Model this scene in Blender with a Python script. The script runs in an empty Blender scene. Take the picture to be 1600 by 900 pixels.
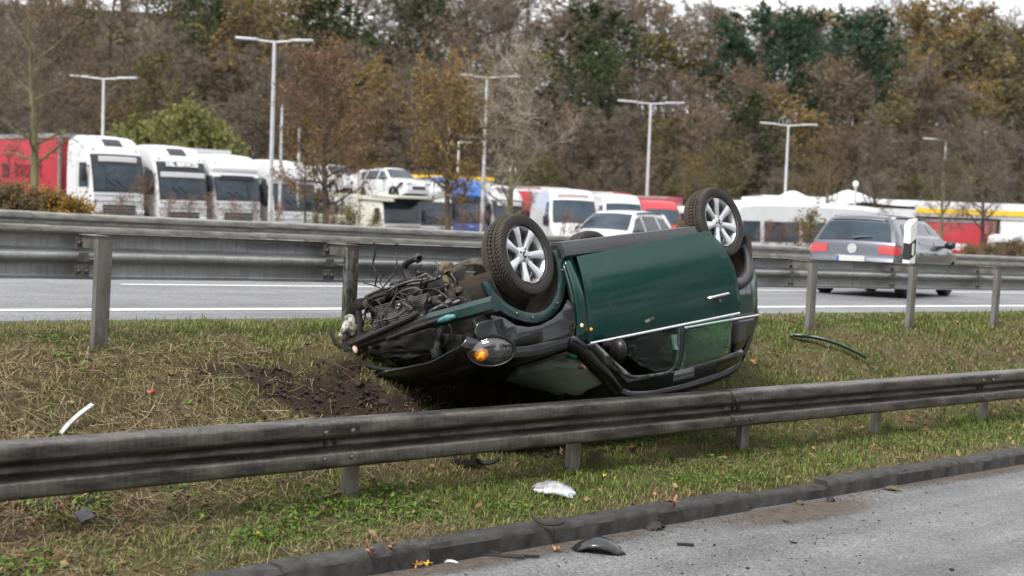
import bpy, bmesh, math, random
import numpy as np
from mathutils import Vector, Matrix, noise as mnoise

scene = bpy.context.scene
COL = scene.collection
R = math.radians
random.seed(7)

# ------------------------------------------------------------------ camera
FPX = 2132.0                      # focal length in photograph pixels (1600 wide)
PITCH, ROLL, TH, GRADE = 0.0625, 0.0367, 0.8197, 0.0226
CZ = 2.0                          # camera height above the near road
_fw = Vector((0, math.cos(PITCH), -math.sin(PITCH)))
_r0 = Vector((1, 0, 0)); _u0 = _r0.cross(_fw)
_rt = _r0 * math.cos(ROLL) + _u0 * math.sin(ROLL)
_up = _u0 * math.cos(ROLL) - _r0 * math.sin(ROLL)
cam_d = bpy.data.cameras.new('camera'); cam = bpy.data.objects.new('camera', cam_d); COL.objects.link(cam)
cm = Matrix((( _rt.x, _up.x, -_fw.x, 0), (_rt.y, _up.y, -_fw.y, 0), (_rt.z, _up.z, -_fw.z, CZ), (0, 0, 0, 1)))
cam.matrix_world = cm
cam_d.sensor_width = 36.0; cam_d.lens = FPX / 1600 * 36.0
cam_d.clip_start = 0.1; cam_d.clip_end = 3000
cam_d.dof.use_dof = True; cam_d.dof.focus_distance = 9.9; cam_d.dof.aperture_fstop = 2.1
scene.camera = cam
scene.render.resolution_x, scene.render.resolution_y = 1024, 576

# ------------------------------------------------------------------ sky, sun, exposure
SUN_EL, SUN_AZ = R(54), R(215)
world = bpy.data.worlds.new('World'); scene.world = world; world.use_nodes = True
wn = world.node_tree; wn.nodes.clear()
def wnode(t): return wn.nodes.new(t)
w_out = wnode('ShaderNodeOutputWorld'); w_bg = wnode('ShaderNodeBackground')
w_sky = wnode('ShaderNodeTexSky'); w_sky.sky_type = 'NISHITA'; w_sky.sun_disc = False
w_sky.sun_elevation = SUN_EL; w_sky.sun_rotation = SUN_AZ; w_sky.dust_density = 2.5; w_sky.air_density = 1.0
w_hs = wnode('ShaderNodeHueSaturation'); w_hs.inputs['Saturation'].default_value = 0.22
w_tc = wnode('ShaderNodeTexCoord'); w_map = wnode('ShaderNodeMapping'); w_map.inputs['Scale'].default_value = (1.2, 1.2, 4.0)
w_nz = wnode('ShaderNodeTexNoise'); w_nz.inputs['Scale'].default_value = 2.3; w_nz.inputs['Detail'].default_value = 7
w_cr = wnode('ShaderNodeValToRGB'); w_cr.color_ramp.elements[0].position = 0.36; w_cr.color_ramp.elements[1].position = 0.66
w_cr.color_ramp.elements[0].color = (5.5, 5.65, 5.9, 1); w_cr.color_ramp.elements[1].color = (9.6, 9.6, 9.7, 1)
w_mx = wnode('ShaderNodeMix'); w_mx.data_type = 'RGBA'; w_mx.inputs['Factor'].default_value = 0.72
L = wn.links.new
L(w_sky.outputs[0], w_hs.inputs['Color']); L(w_tc.outputs['Generated'], w_map.inputs[0]); L(w_map.outputs[0], w_nz.inputs['Vector'])
L(w_nz.outputs[0], w_cr.inputs[0]); L(w_hs.outputs[0], w_mx.inputs['A']); L(w_cr.outputs[0], w_mx.inputs['B'])
L(w_mx.outputs['Result'], w_bg.inputs['Color']); L(w_bg.outputs[0], w_out.inputs['Surface'])
w_bg.inputs['Strength'].default_value = 0.10
sun_d = bpy.data.lights.new('sun', 'SUN'); sun = bpy.data.objects.new('sun', sun_d); COL.objects.link(sun)
sun_d.energy = 1.5; sun_d.angle = R(14); sun_d.color = (1.0, 0.955, 0.90)
sdir = Vector((math.sin(SUN_AZ) * math.cos(SUN_EL), math.cos(SUN_AZ) * math.cos(SUN_EL), math.sin(SUN_EL)))
sun.rotation_euler = sdir.to_track_quat('Z', 'Y').to_euler(); sun.location = (0, 0, 30)
scene.view_settings.view_transform = 'Standard'; scene.view_settings.look = 'None'
scene.view_settings.exposure = 1.3; scene.view_settings.gamma = 1.0; scene.view_settings.use_curve_mapping = False
scene.cycles.max_bounces = 6; scene.cycles.transparent_max_bounces = 12
scene.cycles.caustics_reflective = False; scene.cycles.caustics_refractive = False

# ------------------------------------------------------------------ coordinates
def ray(px, py, D):               # world point seen at photograph pixel (px,py), D metres along the optical axis
    return Vector((0, 0, CZ)) + (_fw + _rt * ((px - 800) / FPX) + _up * ((450 - py) / FPX)) * D
ST, CT = math.sin(TH), math.cos(TH)
_rx = Vector((ST, CT, -GRADE)).normalized(); _ry = Vector((-CT, ST, 0)); _rz = _rx.cross(_ry)
ROAD = Matrix(((_rx.x, _ry.x, _rz.x, 0), (_rx.y, _ry.y, _rz.y, 0), (_rx.z, _ry.z, _rz.z, CZ), (0, 0, 0, 1)))
ROAD_I = ROAD.inverted()
def uvz(p): return ROAD_I @ p     # world -> road frame (u along the road, v across it, z relative to the camera level)

# ------------------------------------------------------------------ materials
def mat(name, col, rough=0.6, metal=0.0, var=0.0, scale=6.0, col2=None, bump=0.0, bscale=40.0, coat=0.0, spec=0.5,
        stretch=(1, 1, 1), contrast=(0.35, 0.65), detail=6, objvar=0.0, rvar=0.0, bdist=0.01):
    m = bpy.data.materials.new(name); m.use_nodes = True
    nt = m.node_tree; b = nt.nodes['Principled BSDF']; N = nt.nodes.new; K = nt.links.new
    c1 = (*col, 1)
    b.inputs['Base Color'].default_value = c1; b.inputs['Roughness'].default_value = rough; b.inputs['Metallic'].default_value = metal
    b.inputs['Coat Weight'].default_value = coat; b.inputs['Coat Roughness'].default_value = 0.04
    b.inputs['Specular IOR Level'].default_value = spec
    if var or col2 or bump or objvar or rvar:
        tc = N('ShaderNodeTexCoord'); mp = N('ShaderNodeMapping'); mp.inputs['Scale'].default_value = stretch
        K(tc.outputs['Object'], mp.inputs[0])
    last = None
    if var or col2:
        nz = N('ShaderNodeTexNoise'); nz.inputs['Scale'].default_value = scale; nz.inputs['Detail'].default_value = detail
        nz.inputs['Roughness'].default_value = 0.65
        K(mp.outputs[0], nz.inputs['Vector'])
        cr = N('ShaderNodeValToRGB'); cr.color_ramp.elements[0].position = contrast[0]; cr.color_ramp.elements[1].position = contrast[1]
        if col2 is None:
            a = tuple(max(0, c * (1 - var)) for c in col); d = tuple(min(1, c * (1 + var)) for c in col)
        else: a, d = col2, col
        cr.color_ramp.elements[0].color = (*a, 1); cr.color_ramp.elements[1].color = (*d, 1)
        K(nz.outputs[0], cr.inputs[0]); last = cr.outputs[0]
        if rvar:
            mr = N('ShaderNodeMapRange'); mr.inputs['To Min'].default_value = max(0.02, rough - rvar); mr.inputs['To Max'].default_value = min(1, rough + rvar)
            K(nz.outputs[0], mr.inputs['Value']); K(mr.outputs[0], b.inputs['Roughness'])
    if objvar:
        oi = N('ShaderNodeObjectInfo'); hs = N('ShaderNodeHueSaturation')
        mr1 = N('ShaderNodeMapRange'); mr1.inputs['To Min'].default_value = 1 - objvar; mr1.inputs['To Max'].default_value = 1 + objvar
        K(oi.outputs['Random'], mr1.inputs['Value']); K(mr1.outputs[0], hs.inputs['Value'])
        mr2 = N('ShaderNodeMapRange'); mr2.inputs['To Min'].default_value = 0.5 - objvar * 0.06; mr2.inputs['To Max'].default_value = 0.5 + objvar * 0.06
        K(oi.outputs['Random'], mr2.inputs['Value']); K(mr2.outputs[0], hs.inputs['Hue'])
        if last: K(last, hs.inputs['Color'])
        else: hs.inputs['Color'].default_value = c1
        last = hs.outputs[0]
    if last: K(last, b.inputs['Base Color'])
    if bump:
        n2 = N('ShaderNodeTexNoise'); n2.inputs['Scale'].default_value = bscale; n2.inputs['Detail'].default_value = 5
        K(mp.outputs[0], n2.inputs['Vector'])
        bp = N('ShaderNodeBump'); bp.inputs['Strength'].default_value = bump; bp.inputs['Distance'].default_value = bdist
        K(n2.outputs[0], bp.inputs['Height']); K(bp.outputs[0], b.inputs['Normal'])
    return m
def attr_mat(name, rough=0.8, spec=0.25, trans=0.0, objvar=0.0):     # colour from the mesh attribute Col (the natural colour of each piece)
    m = bpy.data.materials.new(name); m.use_nodes = True; nt = m.node_tree; b = nt.nodes['Principled BSDF']
    a = nt.nodes.new('ShaderNodeAttribute'); a.attribute_name = 'Col'
    out = a.outputs['Color']
    if objvar:
        oi = nt.nodes.new('ShaderNodeObjectInfo'); hs = nt.nodes.new('ShaderNodeHueSaturation')
        mr1 = nt.nodes.new('ShaderNodeMapRange'); mr1.inputs['To Min'].default_value = 1 - objvar; mr1.inputs['To Max'].default_value = 1 + objvar
        nt.links.new(oi.outputs['Random'], mr1.inputs['Value']); nt.links.new(mr1.outputs[0], hs.inputs['Value'])
        nt.links.new(out, hs.inputs['Color']); out = hs.outputs[0]
    nt.links.new(out, b.inputs['Base Color'])
    b.inputs['Roughness'].default_value = rough; b.inputs['Specular IOR Level'].default_value = spec
    if trans:
        t = nt.nodes.new('ShaderNodeBsdfTranslucent'); nt.links.new(out, t.inputs['Color'])
        mx = nt.nodes.new('ShaderNodeMixShader'); mx.inputs[0].default_value = trans
        o = nt.nodes['Material Output']; nt.links.new(b.outputs[0], mx.inputs[1]); nt.links.new(t.outputs[0], mx.inputs[2]); nt.links.new(mx.outputs[0], o.inputs['Surface'])
    return m
def glass_mat(name, tint, refl=0.06, opaque=0.0, dirt=(0.4, 0.42, 0.4)):
    m = bpy.data.materials.new(name); m.use_nodes = True; nt = m.node_tree; nt.nodes.remove(nt.nodes['Principled BSDF'])
    N = nt.nodes.new; K = nt.links.new
    tr = N('ShaderNodeBsdfTransparent'); tr.inputs['Color'].default_value = (*tint, 1)
    gl = N('ShaderNodeBsdfGlossy'); gl.inputs['Roughness'].default_value = 0.03
    df = N('ShaderNodeBsdfDiffuse'); df.inputs['Color'].default_value = (*dirt, 1)
    m0 = N('ShaderNodeMixShader'); m0.inputs[0].default_value = opaque; K(tr.outputs[0], m0.inputs[1]); K(df.outputs[0], m0.inputs[2])
    fr = N('ShaderNodeLayerWeight'); fr.inputs['Blend'].default_value = 0.5; pw = N('ShaderNodeMath'); pw.operation = 'POWER'; pw.inputs[1].default_value = 4.0; K(fr.outputs['Facing'], pw.inputs[0])
    mr = N('ShaderNodeMapRange'); mr.inputs['To Min'].default_value = refl; mr.inputs['To Max'].default_value = 0.75; K(pw.outputs[0], mr.inputs['Value'])
    mx = N('ShaderNodeMixShader'); K(mr.outputs[0], mx.inputs[0]); K(m0.outputs[0], mx.inputs[1]); K(gl.outputs[0], mx.inputs[2])
    K(mx.outputs[0], nt.nodes['Material Output'].inputs['Surface'])
    return m

# ------------------------------------------------------------------ objects
def tag(o, label=None, cat=None, group=None, kind=None):
    if label: o['label'] = label
    if cat: o['category'] = cat
    if group: o['group'] = group
    if kind: o['kind'] = kind
    return o
def empty(name, mtx=None, loc=None, label=None, cat=None, group=None):
    o = bpy.data.objects.new(name, None); COL.objects.link(o); o.empty_display_size = 0.2
    if mtx is not None: o.matrix_world = mtx
    elif loc is not None: o.location = loc
    return tag(o, label, cat, group)
def link(name, me, m, parent=None, smooth=None):
    o = bpy.data.objects.new(name, me); COL.objects.link(o)
    if m and not me.materials: me.materials.append(m)
    if parent: o.parent = parent
    if smooth is not None: shade(me, smooth)
    return o
def shade(me, ang):
    me.polygons.foreach_set('use_smooth', [True] * len(me.polygons))
    try: me.set_sharp_from_angle(angle=R(ang))
    except Exception: pass
def dup(o, parent=None):
    c = o.copy(); COL.objects.link(c); c.parent = parent
    for ch in list(o.children): dup(ch, c)
    return c
def np_mesh(name, V, quads=None, tris=None, colors=None):
    """mesh from numpy arrays; colors one per vertex"""
    V = np.asarray(V, dtype=np.float32); me = bpy.data.meshes.new(name)
    loops = []; starts = []; n = 0
    parts = []
    if quads is not None and len(quads): parts.append(np.asarray(quads, dtype=np.int32))
    if tris is not None and len(tris): parts.append(np.asarray(tris, dtype=np.int32))
    st = []; lp = []; off = 0
    for p in parts:
        k = p.shape[1]; st.append(off + np.arange(len(p)) * k); lp.append(p.ravel()); off += p.size
    st = np.concatenate(st).astype(np.int32); lp = np.concatenate(lp).astype(np.int32)
    me.vertices.add(len(V)); me.vertices.foreach_set('co', V.ravel())
    me.loops.add(len(lp)); me.loops.foreach_set('vertex_index', lp)
    me.polygons.add(len(st)); me.polygons.foreach_set('loop_start', st)
    if colors is not None:
        ca = me.color_attributes.new('Col', 'FLOAT_COLOR', 'POINT')
        c4 = np.ones((len(V), 4), dtype=np.float32); c4[:, :3] = colors; ca.data.foreach_set('color', c4.ravel())
    me.update(calc_edges=True); me.validate()
    return me

class MB:
    """collects shapes; build() links them as one mesh object"""
    def __init__(s): s.v = []; s.f = []
    def add(s, vs, fs):
        o = len(s.v); s.v += [tuple(v) for v in vs]; s.f += [tuple(i + o for i in f) for f in fs]; return s
    def box(s, c, d, rot=None, taper=1.0, bev=0.0):
        x, y, z = d[0] / 2, d[1] / 2, d[2] / 2
        if bev > 0:
            b = min(bev, x * .9, y * .9, z * .9); bm = bmesh.new(); bmesh.ops.create_cube(bm, size=1)
            for v in bm.verts: v.co = Vector((v.co.x * 2 * x, v.co.y * 2 * y, v.co.z * 2 * z))
            bmesh.ops.bevel(bm, geom=bm.edges[:] + bm.verts[:], offset=b, segments=2, affect='EDGES', profile=0.5)
            if taper != 1:
                for v in bm.verts:
                    k = 1 + (taper - 1) * (v.co.z / z + 1) / 2; v.co.x *= k; v.co.y *= k
            vs = [v.co.copy() for v in bm.verts]; bm.verts.index_update(); fs = [[v.index for v in f.verts] for f in bm.faces]; bm.free()
        else:
            vs = [Vector((sx * x * (taper if sz > 0 else 1), sy * y * (taper if sz > 0 else 1), sz * z)) for sz in (-1, 1) for sy in (-1, 1) for sx in (-1, 1)]
            fs = [(0, 2, 3, 1), (4, 5, 7, 6), (0, 1, 5, 4), (2, 6, 7, 3), (0, 4, 6, 2), (1, 3, 7, 5)]
        if rot is not None: vs = [rot @ v for v in vs]
        return s.add([v + Vector(c) for v in vs], fs)
    def tube(s, pts, r, n=8, cap=True):
        pts = [Vector(p) for p in pts]; rr = r if isinstance(r, (list, tuple)) else [r] * len(pts)
        vs, fs = [], []; up = Vector((0, 0, 1)); px = None
        for i, p in enumerate(pts):
            d = (pts[min(i + 1, len(pts) - 1)] - pts[max(i - 1, 0)])
            if d.length < 1e-9: d = Vector((0, 0, 1))
            d.normalize()
            if px is None: a = d.cross(up if abs(d.z) < 0.9 else Vector((1, 0, 0)))
            else: a = px - d * px.dot(d)
            if a.length < 1e-6: a = d.cross(Vector((0.3, 0.9, 0.2)))
            a.normalize(); px = a; b = d.cross(a)
            for k in range(n):
                t = 2 * math.pi * k / n; vs.append(p + (a * math.cos(t) + b * math.sin(t)) * rr[i])
        for i in range(len(pts) - 1):
            for k in range(n): fs.append((i * n + k, i * n + (k + 1) % n, (i + 1) * n + (k + 1) % n, (i + 1) * n + k))
        if cap: fs.append(tuple(range(n - 1, -1, -1))); fs.append(tuple((len(pts) - 1) * n + k for k in range(n)))
        return s.add(vs, fs)
    def lathe(s, prof, n=32, mtx=None, closed=False):   # prof: (radius, height) about local z
        vs = []; fs = []; m = len(prof)
        for k in range(n):
            t = 2 * math.pi * k / n
            for (r, h) in prof:
                p = Vector((r * math.cos(t), r * math.sin(t), h)); vs.append(mtx @ p if mtx else p)
        for k in range(n):
            for i in range(m if closed else m - 1):
                a = k * m + i; b = k * m + (i + 1) % m; c = ((k + 1) % n) * m + (i + 1) % m; d = ((k + 1) % n) * m + i
                fs.append((a, d, c, b))
        return s.add(vs, fs)
    def prism(s, poly, a, b, mtx=None):   # outline (x,z) extruded along y from a to b
        n = len(poly); vs = [Vector((x, a, z)) for x, z in poly] + [Vector((x, b, z)) for x, z in poly]
        if mtx: vs = [mtx @ v for v in vs]
        fs = [tuple(range(n)), tuple(range(2 * n - 1, n - 1, -1))] + [(i, i + n, (i + 1) % n + n, (i + 1) % n) for i in range(n)]
        return s.add(vs, fs)
    def sweep(s, prof, pts, fr, closed=False, cap=True):   # profile list of (a,b) in frame fr(i)->(origin,A,B)
        m = len(prof); vs = []; fs = []
        for i in range(pts):
            o, A, B = fr(i); vs += [o + A * a + B * b for a, b in prof]
        for i in range(pts - 1):
            for k in range(m if closed else m - 1):
                fs.append((i * m + k, i * m + (k + 1) % m, (i + 1) * m + (k + 1) % m, (i + 1) * m + k))
        if cap and closed: fs.append(tuple(range(m - 1, -1, -1))); fs.append(tuple((pts - 1) * m + k for k in range(m)))
        return s.add(vs, fs)
    def sphere(s, c, r, n=10, m=6, sc=(1, 1, 1)):
        vs = []; fs = []; c = Vector(c)
        for j in range(m + 1):
            ph = math.pi * j / m
            for k in range(n):
                t = 2 * math.pi * k / n
                vs.append(c + Vector((r * sc[0] * math.sin(ph) * math.cos(t), r * sc[1] * math.sin(ph) * math.sin(t), r * sc[2] * math.cos(ph))))
        for j in range(m):
            for k in range(n): fs.append((j * n + k, (j + 1) * n + k, (j + 1) * n + (k + 1) % n, j * n + (k + 1) % n))
        return s.add(vs, fs)
    def mesh(s, name):
        me = bpy.data.meshes.new(name); me.from_pydata([tuple(v) for v in s.v], [], s.f); me.validate()
        bm = bmesh.new(); bm.from_mesh(me); bmesh.ops.remove_doubles(bm, verts=bm.verts, dist=1e-6); bmesh.ops.recalc_face_normals(bm, faces=bm.faces); bm.to_mesh(me); bm.free()
        return me
    def build(s, name, m, parent=None, smooth=30):
        return link(name, s.mesh(name), m, parent, smooth)

def catmull(pts, n=6, closed=False):
    P = [Vector(p) for p in pts]; out = []
    N = len(P); rng = N if closed else N - 1
    for i in range(rng):
        if closed: a, b, c, d = P[(i - 1) % N], P[i], P[(i + 1) % N], P[(i + 2) % N]
        else: a, b, c, d = P[max(i - 1, 0)], P[i], P[i + 1], P[min(i + 2, N - 1)]
        for k in range(n):
            t = k / n
            out.append(0.5 * ((2 * b) + (c - a) * t + (2 * a - 5 * b + 4 * c - d) * t * t + (3 * b - 3 * c + d - a) * t ** 3))
    if not closed: out.append(P[-1])
    return out
def lerp_tab(tab, x):
    if x <= tab[0][0]: return tab[0][1]
    for (a, p), (b, q) in zip(tab, tab[1:]):
        if x <= b:
            t = (x - a) / (b - a); t = t * t * (3 - 2 * t) * 0.5 + t * 0.5
            return p + (q - p) * t
    return tab[-1][1]
def sstep(a, b, x):
    t = min(1, max(0, (x - a) / (b - a))); return t * t * (3 - 2 * t)

class Body:
    """vehicle shell from a side silhouette (x,z) and a half-width function Y(x,z); panels are patches of one surface"""
    def __init__(s, prof, Y, rnd=0.06, bulge=0.03, sub=5):
        P = catmull([(x, 0, z) for x, z in prof], sub)
        s.P = [(p.x, p.z) for p in P]; s.Y = Y; s.r = rnd; s.b = bulge; s.N = []
        for i in range(len(s.P)):
            a = s.P[max(i - 1, 0)]; c = s.P[min(i + 1, len(s.P) - 1)]; dx, dz = c[0] - a[0], c[1] - a[1]; l = math.hypot(dx, dz) or 1
            s.N.append((-dz / l, dx / l))
    def near(s, x, z): return min(range(len(s.P)), key=lambda i: (s.P[i][0] - x) ** 2 + (s.P[i][1] - z) ** 2)
    def pt(s, i, fr, off=0.0):
        (x, z), (nx, nz) = s.P[i], s.N[i]
        W = s.Y(x - nx * s.r, z - nz * s.r); y = fr * W; c = max(0.0, (abs(y) - (W - s.r)) / s.r)
        d = s.b * (1 - fr * fr) - s.r * (1 - math.sqrt(max(0, 1 - c * c))) + off
        sg = 1 if y > 0 else -1
        return Vector((x + nx * d, y + sg * off * c, z + nz * d))
    def strip(s, i0, i1, f0=-1, f1=1, off=0.0, n=18):
        k = MB(); vs = []; fs = []
        fr = [f0 + (f1 - f0) * j / n for j in range(n + 1)]
        fr = [math.copysign(abs(q) ** 0.7, q) if (f0 == -1 and f1 == 1) else q for q in fr]
        for i in range(i0, i1 + 1): vs += [s.pt(i, q, off) for q in fr]
        for a in range(i1 - i0):
            for j in range(n): fs.append((a * (n + 1) + j, (a + 1) * (n + 1) + j, (a + 1) * (n + 1) + j + 1, a * (n + 1) + j + 1))
        return k.add(vs, fs)
    def inset(s, i0, i1, extra=0.0):
        return [(s.P[i][0] - s.N[i][0] * (s.r + extra), s.P[i][1] - s.N[i][1] * (s.r + extra)) for i in range(i0, i1 + 1)]
    def patch(s, poly, sg, off=0.0, step=0.12):
        return poly_patch(poly, lambda x, z: Vector((x, sg * (s.Y(x, z) + off), z)), step)
def poly_patch(poly, fn, step=0.12):
    bm = bmesh.new(); q = []
    for p in poly:
        if not q or (abs(p[0] - q[-1][0]) + abs(p[1] - q[-1][1])) > 1e-5: q.append(p)
    f = bm.faces.new([bm.verts.new((x, 0, z)) for x, z in q])
    xs = [p[0] for p in q]; zs = [p[1] for p in q]
    for ax, lo, hi in ((0, min(xs), max(xs)), (2, min(zs), max(zs))):
        c = lo + step * 0.53
        while c < hi:
            co = [0, 0, 0]; co[ax] = c; no = [0, 0, 0]; no[ax] = 1
            bmesh.ops.bisect_plane(bm, geom=bm.verts[:] + bm.edges[:] + bm.faces[:], plane_co=co, plane_no=no, dist=1e-5); c += step
    bmesh.ops.triangulate(bm, faces=[f for f in bm.faces if len(f.verts) > 4])
    for v in bm.verts: v.co = fn(v.co.x, v.co.z)
    k = MB(); bm.verts.index_update(); k.add([v.co.copy() for v in bm.verts], [[v.index for v in f.verts] for f in bm.faces]); bm.free()
    return k
def solid(o, t, off=-1.0, bev=0.0):
    m = o.modifiers.new('thickness', 'SOLIDIFY'); m.thickness = t; m.offset = off
    if bev:
        b = o.modifiers.new('edge', 'BEVEL'); b.width = bev; b.segments = 2; b.limit_method = 'ANGLE'
    return o
def arc(cx, cz, r, a0, a1, n=12): return [(cx + r * math.cos(R(a0 + (a1 - a0) * k / n)), cz + r * math.sin(R(a0 + (a1 - a0) * k / n))) for k in range(n + 1)]
def text(name, s, size, mtx, m, parent, extrude=0.004, bold=0.0):
    c = bpy.data.curves.new(name, 'FONT'); c.body = s; c.size = size; c.extrude = extrude; c.offset = bold; c.align_x = 'CENTER'; c.align_y = 'CENTER'
    t = bpy.data.objects.new(name + '_outline', c); COL.objects.link(t); bpy.context.view_layer.update()
    me = bpy.data.meshes.new_from_object(t.evaluated_get(bpy.context.evaluated_depsgraph_get())); bpy.data.objects.remove(t); bpy.data.curves.remove(c)
    me.materials.clear(); o = link(name, me, m, parent); o.matrix_local = mtx
    return o
# ================================================================== MATERIALS
M = {}
def asphalt(name, lo, hi, fine, track, rough=0.75, bump=0.7):
    """stone grain, worn wheel tracks and blotches along the road (u is object x)"""
    m = bpy.data.materials.new(name); m.use_nodes = True; nt = m.node_tree; b = nt.nodes['Principled BSDF']; N = nt.nodes.new; K = nt.links.new
    tc = N('ShaderNodeTexCoord'); nz = N('ShaderNodeTexNoise'); nz.inputs['Scale'].default_value = fine; nz.inputs['Detail'].default_value = 3; nz.inputs['Roughness'].default_value = .8
    vo = N('ShaderNodeTexVoronoi'); vo.inputs['Scale'].default_value = fine * 1.1
    mp = N('ShaderNodeMapping'); mp.inputs['Scale'].default_value = (.12, 1.3, 1); n2 = N('ShaderNodeTexNoise'); n2.inputs['Scale'].default_value = track; n2.inputs['Detail'].default_value = 6; n2.inputs['Roughness'].default_value = .6
    n3 = N('ShaderNodeTexNoise'); n3.inputs['Scale'].default_value = 1.7; n3.inputs['Detail'].default_value = 7
    cr = N('ShaderNodeValToRGB'); cr.color_ramp.elements[0].position = .40; cr.color_ramp.elements[1].position = .62; cr.color_ramp.elements[0].color = (*lo, 1); cr.color_ramp.elements[1].color = (*hi, 1)
    K(tc.outputs['Object'], nz.inputs['Vector']); K(tc.outputs['Object'], vo.inputs['Vector']); K(tc.outputs['Object'], mp.inputs[0]); K(mp.outputs[0], n2.inputs['Vector']); K(tc.outputs['Object'], n3.inputs['Vector'])
    mxv = N('ShaderNodeMix'); mxv.data_type = 'FLOAT'; mxv.inputs['Factor'].default_value = .45; sx = N('ShaderNodeSeparateColor'); K(vo.outputs['Color'], sx.inputs[0]); K(nz.outputs[0], mxv.inputs['A']); K(sx.outputs[0], mxv.inputs['B']); K(mxv.outputs['Result'], cr.inputs[0])
    mr = N('ShaderNodeMapRange'); mr.inputs['From Min'].default_value = .35; mr.inputs['From Max'].default_value = .65; mr.inputs['To Min'].default_value = .72; mr.inputs['To Max'].default_value = 1.15; K(n2.outputs[0], mr.inputs['Value'])
    mr3 = N('ShaderNodeMapRange'); mr3.inputs['From Min'].default_value = .35; mr3.inputs['From Max'].default_value = .65; mr3.inputs['To Min'].default_value = .86; mr3.inputs['To Max'].default_value = 1.1; K(n3.outputs[0], mr3.inputs['Value'])
    mu = N('ShaderNodeMath'); mu.operation = 'MULTIPLY'; K(mr.outputs[0], mu.inputs[0]); K(mr3.outputs[0], mu.inputs[1])
    mx = N('ShaderNodeMix'); mx.data_type = 'RGBA'; mx.blend_type = 'MULTIPLY'; mx.inputs['Factor'].default_value = 1; K(cr.outputs[0], mx.inputs['A']); K(mu.outputs[0], mx.inputs['B']); K(mx.outputs['Result'], b.inputs['Base Color'])
    bp = N('ShaderNodeBump'); bp.inputs['Strength'].default_value = bump; bp.inputs['Distance'].default_value = .006; K(mxv.outputs['Result'], bp.inputs['Height']); K(bp.outputs[0], b.inputs['Normal']); b.inputs['Roughness'].default_value = rough
    return m
M['asphalt_near'] = asphalt('asphalt_near', (.10, .10, .101), (.188, .188, .188), 70, 1.6)
M['asphalt_far'] = asphalt('asphalt_far', (.115, .117, .122), (.19, .193, .20), 40, 2.0, .62, .3)
M['paint'] = mat('road_paint', (0.66, 0.66, 0.64), 0.6, col2=(0.34, 0.34, 0.33), scale=26, contrast=(0.30, 0.50), detail=8)
M['kerb'] = mat('kerb_concrete', (0.060, 0.058, 0.055), 0.95, col2=(0.024, 0.023, 0.022), scale=9, bump=0.5, bscale=120, objvar=0.15)
M['soil_ground'] = mat('ground_soil', (0.10, 0.085, 0.055), 0.95, var=0.4, scale=3)
M['lot'] = mat('parking_asphalt', (0.12, 0.12, 0.12), 0.85, var=0.2, scale=2)
def rail_material(name, col, dark, wet, metal=0.8):
    m = mat(name, col, 0.40, metal, col2=dark, scale=2.2, stretch=(1.0, 6, 5.0), contrast=(0.36, 0.62), bump=0.08, bscale=30, rvar=0.12)
    nt = m.node_tree; b = nt.nodes['Principled BSDF']; src = b.inputs['Base Color'].links[0].from_socket
    # vertical rain streaks of dirt
    tc = nt.nodes.new('ShaderNodeTexCoord'); mp = nt.nodes.new('ShaderNodeMapping'); mp.inputs['Scale'].default_value = (28, 28, 1.4)
    nz = nt.nodes.new('ShaderNodeTexNoise'); nz.inputs['Scale'].default_value = 1.3; nz.inputs['Detail'].default_value = 5
    cr = nt.nodes.new('ShaderNodeValToRGB'); cr.color_ramp.elements[0].position = 0.38; cr.color_ramp.elements[1].position = 0.62
    cr.color_ramp.elements[0].color = (wet, wet, wet, 1); cr.color_ramp.elements[1].color = (1, 1, 1, 1)
    mx = nt.nodes.new('ShaderNodeMix'); mx.data_type = 'RGBA'; mx.blend_type = 'MULTIPLY'; mx.inputs['Factor'].default_value = 0.42
    K = nt.links.new; K(tc.outputs['Object'], mp.inputs[0]); K(mp.outputs[0], nz.inputs['Vector']); K(nz.outputs[0], cr.inputs[0])
    K(src, mx.inputs['A']); K(cr.outputs[0], mx.inputs['B']); K(mx.outputs['Result'], b.inputs['Base Color'])
    return m
M['rail_near'] = rail_material('rail_weathered', (0.21, 0.195, 0.175), (0.055, 0.05, 0.045), 0.4, 0.8)
M['rail_mid'] = rail_material('rail_galvanised', (0.42, 0.43, 0.435), (0.29, 0.29, 0.29), 0.55, 0.4)
M['rail_far'] = rail_material('rail_far_weathered', (0.38, 0.37, 0.34), (0.18, 0.175, 0.16), 0.5, 0.5)
M['post'] = mat('post_galvanised', (0.23, 0.222, 0.205), 0.55, 0.6, col2=(0.13, 0.115, 0.095), scale=5, stretch=(2, 2, 0.7), contrast=(0.38, 0.58), bump=0.1, objvar=0.1)
M['post_muddy'] = mat('post_muddy', (0.17, 0.16, 0.145), 0.75, 0.3, col2=(0.035, 0.028, 0.021), scale=9, stretch=(2, 2, 0.8), contrast=(0.45, 0.62), bump=0.4, bscale=60)
M['bolt'] = mat('bolt_steel', (0.12, 0.115, 0.11), 0.6, 0.6)
M['white_plastic'] = mat('white_plastic', (0.78, 0.78, 0.76), 0.45, var=0.05, scale=20)
M['black_plastic'] = mat('black_plastic', (0.018, 0.018, 0.019), 0.5, var=0.3, scale=12)
M['reflector'] = mat('reflector', (0.75, 0.75, 0.72), 0.2)

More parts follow.
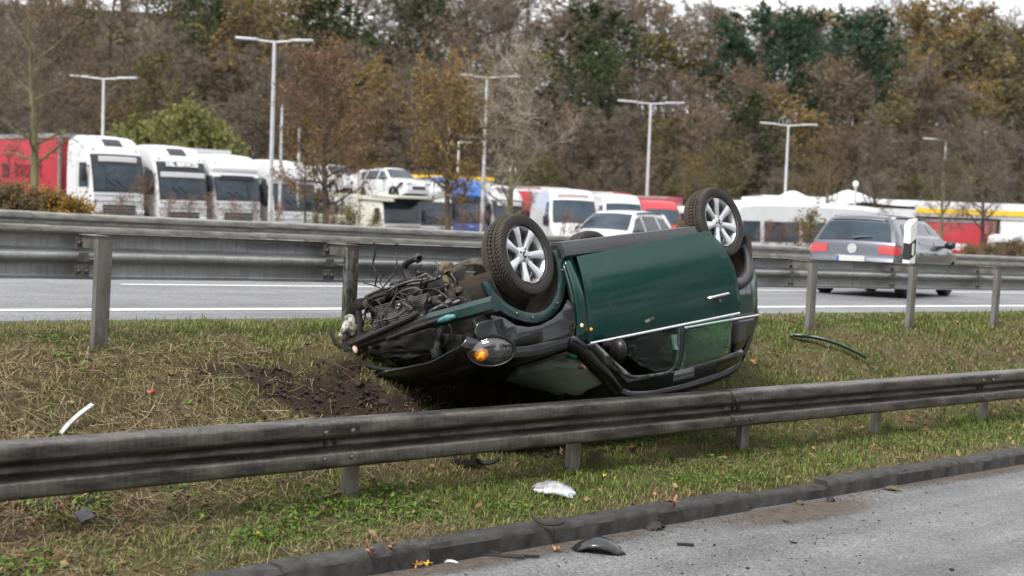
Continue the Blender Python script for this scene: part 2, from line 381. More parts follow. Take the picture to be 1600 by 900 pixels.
# ================================================================== GROUND
def hill(X, Y):
    """ground height (world) away from the road corridor"""
    u = X * ST + Y * CT; v = -X * CT + Y * ST
    z0 = -0.95 - 0.30 * sstep(21, 50, v) - 0.45 * sstep(60, 85, v)
    z0 += 1.5 * sstep(92, 108, Y) + (14.0 + 9.0 * sstep(18, -30, X)) * sstep(106, 165, Y)
    if v < 9.6: z0 = -1.02 + (-1.2) * sstep(9.6, 6.0, v)
    return CZ + z0 - GRADE * max(-60, min(u, 160)) - 0.12
def build_ground():
    xs = np.concatenate([np.linspace(-1500, -140, 18), np.linspace(-130, 150, 71), np.linspace(160, 1500, 18)])
    ys = np.concatenate([np.linspace(-400, -20, 8), np.linspace(-12, 200, 72), np.linspace(215, 1600, 18)])
    V = [(x, y, hill(x, y)) for y in ys for x in xs]
    nx = len(xs); F = [(j * nx + i, j * nx + i + 1, (j + 1) * nx + i + 1, (j + 1) * nx + i) for j in range(len(ys) - 1) for i in range(nx - 1)]
    me = np_mesh('ground', V, F); shade(me, 60)
    tag(link('ground', me, M['soil_ground']), kind='structure')
build_ground()
def sheet(name, u0, u1, v0, v1, z0, z1, m, nu=60, nv=4, parent=None):
    V = []; us = np.linspace(u0, u1, nu + 1); vs = np.linspace(v0, v1, nv + 1)
    for v in vs:
        for u in us: V.append((u, v, z0 + (z1 - z0) * (v - v0) / (v1 - v0)))
    n = nu + 1; F = [(j * n + i, j * n + i + 1, (j + 1) * n + i + 1, (j + 1) * n + i) for j in range(nv) for i in range(nu)]
    o = link(name, np_mesh(name, V, F), m, parent)
    if parent is None: o.matrix_world = ROAD
    return o
V_KERB, Z_ROAD = 5.93, -1.985
near_road = tag(sheet('near_road', -60, 140, -8, V_KERB + 0.05, Z_ROAD - 0.22, Z_ROAD, M['asphalt_near']), kind='structure')
Z_FAR = -0.885
far_road = tag(sheet('far_road', -60, 160, 9.55, 21.6, Z_FAR, Z_FAR - 0.05, M['asphalt_far']), kind='structure')
def zfar(v): return Z_FAR - 0.05 * (v - 9.55) / 12.05
ml = tag(sheet('road_edge_line', -60, 160, 10.36, 10.58, zfar(10.36) + 0.004, zfar(10.58) + 0.004, M['paint'], nv=1), kind='structure')
lane = empty('lane_line', ROAD); lane['kind'] = 'structure'
for v in (13.9, 17.4):
    for k in range(-3, 10):
        u = (7.15 if v < 15 else 2.0) + 9.0 * k - 0.0
        sheet('lane_dash', u, u + 4.5, v, v + 0.15, zfar(v) + 0.004, zfar(v + .15) + 0.004, M['paint'], 2, 1, lane)
sheet('outer_edge_line', -60, 160, 20.3, 20.5, zfar(20.3) + 0.004, zfar(20.5) + 0.004, M['paint'], nv=1, parent=lane)
# dirt washed onto the road by the kerb
M['dirt_wash'] = mat('road_dirt', (0.105, 0.08, 0.058), 0.95, var=0.35, scale=14, bump=0.6, bscale=90)
def _wash(m):
    nt = m.node_tree; b = nt.nodes['Principled BSDF']; at = nt.nodes.new('ShaderNodeAttribute'); at.attribute_name = 'Col'; nz = nt.nodes.new('ShaderNodeTexNoise'); nz.inputs['Scale'].default_value = 11; nz.inputs['Detail'].default_value = 8; nz.inputs['Roughness'].default_value = .75
    tc = nt.nodes.new('ShaderNodeTexCoord'); ad = nt.nodes.new('ShaderNodeMath'); ad.operation = 'ADD'; mr = nt.nodes.new('ShaderNodeMapRange'); mr.inputs['From Min'].default_value = .62; mr.inputs['From Max'].default_value = 1.05; mr.inputs['To Max'].default_value = .6
    K = nt.links.new; K(tc.outputs['Object'], nz.inputs['Vector']); K(at.outputs['Fac'], ad.inputs[0]); K(nz.outputs[0], ad.inputs[1]); K(ad.outputs[0], mr.inputs['Value']); K(mr.outputs[0], b.inputs['Alpha'])
M['dirt_film'] = mat('road_dirt_film', (0.105, 0.08, 0.058), 0.95, var=0.35, scale=14); _wash(M['dirt_film'])
def dirt_patch(name, uc, vc, lu, lv, seed):
    V = []; C = []; n, m = 48, 6
    for j in range(m + 1):
        f = j / m
        for k in range(n):
            t = 2 * math.pi * k / n; u = uc + lu * f * math.cos(t); v = min(V_KERB - 0.012, vc + lv * f * math.sin(t)); V.append((u, v, Z_ROAD + 0.005 - 0.22 * (V_KERB - v) / 14)); C.append((1 - f,) * 3)
    F = [(j * n + k, j * n + (k + 1) % n, (j + 1) * n + (k + 1) % n, (j + 1) * n + k) for j in range(m) for k in range(n)]
    o = link(name, np_mesh(name, V, F, colors=np.array(C)), M['dirt_film']); o.matrix_world = ROAD; return tag(o, kind='structure')
dirt_patch('road_dirt', 8.35, 5.72, 1.15, 0.36, 3); dirt_patch('road_dirt', 5.3, 5.90, 2.2, 0.22, 8); dirt_patch('road_dirt', 12.0, 5.90, 3.0, 0.2, 8)

# ------------------------------------------------------------------ kerb
kerb = empty('kerb', ROAD); kerb['kind'] = 'structure'
def kerb_meshes():
    out = []
    for q in range(5):
        rnd = random.Random(q); h = 0.122; w = 0.16; ln = 0.996; n = 14; ch = 0.03
        prof = [(0, -0.12), (0, h - ch), (ch * 0.4, h - ch * .4), (ch, h), (w, h), (w, -0.12)]
        V = []; F = []; m = len(prof)
        for i in range(n + 1):
            t = i / n
            for j, (a, b) in enumerate(prof):
                k = mnoise.noise((t * 6 + q * 9, j * 1.7, q)) * 0.006
                if j in (2, 3): k -= max(0, mnoise.noise((t * 11 + q * 5, 3.3, q))) * 0.018
                V.append((t * ln, a - (k if j < 3 else 0), b + (k if j >= 2 and j < 5 else 0)))
        for i in range(n):
            for j in range(m - 1): F.append((i * m + j, (i + 1) * m + j, (i + 1) * m + j + 1, i * m + j + 1))
        b = MB(); b.add(V, F + [tuple(range(m)), tuple(n * m + j for j in range(m - 1, -1, -1))]); me = b.mesh('kerb_stone'); me.materials.append(M['kerb']); shade(me, 40); out.append(me)
    return out
KM = kerb_meshes(); rk = random.Random(4)
for k in range(-4, 40):
    o = bpy.data.objects.new('kerb_stone', KM[k % 5]); COL.objects.link(o); o.parent = kerb
    o.location = (4.02 + k, V_KERB + rk.uniform(-.005, .005), Z_ROAD + rk.uniform(-.006, .004)); o.rotation_euler = (rk.uniform(-.02, .02), 0, rk.uniform(-.004, .004))
    if k == 4: o.rotation_euler = (-.05, 0.006, -.03); o.location.y += 0.03; o.location.z -= 0.025

# ------------------------------------------------------------------ bank between the carriageways
CAR_U, CAR_V = 7.6, 7.7
def bank_z(u, v):
    pts = [(5.98, -1.95), (6.07, -1.885), (6.2, -1.86), (6.45, -1.83), (6.8, -1.775), (7.05, -1.66), (7.5, -1.40), (7.95, -1.13), (8.3, -0.985), (8.7, -0.93), (9.3, -0.895), (9.52, -0.884), (9.72, -0.91)]
    z = lerp_tab(pts, v)
    # trough ploughed by the car and the soil it pushed up
    f = sstep(6.1, 7.0, u) * sstep(10.1, 8.8, u) * sstep(6.95, 7.5, v) * sstep(8.5, 8.05, v)
    z -= 0.34 * f
    g2 = math.exp(-((u - 5.6) / 0.6) ** 2 - ((v - 7.75 + 0.1 * (u - 5.3)) / 0.34) ** 2); z -= 0.09 * g2
    g3 = math.exp(-((u - 5.5) / 0.55) ** 2 - ((v - 7.15) / 0.2) ** 2); z += 0.03 * g3
    return z
def soil_mask(u, v):
    n = mnoise.noise((u * 1.6, v * 3.0, 2.0)) * 0.5 + mnoise.noise((u * 5, v * 7, 5.0)) * 0.35
    d = 1.12 - math.hypot((u - 5.65) / 1.05, (v - 7.74 + 0.24 * (u - 5.7)) / 0.36)
    d2 = 1.0 - math.hypot((u - 7.1) / 1.25, (v - 7.6) / 0.75)
    return sstep(0.05, 0.5, max(d, d2) + n * 1.05)
def thin_mask(u, v):
    """how dead and sparse the sward is (0 green, 1 bare thatch)"""
    n = mnoise.noise((u * 0.9 + 4, v * 1.6, 1.0)) + 0.6 * mnoise.noise((u * 2.6, v * 3.4, 7.0)) + 0.35 * mnoise.noise((u * 7, v * 8, 3.0))
    t = 0.45 + 0.55 * n
    t += 0.6 * sstep(5.2, 3.4, u) * sstep(8.5, 8.1, v) * sstep(6.5, 6.9, v) + .5 * sstep(3.4, 2.4, u) * sstep(7.0, 6.7, v)       # dead clippings at the left
    t += 0.4 * sstep(6.25, 6.0, v) - 0.36 * sstep(7.0, 6.8, v) * sstep(6.1, 6.3, v)
    t -= 0.28 * sstep(6.2, 6.45, v) * sstep(6.95, 6.7, v) * sstep(3.6, 4.6, u) * sstep(8.5, 6.5, u)
    t -= 0.12 * sstep(8.1, 8.5, v)
    return min(1, max(0, t))
def build_bank():
    us = np.concatenate([np.arange(-2, 18, 0.055), np.arange(18, 140, 0.6)]); vs = np.arange(5.99, 9.72, 0.05)
    V = []; C = []
    for v in vs:
        for u in us:
            z = bank_z(u, v); s = soil_mask(u, v) if u < 11 else 0.0
            a = 0.018 * sstep(9.5, 9.2, v) + 0.002
            n1 = mnoise.noise((u * 2.2, v * 2.2, 0)) * a * 1.6 + mnoise.noise((u * 9, v * 9, 4)) * a
            n1 += s * (mnoise.noise((u * 14, v * 14, 8)) * 0.035 + abs(mnoise.noise((u * 6, v * 6, 9))) * 0.05)
            V.append((u, v, z + n1))
            q = 0.5 + 0.5 * mnoise.noise((u * 8, v * 8, 2)); t = thin_mask(u, v) if u < 30 else 0.6
            th = np.array((0.115, 0.085, 0.05)) * (0.5 + 0.8 * q); gr = np.array((0.085, 0.085, 0.035)) * (0.6 + 0.6 * q)
            so = np.array((0.030, 0.021, 0.015)) * (0.6 + 0.9 * q)
            c = th * t + gr * (1 - t); c = c * (1 - s) + so * s
            if v > 9.35: w = sstep(9.35, 9.6, v); c = c * (1 - w) + np.array((0.13, 0.125, 0.115)) * w
            C.append(c)
    nu = len(us); F = np.array([(j * nu + i, j * nu + i + 1, (j + 1) * nu + i + 1, (j + 1) * nu + i) for j in range(len(vs) - 1) for i in range(nu - 1)])
    me = np_mesh('bank', V, F, colors=np.array(C)); shade(me, 70)
    m = attr_mat('bank_soil', 0.95, 0.15)
    nt = m.node_tree; tc = nt.nodes.new('ShaderNodeTexCoord'); nz = nt.nodes.new('ShaderNodeTexNoise'); nz.inputs['Scale'].default_value = 55; nz.inputs['Detail'].default_value = 6
    bp = nt.nodes.new('ShaderNodeBump'); bp.inputs['Strength'].default_value = 0.8; bp.inputs['Distance'].default_value = 0.03
    nt.links.new(tc.outputs['Object'], nz.inputs['Vector']); nt.links.new(nz.outputs[0], bp.inputs['Height']); nt.links.new(bp.outputs[0], nt.nodes['Principled BSDF'].inputs['Normal'])
    o = link('bank', me, m); o.matrix_world = ROAD; tag(o, kind='structure')
build_bank()
# strip of verge and the parking place beyond the far barrier
sheet_v = tag(sheet('parking_place', -70, 190, 26, 86, -1.06, -1.27, M['lot'], 30, 6), kind='structure')

# ================================================================== GUARD RAILS
def w_profile():                  # W-beam: (b = height below top, a = towards the traffic), 0.31 m high, 0.083 deep
    pts = [(0, 0), (0.012, -0.002), (0.055, -0.008), (0.076, -0.020), (0.083, -0.040), (0.083, -0.070), (0.081, -0.092), (0.068, -0.106), (0.030, -0.122), (0.008, -0.132), (0.0, -0.146), (0.0, -0.164),
           (0.008, -0.178), (0.030, -0.188), (0.068, -0.204), (0.081, -0.218), (0.083, -0.240), (0.083, -0.272), (0.078, -0.292), (0.058, -0.303), (0.012, -0.309), (0, -0.31)]
    fine = catmull([(a, 0, b) for a, b in pts], 2); return [(p.x, p.z) for p in fine]
WP = w_profile()
def beam_mesh(length, name, lap=True):
    t = 0.006; outer = WP; inner = [(a - t, b) for a, b in WP]; prof = outer + inner[::-1]
    b = MB(); n = 9
    b.sweep(prof, n, lambda i: (Vector((length * i / (n - 1), 0, 0)), Vector((0, 1, 0)), Vector((0, 0, 1))), closed=True)
    me = b.mesh(name); shade(me, 11); return me
def c_post_mesh(h, w=0.10, d=0.055, t=0.008, name='post'):
    prof = [(-w / 2, 0), (w / 2, 0), (w / 2, d), (w / 2 - 0.022, d), (w / 2 - .022, d - t), (w / 2 - t, d - t), (w / 2 - t, t), (-w / 2 + t, t), (-w / 2 + t, d - t), (-w / 2 + .022, d - t), (-w / 2 + .022, d), (-w / 2, d)]
    b = MB(); b.sweep(prof, 2, lambda i: (Vector((0, 0, -h * i)), Vector((1, 0, 0)), Vector((0, 1, 0))), closed=True)
    me = b.mesh(name); shade(me, 20); return me
def bolt_mesh(r=0.014, h=0.014):
    b = MB(); b.lathe([(0, h), (r * .7, h), (r, h * .5), (r, 0), (r * 1.5, 0), (r * 1.5, -0.004)], 8, Matrix.Rotation(R(-90), 4, 'X')); me = b.mesh('bolt'); shade(me, 40); return me   # points to +y
BOLT = bolt_mesh(); BOLT.materials.append(M['bolt'])
def obj_of(name, me, parent, loc, rot=(0, 0, 0), sc=(1, 1, 1)):
    o = bpy.data.objects.new(name, me); COL.objects.link(o); o.parent = parent; o.location = loc; o.rotation_euler = rot; o.scale = sc; return o
def guard_rail(name, label, v, ztop, u0, u1, m, side, post_m, post_off, post_h, first_post, beam_lap, step=2.0, group=None, bolts=True, muddy=(), skip=None):
    """side +1: the corrugation faces +v, -1: faces -v (towards the camera)"""
    root = empty(name, ROAD @ Matrix.Translation((u0, v, ztop)), label=label, cat='guard rail')
    bl = 4.0; bm_ = beam_mesh(bl + 0.30, 'beam'); bm_.materials.append(m)
    pm = c_post_mesh(post_h); pm.materials.append(post_m); pmm = pm.copy(); pmm.materials.clear(); pmm.materials.append(M['post_muddy'])
    n = int((u1 - u0) / bl); rr = random.Random(hash(name) % 99 if False else len(name))
    for k in range(n):
        x = beam_lap - u0 + bl * k
        x -= bl * math.floor((beam_lap - u0) / bl)
        rz = 0 if side > 0 else math.pi
        # each beam laps 6 mm proud over the next one
        xx = x - 0.15 if side > 0 else x + bl + 0.15
        o = obj_of('beam', bm_, root, (xx, side * 0.004 * (k % 2), rr.uniform(-.004, .004)), (0, rr.uniform(-.0012, .0012), rz))
        if bolts:
            for dx in (-0.10, 0.10):
                for bz in (-0.075, -0.235): obj_of('bolt', BOLT, root, (x + dx, side * 0.091, bz), (0, 0, 0 if side > 0 else math.pi))
            for dx in (-.035, .035): obj_of('bolt', BOLT, root, (x + dx, side * .012, -.155), (0, 0, 0 if side > 0 else math.pi))
    k = 0; x = first_post - u0; x -= step * math.floor(x / step)
    while x < u1 - u0:
        if skip and abs(x + u0 - skip) < .4: x += step; continue
        me = pmm if any(abs(x + u0 - q) < 0.3 for q in muddy) else pm
        obj_of('post', me, root, (x, post_off, -0.03), (rr.uniform(-.02, .02), rr.uniform(-.012, .012), 0)); x += step; k += 1
    return root
near_rail = guard_rail('guard_rail', 'weathered grey guard rail running across the foreground between kerb and wreck', 6.79, -1.243, -6, 62, M['rail_near'], -1, M['post'], 0.02, 0.95, 5.09, 4.9, skip=3.09)
mid_rail = guard_rail('guard_rail', 'guard rail on spacer brackets seen from behind, between wreck and far carriageway', 8.63, -0.219, -6, 90, M['rail_mid'], 1, M['post'], -0.30, 1.25, 4.14, 5.6, muddy=(6.14,))
# spacer brackets between its posts and its beam, with backing plates and bolts
def spacer_mesh():
    b = MB(); t = 0.008
    b.box((0, 0.125, -0.005), (0.10, 0.25, t)); b.box((-.030, .125, -.05), (t, 0.246, 0.085)); b.box((-.02, .246, -.06), (0.10, t, .085)); b.box((-.02, .246, -.25), (0.10, t, .085)); b.box((-.02, .232, -.155), (0.07, t, .055)); b.box((-.02, .06, -.16), (.06, .12, t))
    me = b.mesh('spacer'); me.materials.append(M['post']); return me
SP = spacer_mesh()
x = 4.14 + 6; x -= 2 * math.floor(x / 2)
while x < 96:
    obj_of('spacer', SP, mid_rail, (x, -0.262, 0.0))
    for dx in (-.045, .01):
        for bz in (-.06, -.25): obj_of('bolt', BOLT, mid_rail, (x + dx, -0.022, bz), (0, 0, math.pi))
    obj_of('bolt', BOLT, mid_rail, (x - .03, -.022, -.155), (0, 0, math.pi))
    x += 2.0
far_rail = guard_rail('guard_rail', 'stained guard rail along the far edge of the far carriageway, below the shrubs', 20.8, -0.20, -14, 120, M['rail_far'], -1, M['post'], 0.06, 0.8, 0.4, 1.2, step=4.0, bolts=False)
# delineator clipped to a post
def delineator():
    p = ray(1421, 412, 16.45); root = empty('delineator_post', Matrix.Translation(p) @ Matrix.Rotation(R(43), 4, 'Z'), label='white delineator post with slanted black band on top of the middle guard rail', cat='delineator')
    w, d = 0.135, 0.10
    sec = [(-w / 2, -d * .35), (w / 2, -d * .35), (w / 2 * .75, d * .65), (-w / 2 * .75, d * .65)]
    def seg(z0, z1, s0, s1, name, m, sc=1.0):
        b = MB(); vs = []
        for zz, sl in ((z0, s0), (z1, s1)):
            for (a, c) in sec: vs.append((a * sc, c * sc, zz + sl * (a / w)))
        b.add(vs, [(0, 1, 2, 3), (7, 6, 5, 4)] + [(i, i + 4, (i + 1) % 4 + 4, (i + 1) % 4) for i in range(4)])
        return b.build(name, m, root, 20)
    seg(-0.03, 0.075, 0, 0.07, 'lower_body', M['white_plastic']); seg(0.076, 0.275, 0.07, 0.07, 'black_band', M['black_plastic'], 0.985)
    seg(0.276, 0.50, 0.07, 0.09, 'upper_body', M['white_plastic'])
    b = MB(); b.box((0.0, -d * .35 - .004, .175), (.04, .006, .14)); b.build('reflector', M['reflector'], root)
    return root
delineator()
# ================================================================== OVERTURNED CAR
M['green'] = mat('green_paint', (0.0008, 0.034, 0.027), 0.30, 0.35, col2=(0.022, 0.036, 0.030), scale=5, contrast=(0.27, 0.40), detail=9, coat=0.6, spec=0.3, rvar=0.12)
M['green'].node_tree.nodes['Principled BSDF'].inputs['Coat Roughness'].default_value = 0.10
M['green_dirty'] = mat('green_paint_scuffed', (0.004, 0.034, 0.034), 0.4, 0.3, col2=(0.03, 0.035, 0.033), scale=9, contrast=(0.3, 0.55), coat=0.5, rvar=0.15)
M['cladding'] = mat('grey_cladding', (0.055, 0.057, 0.065), 0.55, var=0.18, scale=30, bump=0.05, bscale=200)
M['black_trim'] = mat('black_trim', (0.010, 0.010, 0.011), 0.35, var=0.3, scale=8)
M['black_roof'] = mat('dark_roof_paint', (0.006, 0.008, 0.009), 0.3, 0.1, coat=0.6, var=0.2, scale=4)
M['tyre'] = mat('tyre_rubber', (0.018, 0.017, 0.016), 0.8, col2=(0.032, 0.028, 0.023), scale=7, bump=0.15, bscale=80)
M['tread'] = mat('tyre_tread', (0.040, 0.035, 0.029), 0.9, col2=(0.075, 0.060, 0.044), scale=11, bump=0.2, bscale=60)
M['alloy'] = mat('alloy_silver', (0.62, 0.63, 0.66), 0.34, 0.75, var=0.08, scale=10)
M['alloy_dark'] = mat('alloy_inner', (0.17, 0.165, 0.155), 0.6, 0.5, var=0.4, scale=9)
M['liner'] = mat('wheel_liner', (0.035, 0.029, 0.024), 0.95, col2=(0.07, 0.05, 0.035), scale=5, bump=0.4, bscale=40)
M['grime'] = mat('engine_grime', (0.035, 0.033, 0.031), 0.7, 0.2, col2=(0.012, 0.011, 0.010), scale=13, bump=0.5, bscale=45)
M['grime_brown'] = mat('muddy_metal', (0.10, 0.085, 0.065), 0.85, 0.1, col2=(0.02, 0.018, 0.016), scale=12, contrast=(0.42, 0.6), bump=0.6, bscale=50)
M['alu'] = mat('dull_aluminium', (0.36, 0.36, 0.35), 0.45, 0.8, col2=(0.08, 0.075, 0.07), scale=14, contrast=(0.4, 0.62), bump=0.3, bscale=50)
M['hose'] = mat('rubber_hose', (0.017, 0.016, 0.016), 0.55, var=0.3, scale=20)
M['wire'] = mat('wire_grey', (0.12, 0.11, 0.10), 0.6, col2=(0.03, 0.03, 0.03), scale=18)
M['chrome'] = mat('chrome', (0.75, 0.75, 0.74), 0.18, 1.0, var=0.1, scale=14)
M['amber'] = mat('amber_lens', (0.95, 0.33, 0.03), 0.2, coat=0.6)
for _b in [M['amber'].node_tree.nodes['Principled BSDF']]: _b.inputs['Emission Color'].default_value = (1, .32, .02, 1); _b.inputs['Emission Strength'].default_value = 0.16   # hazard lamp, lit
M['clear_lens'] = glass_mat('clear_lens', (0.75, 0.76, 0.78), 0.10)
M['cloth_airbag'] = mat('airbag_cloth', (0.74, 0.78, 0.72), 0.9, var=0.06, scale=4, bump=0.15, bscale=9)
M['windscreen'] = glass_mat('windscreen_glass', (0.955, 0.985, 0.97), 0.03, 0.015, (0.35, 0.42, 0.38))
M['side_glass'] = glass_mat('side_glass', (0.78, 0.90, 0.86), 0.025, 0.01, (0.10, 0.17, 0.15))
M['interior'] = mat('interior_black', (0.015, 0.015, 0.016), 0.85, var=0.3, scale=10)
M['fin'] = mat('radiator_fins', (0.15, 0.148, 0.14), 0.6, 0.4, col2=(0.035, 0.034, 0.033), scale=6, contrast=(0.3, 0.6))

# pose: the two right-hand wheel hubs as seen, body rolled onto its roof, far side down
DROOP = 0.07                  # the unloaded rear axle hangs lower in the body than the front one
_Wf = ray(823, 397, 9.75); _Wr = ray(1127, 346, 11.53) + Vector((.2885, -.1226, -.9496)) * DROOP; TILT = 0.30
_F = (_Wf - _Wr).normalized(); _h = _F.cross(Vector((0, 0, 1))).normalized()
if _h.y < 0: _h = -_h
_dn = _F.cross(_h)
if _dn.z > 0: _dn = -_dn
_L = (_h * math.cos(TILT) + _dn * math.sin(TILT)).normalized(); _U = _F.cross(_L)
_R3 = Matrix(((_F.x, _L.x, _U.x), (_F.y, _L.y, _U.y), (_F.z, _L.z, _U.z)))
_O = (_Wf + _Wr) / 2 - _R3 @ Vector((-2.467 / 2, -.80, .22))
CAR = Matrix.Translation(_O) @ _R3.to_4x4()
CAR_I = CAR.inverted()
def loc(px, py, ax, c):
    """car-local point under pixel (px,py) on the local plane axis ax = c"""
    o = CAR_I @ Vector((0, 0, CZ)); d = (CAR_I.to_3x3() @ (ray(px, py, 1) - Vector((0, 0, CZ))))
    return o + d * ((c - o[ax]) / d[ax])
WB = 2.467
def mini_Y(x, z):
    w = lerp_tab([(0.10, 0.70), (0.20, 0.76), (0.30, 0.795), (0.42, 0.828), (0.56, 0.845), (0.70, 0.840), (0.84, 0.814), (0.96, 0.785), (1.10, 0.735), (1.36, 0.615), (1.45, 0.56)], z)
    w *= lerp_tab([(-2.95, 0.80), (-2.85, 0.885), (-2.7, 0.945), (-2.4, 0.985), (-1.9, 1.0), (-0.3, 1.0), (0.05, 0.975), (0.35, 0.91), (0.52, 0.82), (0.68, 0.66)], x)
    return w
MINI_PROF = [(-2.86, 0.20), (-2.92, 0.33), (-2.935, 0.48), (-2.915, 0.60), (-2.885, 0.78), (-2.83, 0.95), (-2.72, 1.14), (-2.58, 1.34), (-2.47, 1.41), (-2.2, 1.448), (-1.7, 1.465), (-1.25, 1.455),
             (-0.98, 1.418), (-0.86, 1.365), (-0.62, 1.17), (-0.32, 0.955), (-0.22, 0.925), (0.02, 0.905), (0.28, 0.872), (0.45, 0.82), (0.57, 0.755), (0.63, 0.705)]
MINI = Body(MINI_PROF, mini_Y, rnd=0.07, bulge=0.035, sub=5)
def crush(p):
    """roof pushed in on the far side"""
    if p.z > 0.93:
        k = sstep(-0.35, 0.65, p.y) * 0.62; p.z = 0.93 + (p.z - 0.93) * (1 - k)
    return p
def build_c(mb, name, m, parent, smooth=35):
    mb.v = [tuple(crush(Vector(v))) for v in mb.v]; return mb.build(name, m, parent, smooth)
def wheel_mesh_parts():
    RO, HW = 0.309, 0.1
    t = MB(); prof = [(0.212, 0.080), (0.222, 0.086), (0.250, 0.094), (0.275, 0.095), (0.288, 0.092), (0.294, 0.084), (RO - .015, 0.066), (RO - .014, 0.03), (RO - .014, -0.03), (RO - .015, -0.066), (0.294, -0.084), (0.290, -0.09), (0.275, -0.095), (0.25, -0.094), (0.222, -0.086), (0.212, -0.08), (0.205, 0.0)]
    t.lathe(prof, 64, None, True)
    tr = MB(); n = 64
    for k in range(n):        # tread blocks: centre chevrons and shoulder lugs
        for row, (a, w, sk) in enumerate(((-0.072, 0.034, 0.5), (-0.036, 0.027, 0.9), (0.0, 0.020, 0.0), (0.036, 0.027, -0.9), (0.072, 0.034, -0.5))):
            th = 2 * math.pi * (k + 0.5 * (row % 2)) / n; dth = 2 * math.pi / n * 0.62; vs = []
            rr = RO - (0.004 if abs(a) > 0.05 else 0)
            for rad in (RO - 0.026, rr):
                for (sa, st) in ((-1, -1), (1, -1), (1, 1), (-1, 1)):
                    y = a + sa * w / 2; ang = th + st * dth / 2 + sk * (y - a) / RO * 1.6 + (abs(a) * sk * -0.5)
                    rd = rad - (0.011 if abs(y) > 0.08 else 0); vs.append((rd * math.cos(ang), rd * math.sin(ang), y))
            tr.add(vs, [(0, 3, 2, 1), (4, 5, 6, 7), (0, 1, 5, 4), (1, 2, 6, 5), (2, 3, 7, 6), (3, 0, 4, 7)])
    b = MB(); b.lathe([(0.219, 0.090), (0.221, 0.080), (0.211, 0.072), (0.198, 0.05), (0.19, -0.01), (0.196, -0.07), (0.212, -0.08)], 64)       # barrel and lip
    b.lathe([(0.0, 0.066), (0.045, 0.066), (0.060, 0.060), (0.072, 0.045), (0.072, 0.02)], 32)                                              # hub
    for k in range(7):                                                                                                                      # spokes widen to the lip
        t0 = 2 * math.pi * k / 7 + 0.1; sec = []
        for r, w, h, th in ((0.050, 0.046, 0.060, 0.03), (0.095, 0.048, 0.066, 0.03), (0.145, 0.057, 0.076, 0.028), (0.185, 0.070, 0.080, 0.026), (0.206, 0.090, 0.078, 0.024)):
            sec.append([(r, -w / 2, h - .008), (r, -w / 4, h), (r, w / 4, h), (r, w / 2, h - .008), (r, w / 2, h - th), (r, -w / 2, h - th)])
        c, s_ = math.cos(t0), math.sin(t0); vs = [(x * c - y * s_, x * s_ + y * c, z) for q in sec for (x, y, z) in q]
        fs = [(i * 6 + j, i * 6 + (j + 1) % 6, (i + 1) * 6 + (j + 1) % 6, (i + 1) * 6 + j) for i in range(4) for j in range(6)] + [(5, 4, 3, 2, 1, 0), tuple(24 + j for j in range(6))]
        b.add(vs, fs)
    d = MB(); d.lathe([(0.0, 0.012), (0.135, 0.012), (0.140, 0.004), (0.140, -0.012), (0.0, -0.012)], 40); d.lathe([(0.0, -0.03), (0.19, -0.03)], 40)
    cap = MB(); cap.lathe([(0.0, 0.072), (0.022, 0.071), (0.026, 0.066)], 24)
    lg = MB(); lg.box((0, 0, 0.0735), (0.034, 0.008, 0.002)); lg.lathe([(0.009, 0.072), (0.009, 0.0748), (0.013, 0.0748), (0.013, 0.072)], 20)
    bo = MB()
    for k in range(4):
        a = 2 * math.pi * (k + .5) / 4; bo.lathe([(0.0, 0.062), (0.011, 0.062), (0.012, 0.056), (0.012, 0.05)], 10, Matrix.Translation((0.042 * math.cos(a), 0.042 * math.sin(a), 0.004)))
    return dict(tyre=(t, M['tyre'], 30), tread=(tr, M['tread'], 10), rim=(b, M['alloy'], 32), brake_disc=(d, M['alloy_dark'], 30), hub_cap=(cap, M['black_trim'], 30), emblem=(lg, M['alloy'], 30), wheel_bolts=(bo, M['bolt'], 30))
WM = {k: (v[0].mesh(k), v[1], v[2]) for k, v in wheel_mesh_parts().items()}
for k, (me, m, s_) in WM.items(): me.materials.append(m); shade(me, s_)
def wheel(parent, x, y, z, steer=0.0, spin=0.0, camber=0.0, sc=1.0):
    w = empty('wheel'); w.parent = parent; sg = -1 if y < 0 else 1
    w.matrix_local = Matrix.Translation((x, y, z)) @ Matrix.Rotation(steer, 4, 'Z') @ Matrix.Rotation(camber, 4, 'X') @ Matrix.Rotation(R(90) if sg < 0 else R(-90), 4, 'X') @ Matrix.Rotation(spin, 4, 'Z') @ Matrix.Scale(sc, 4)
    for k, (me, m, s_) in WM.items():
        o = bpy.data.objects.new(k, me); COL.objects.link(o); o.parent = w
    return w

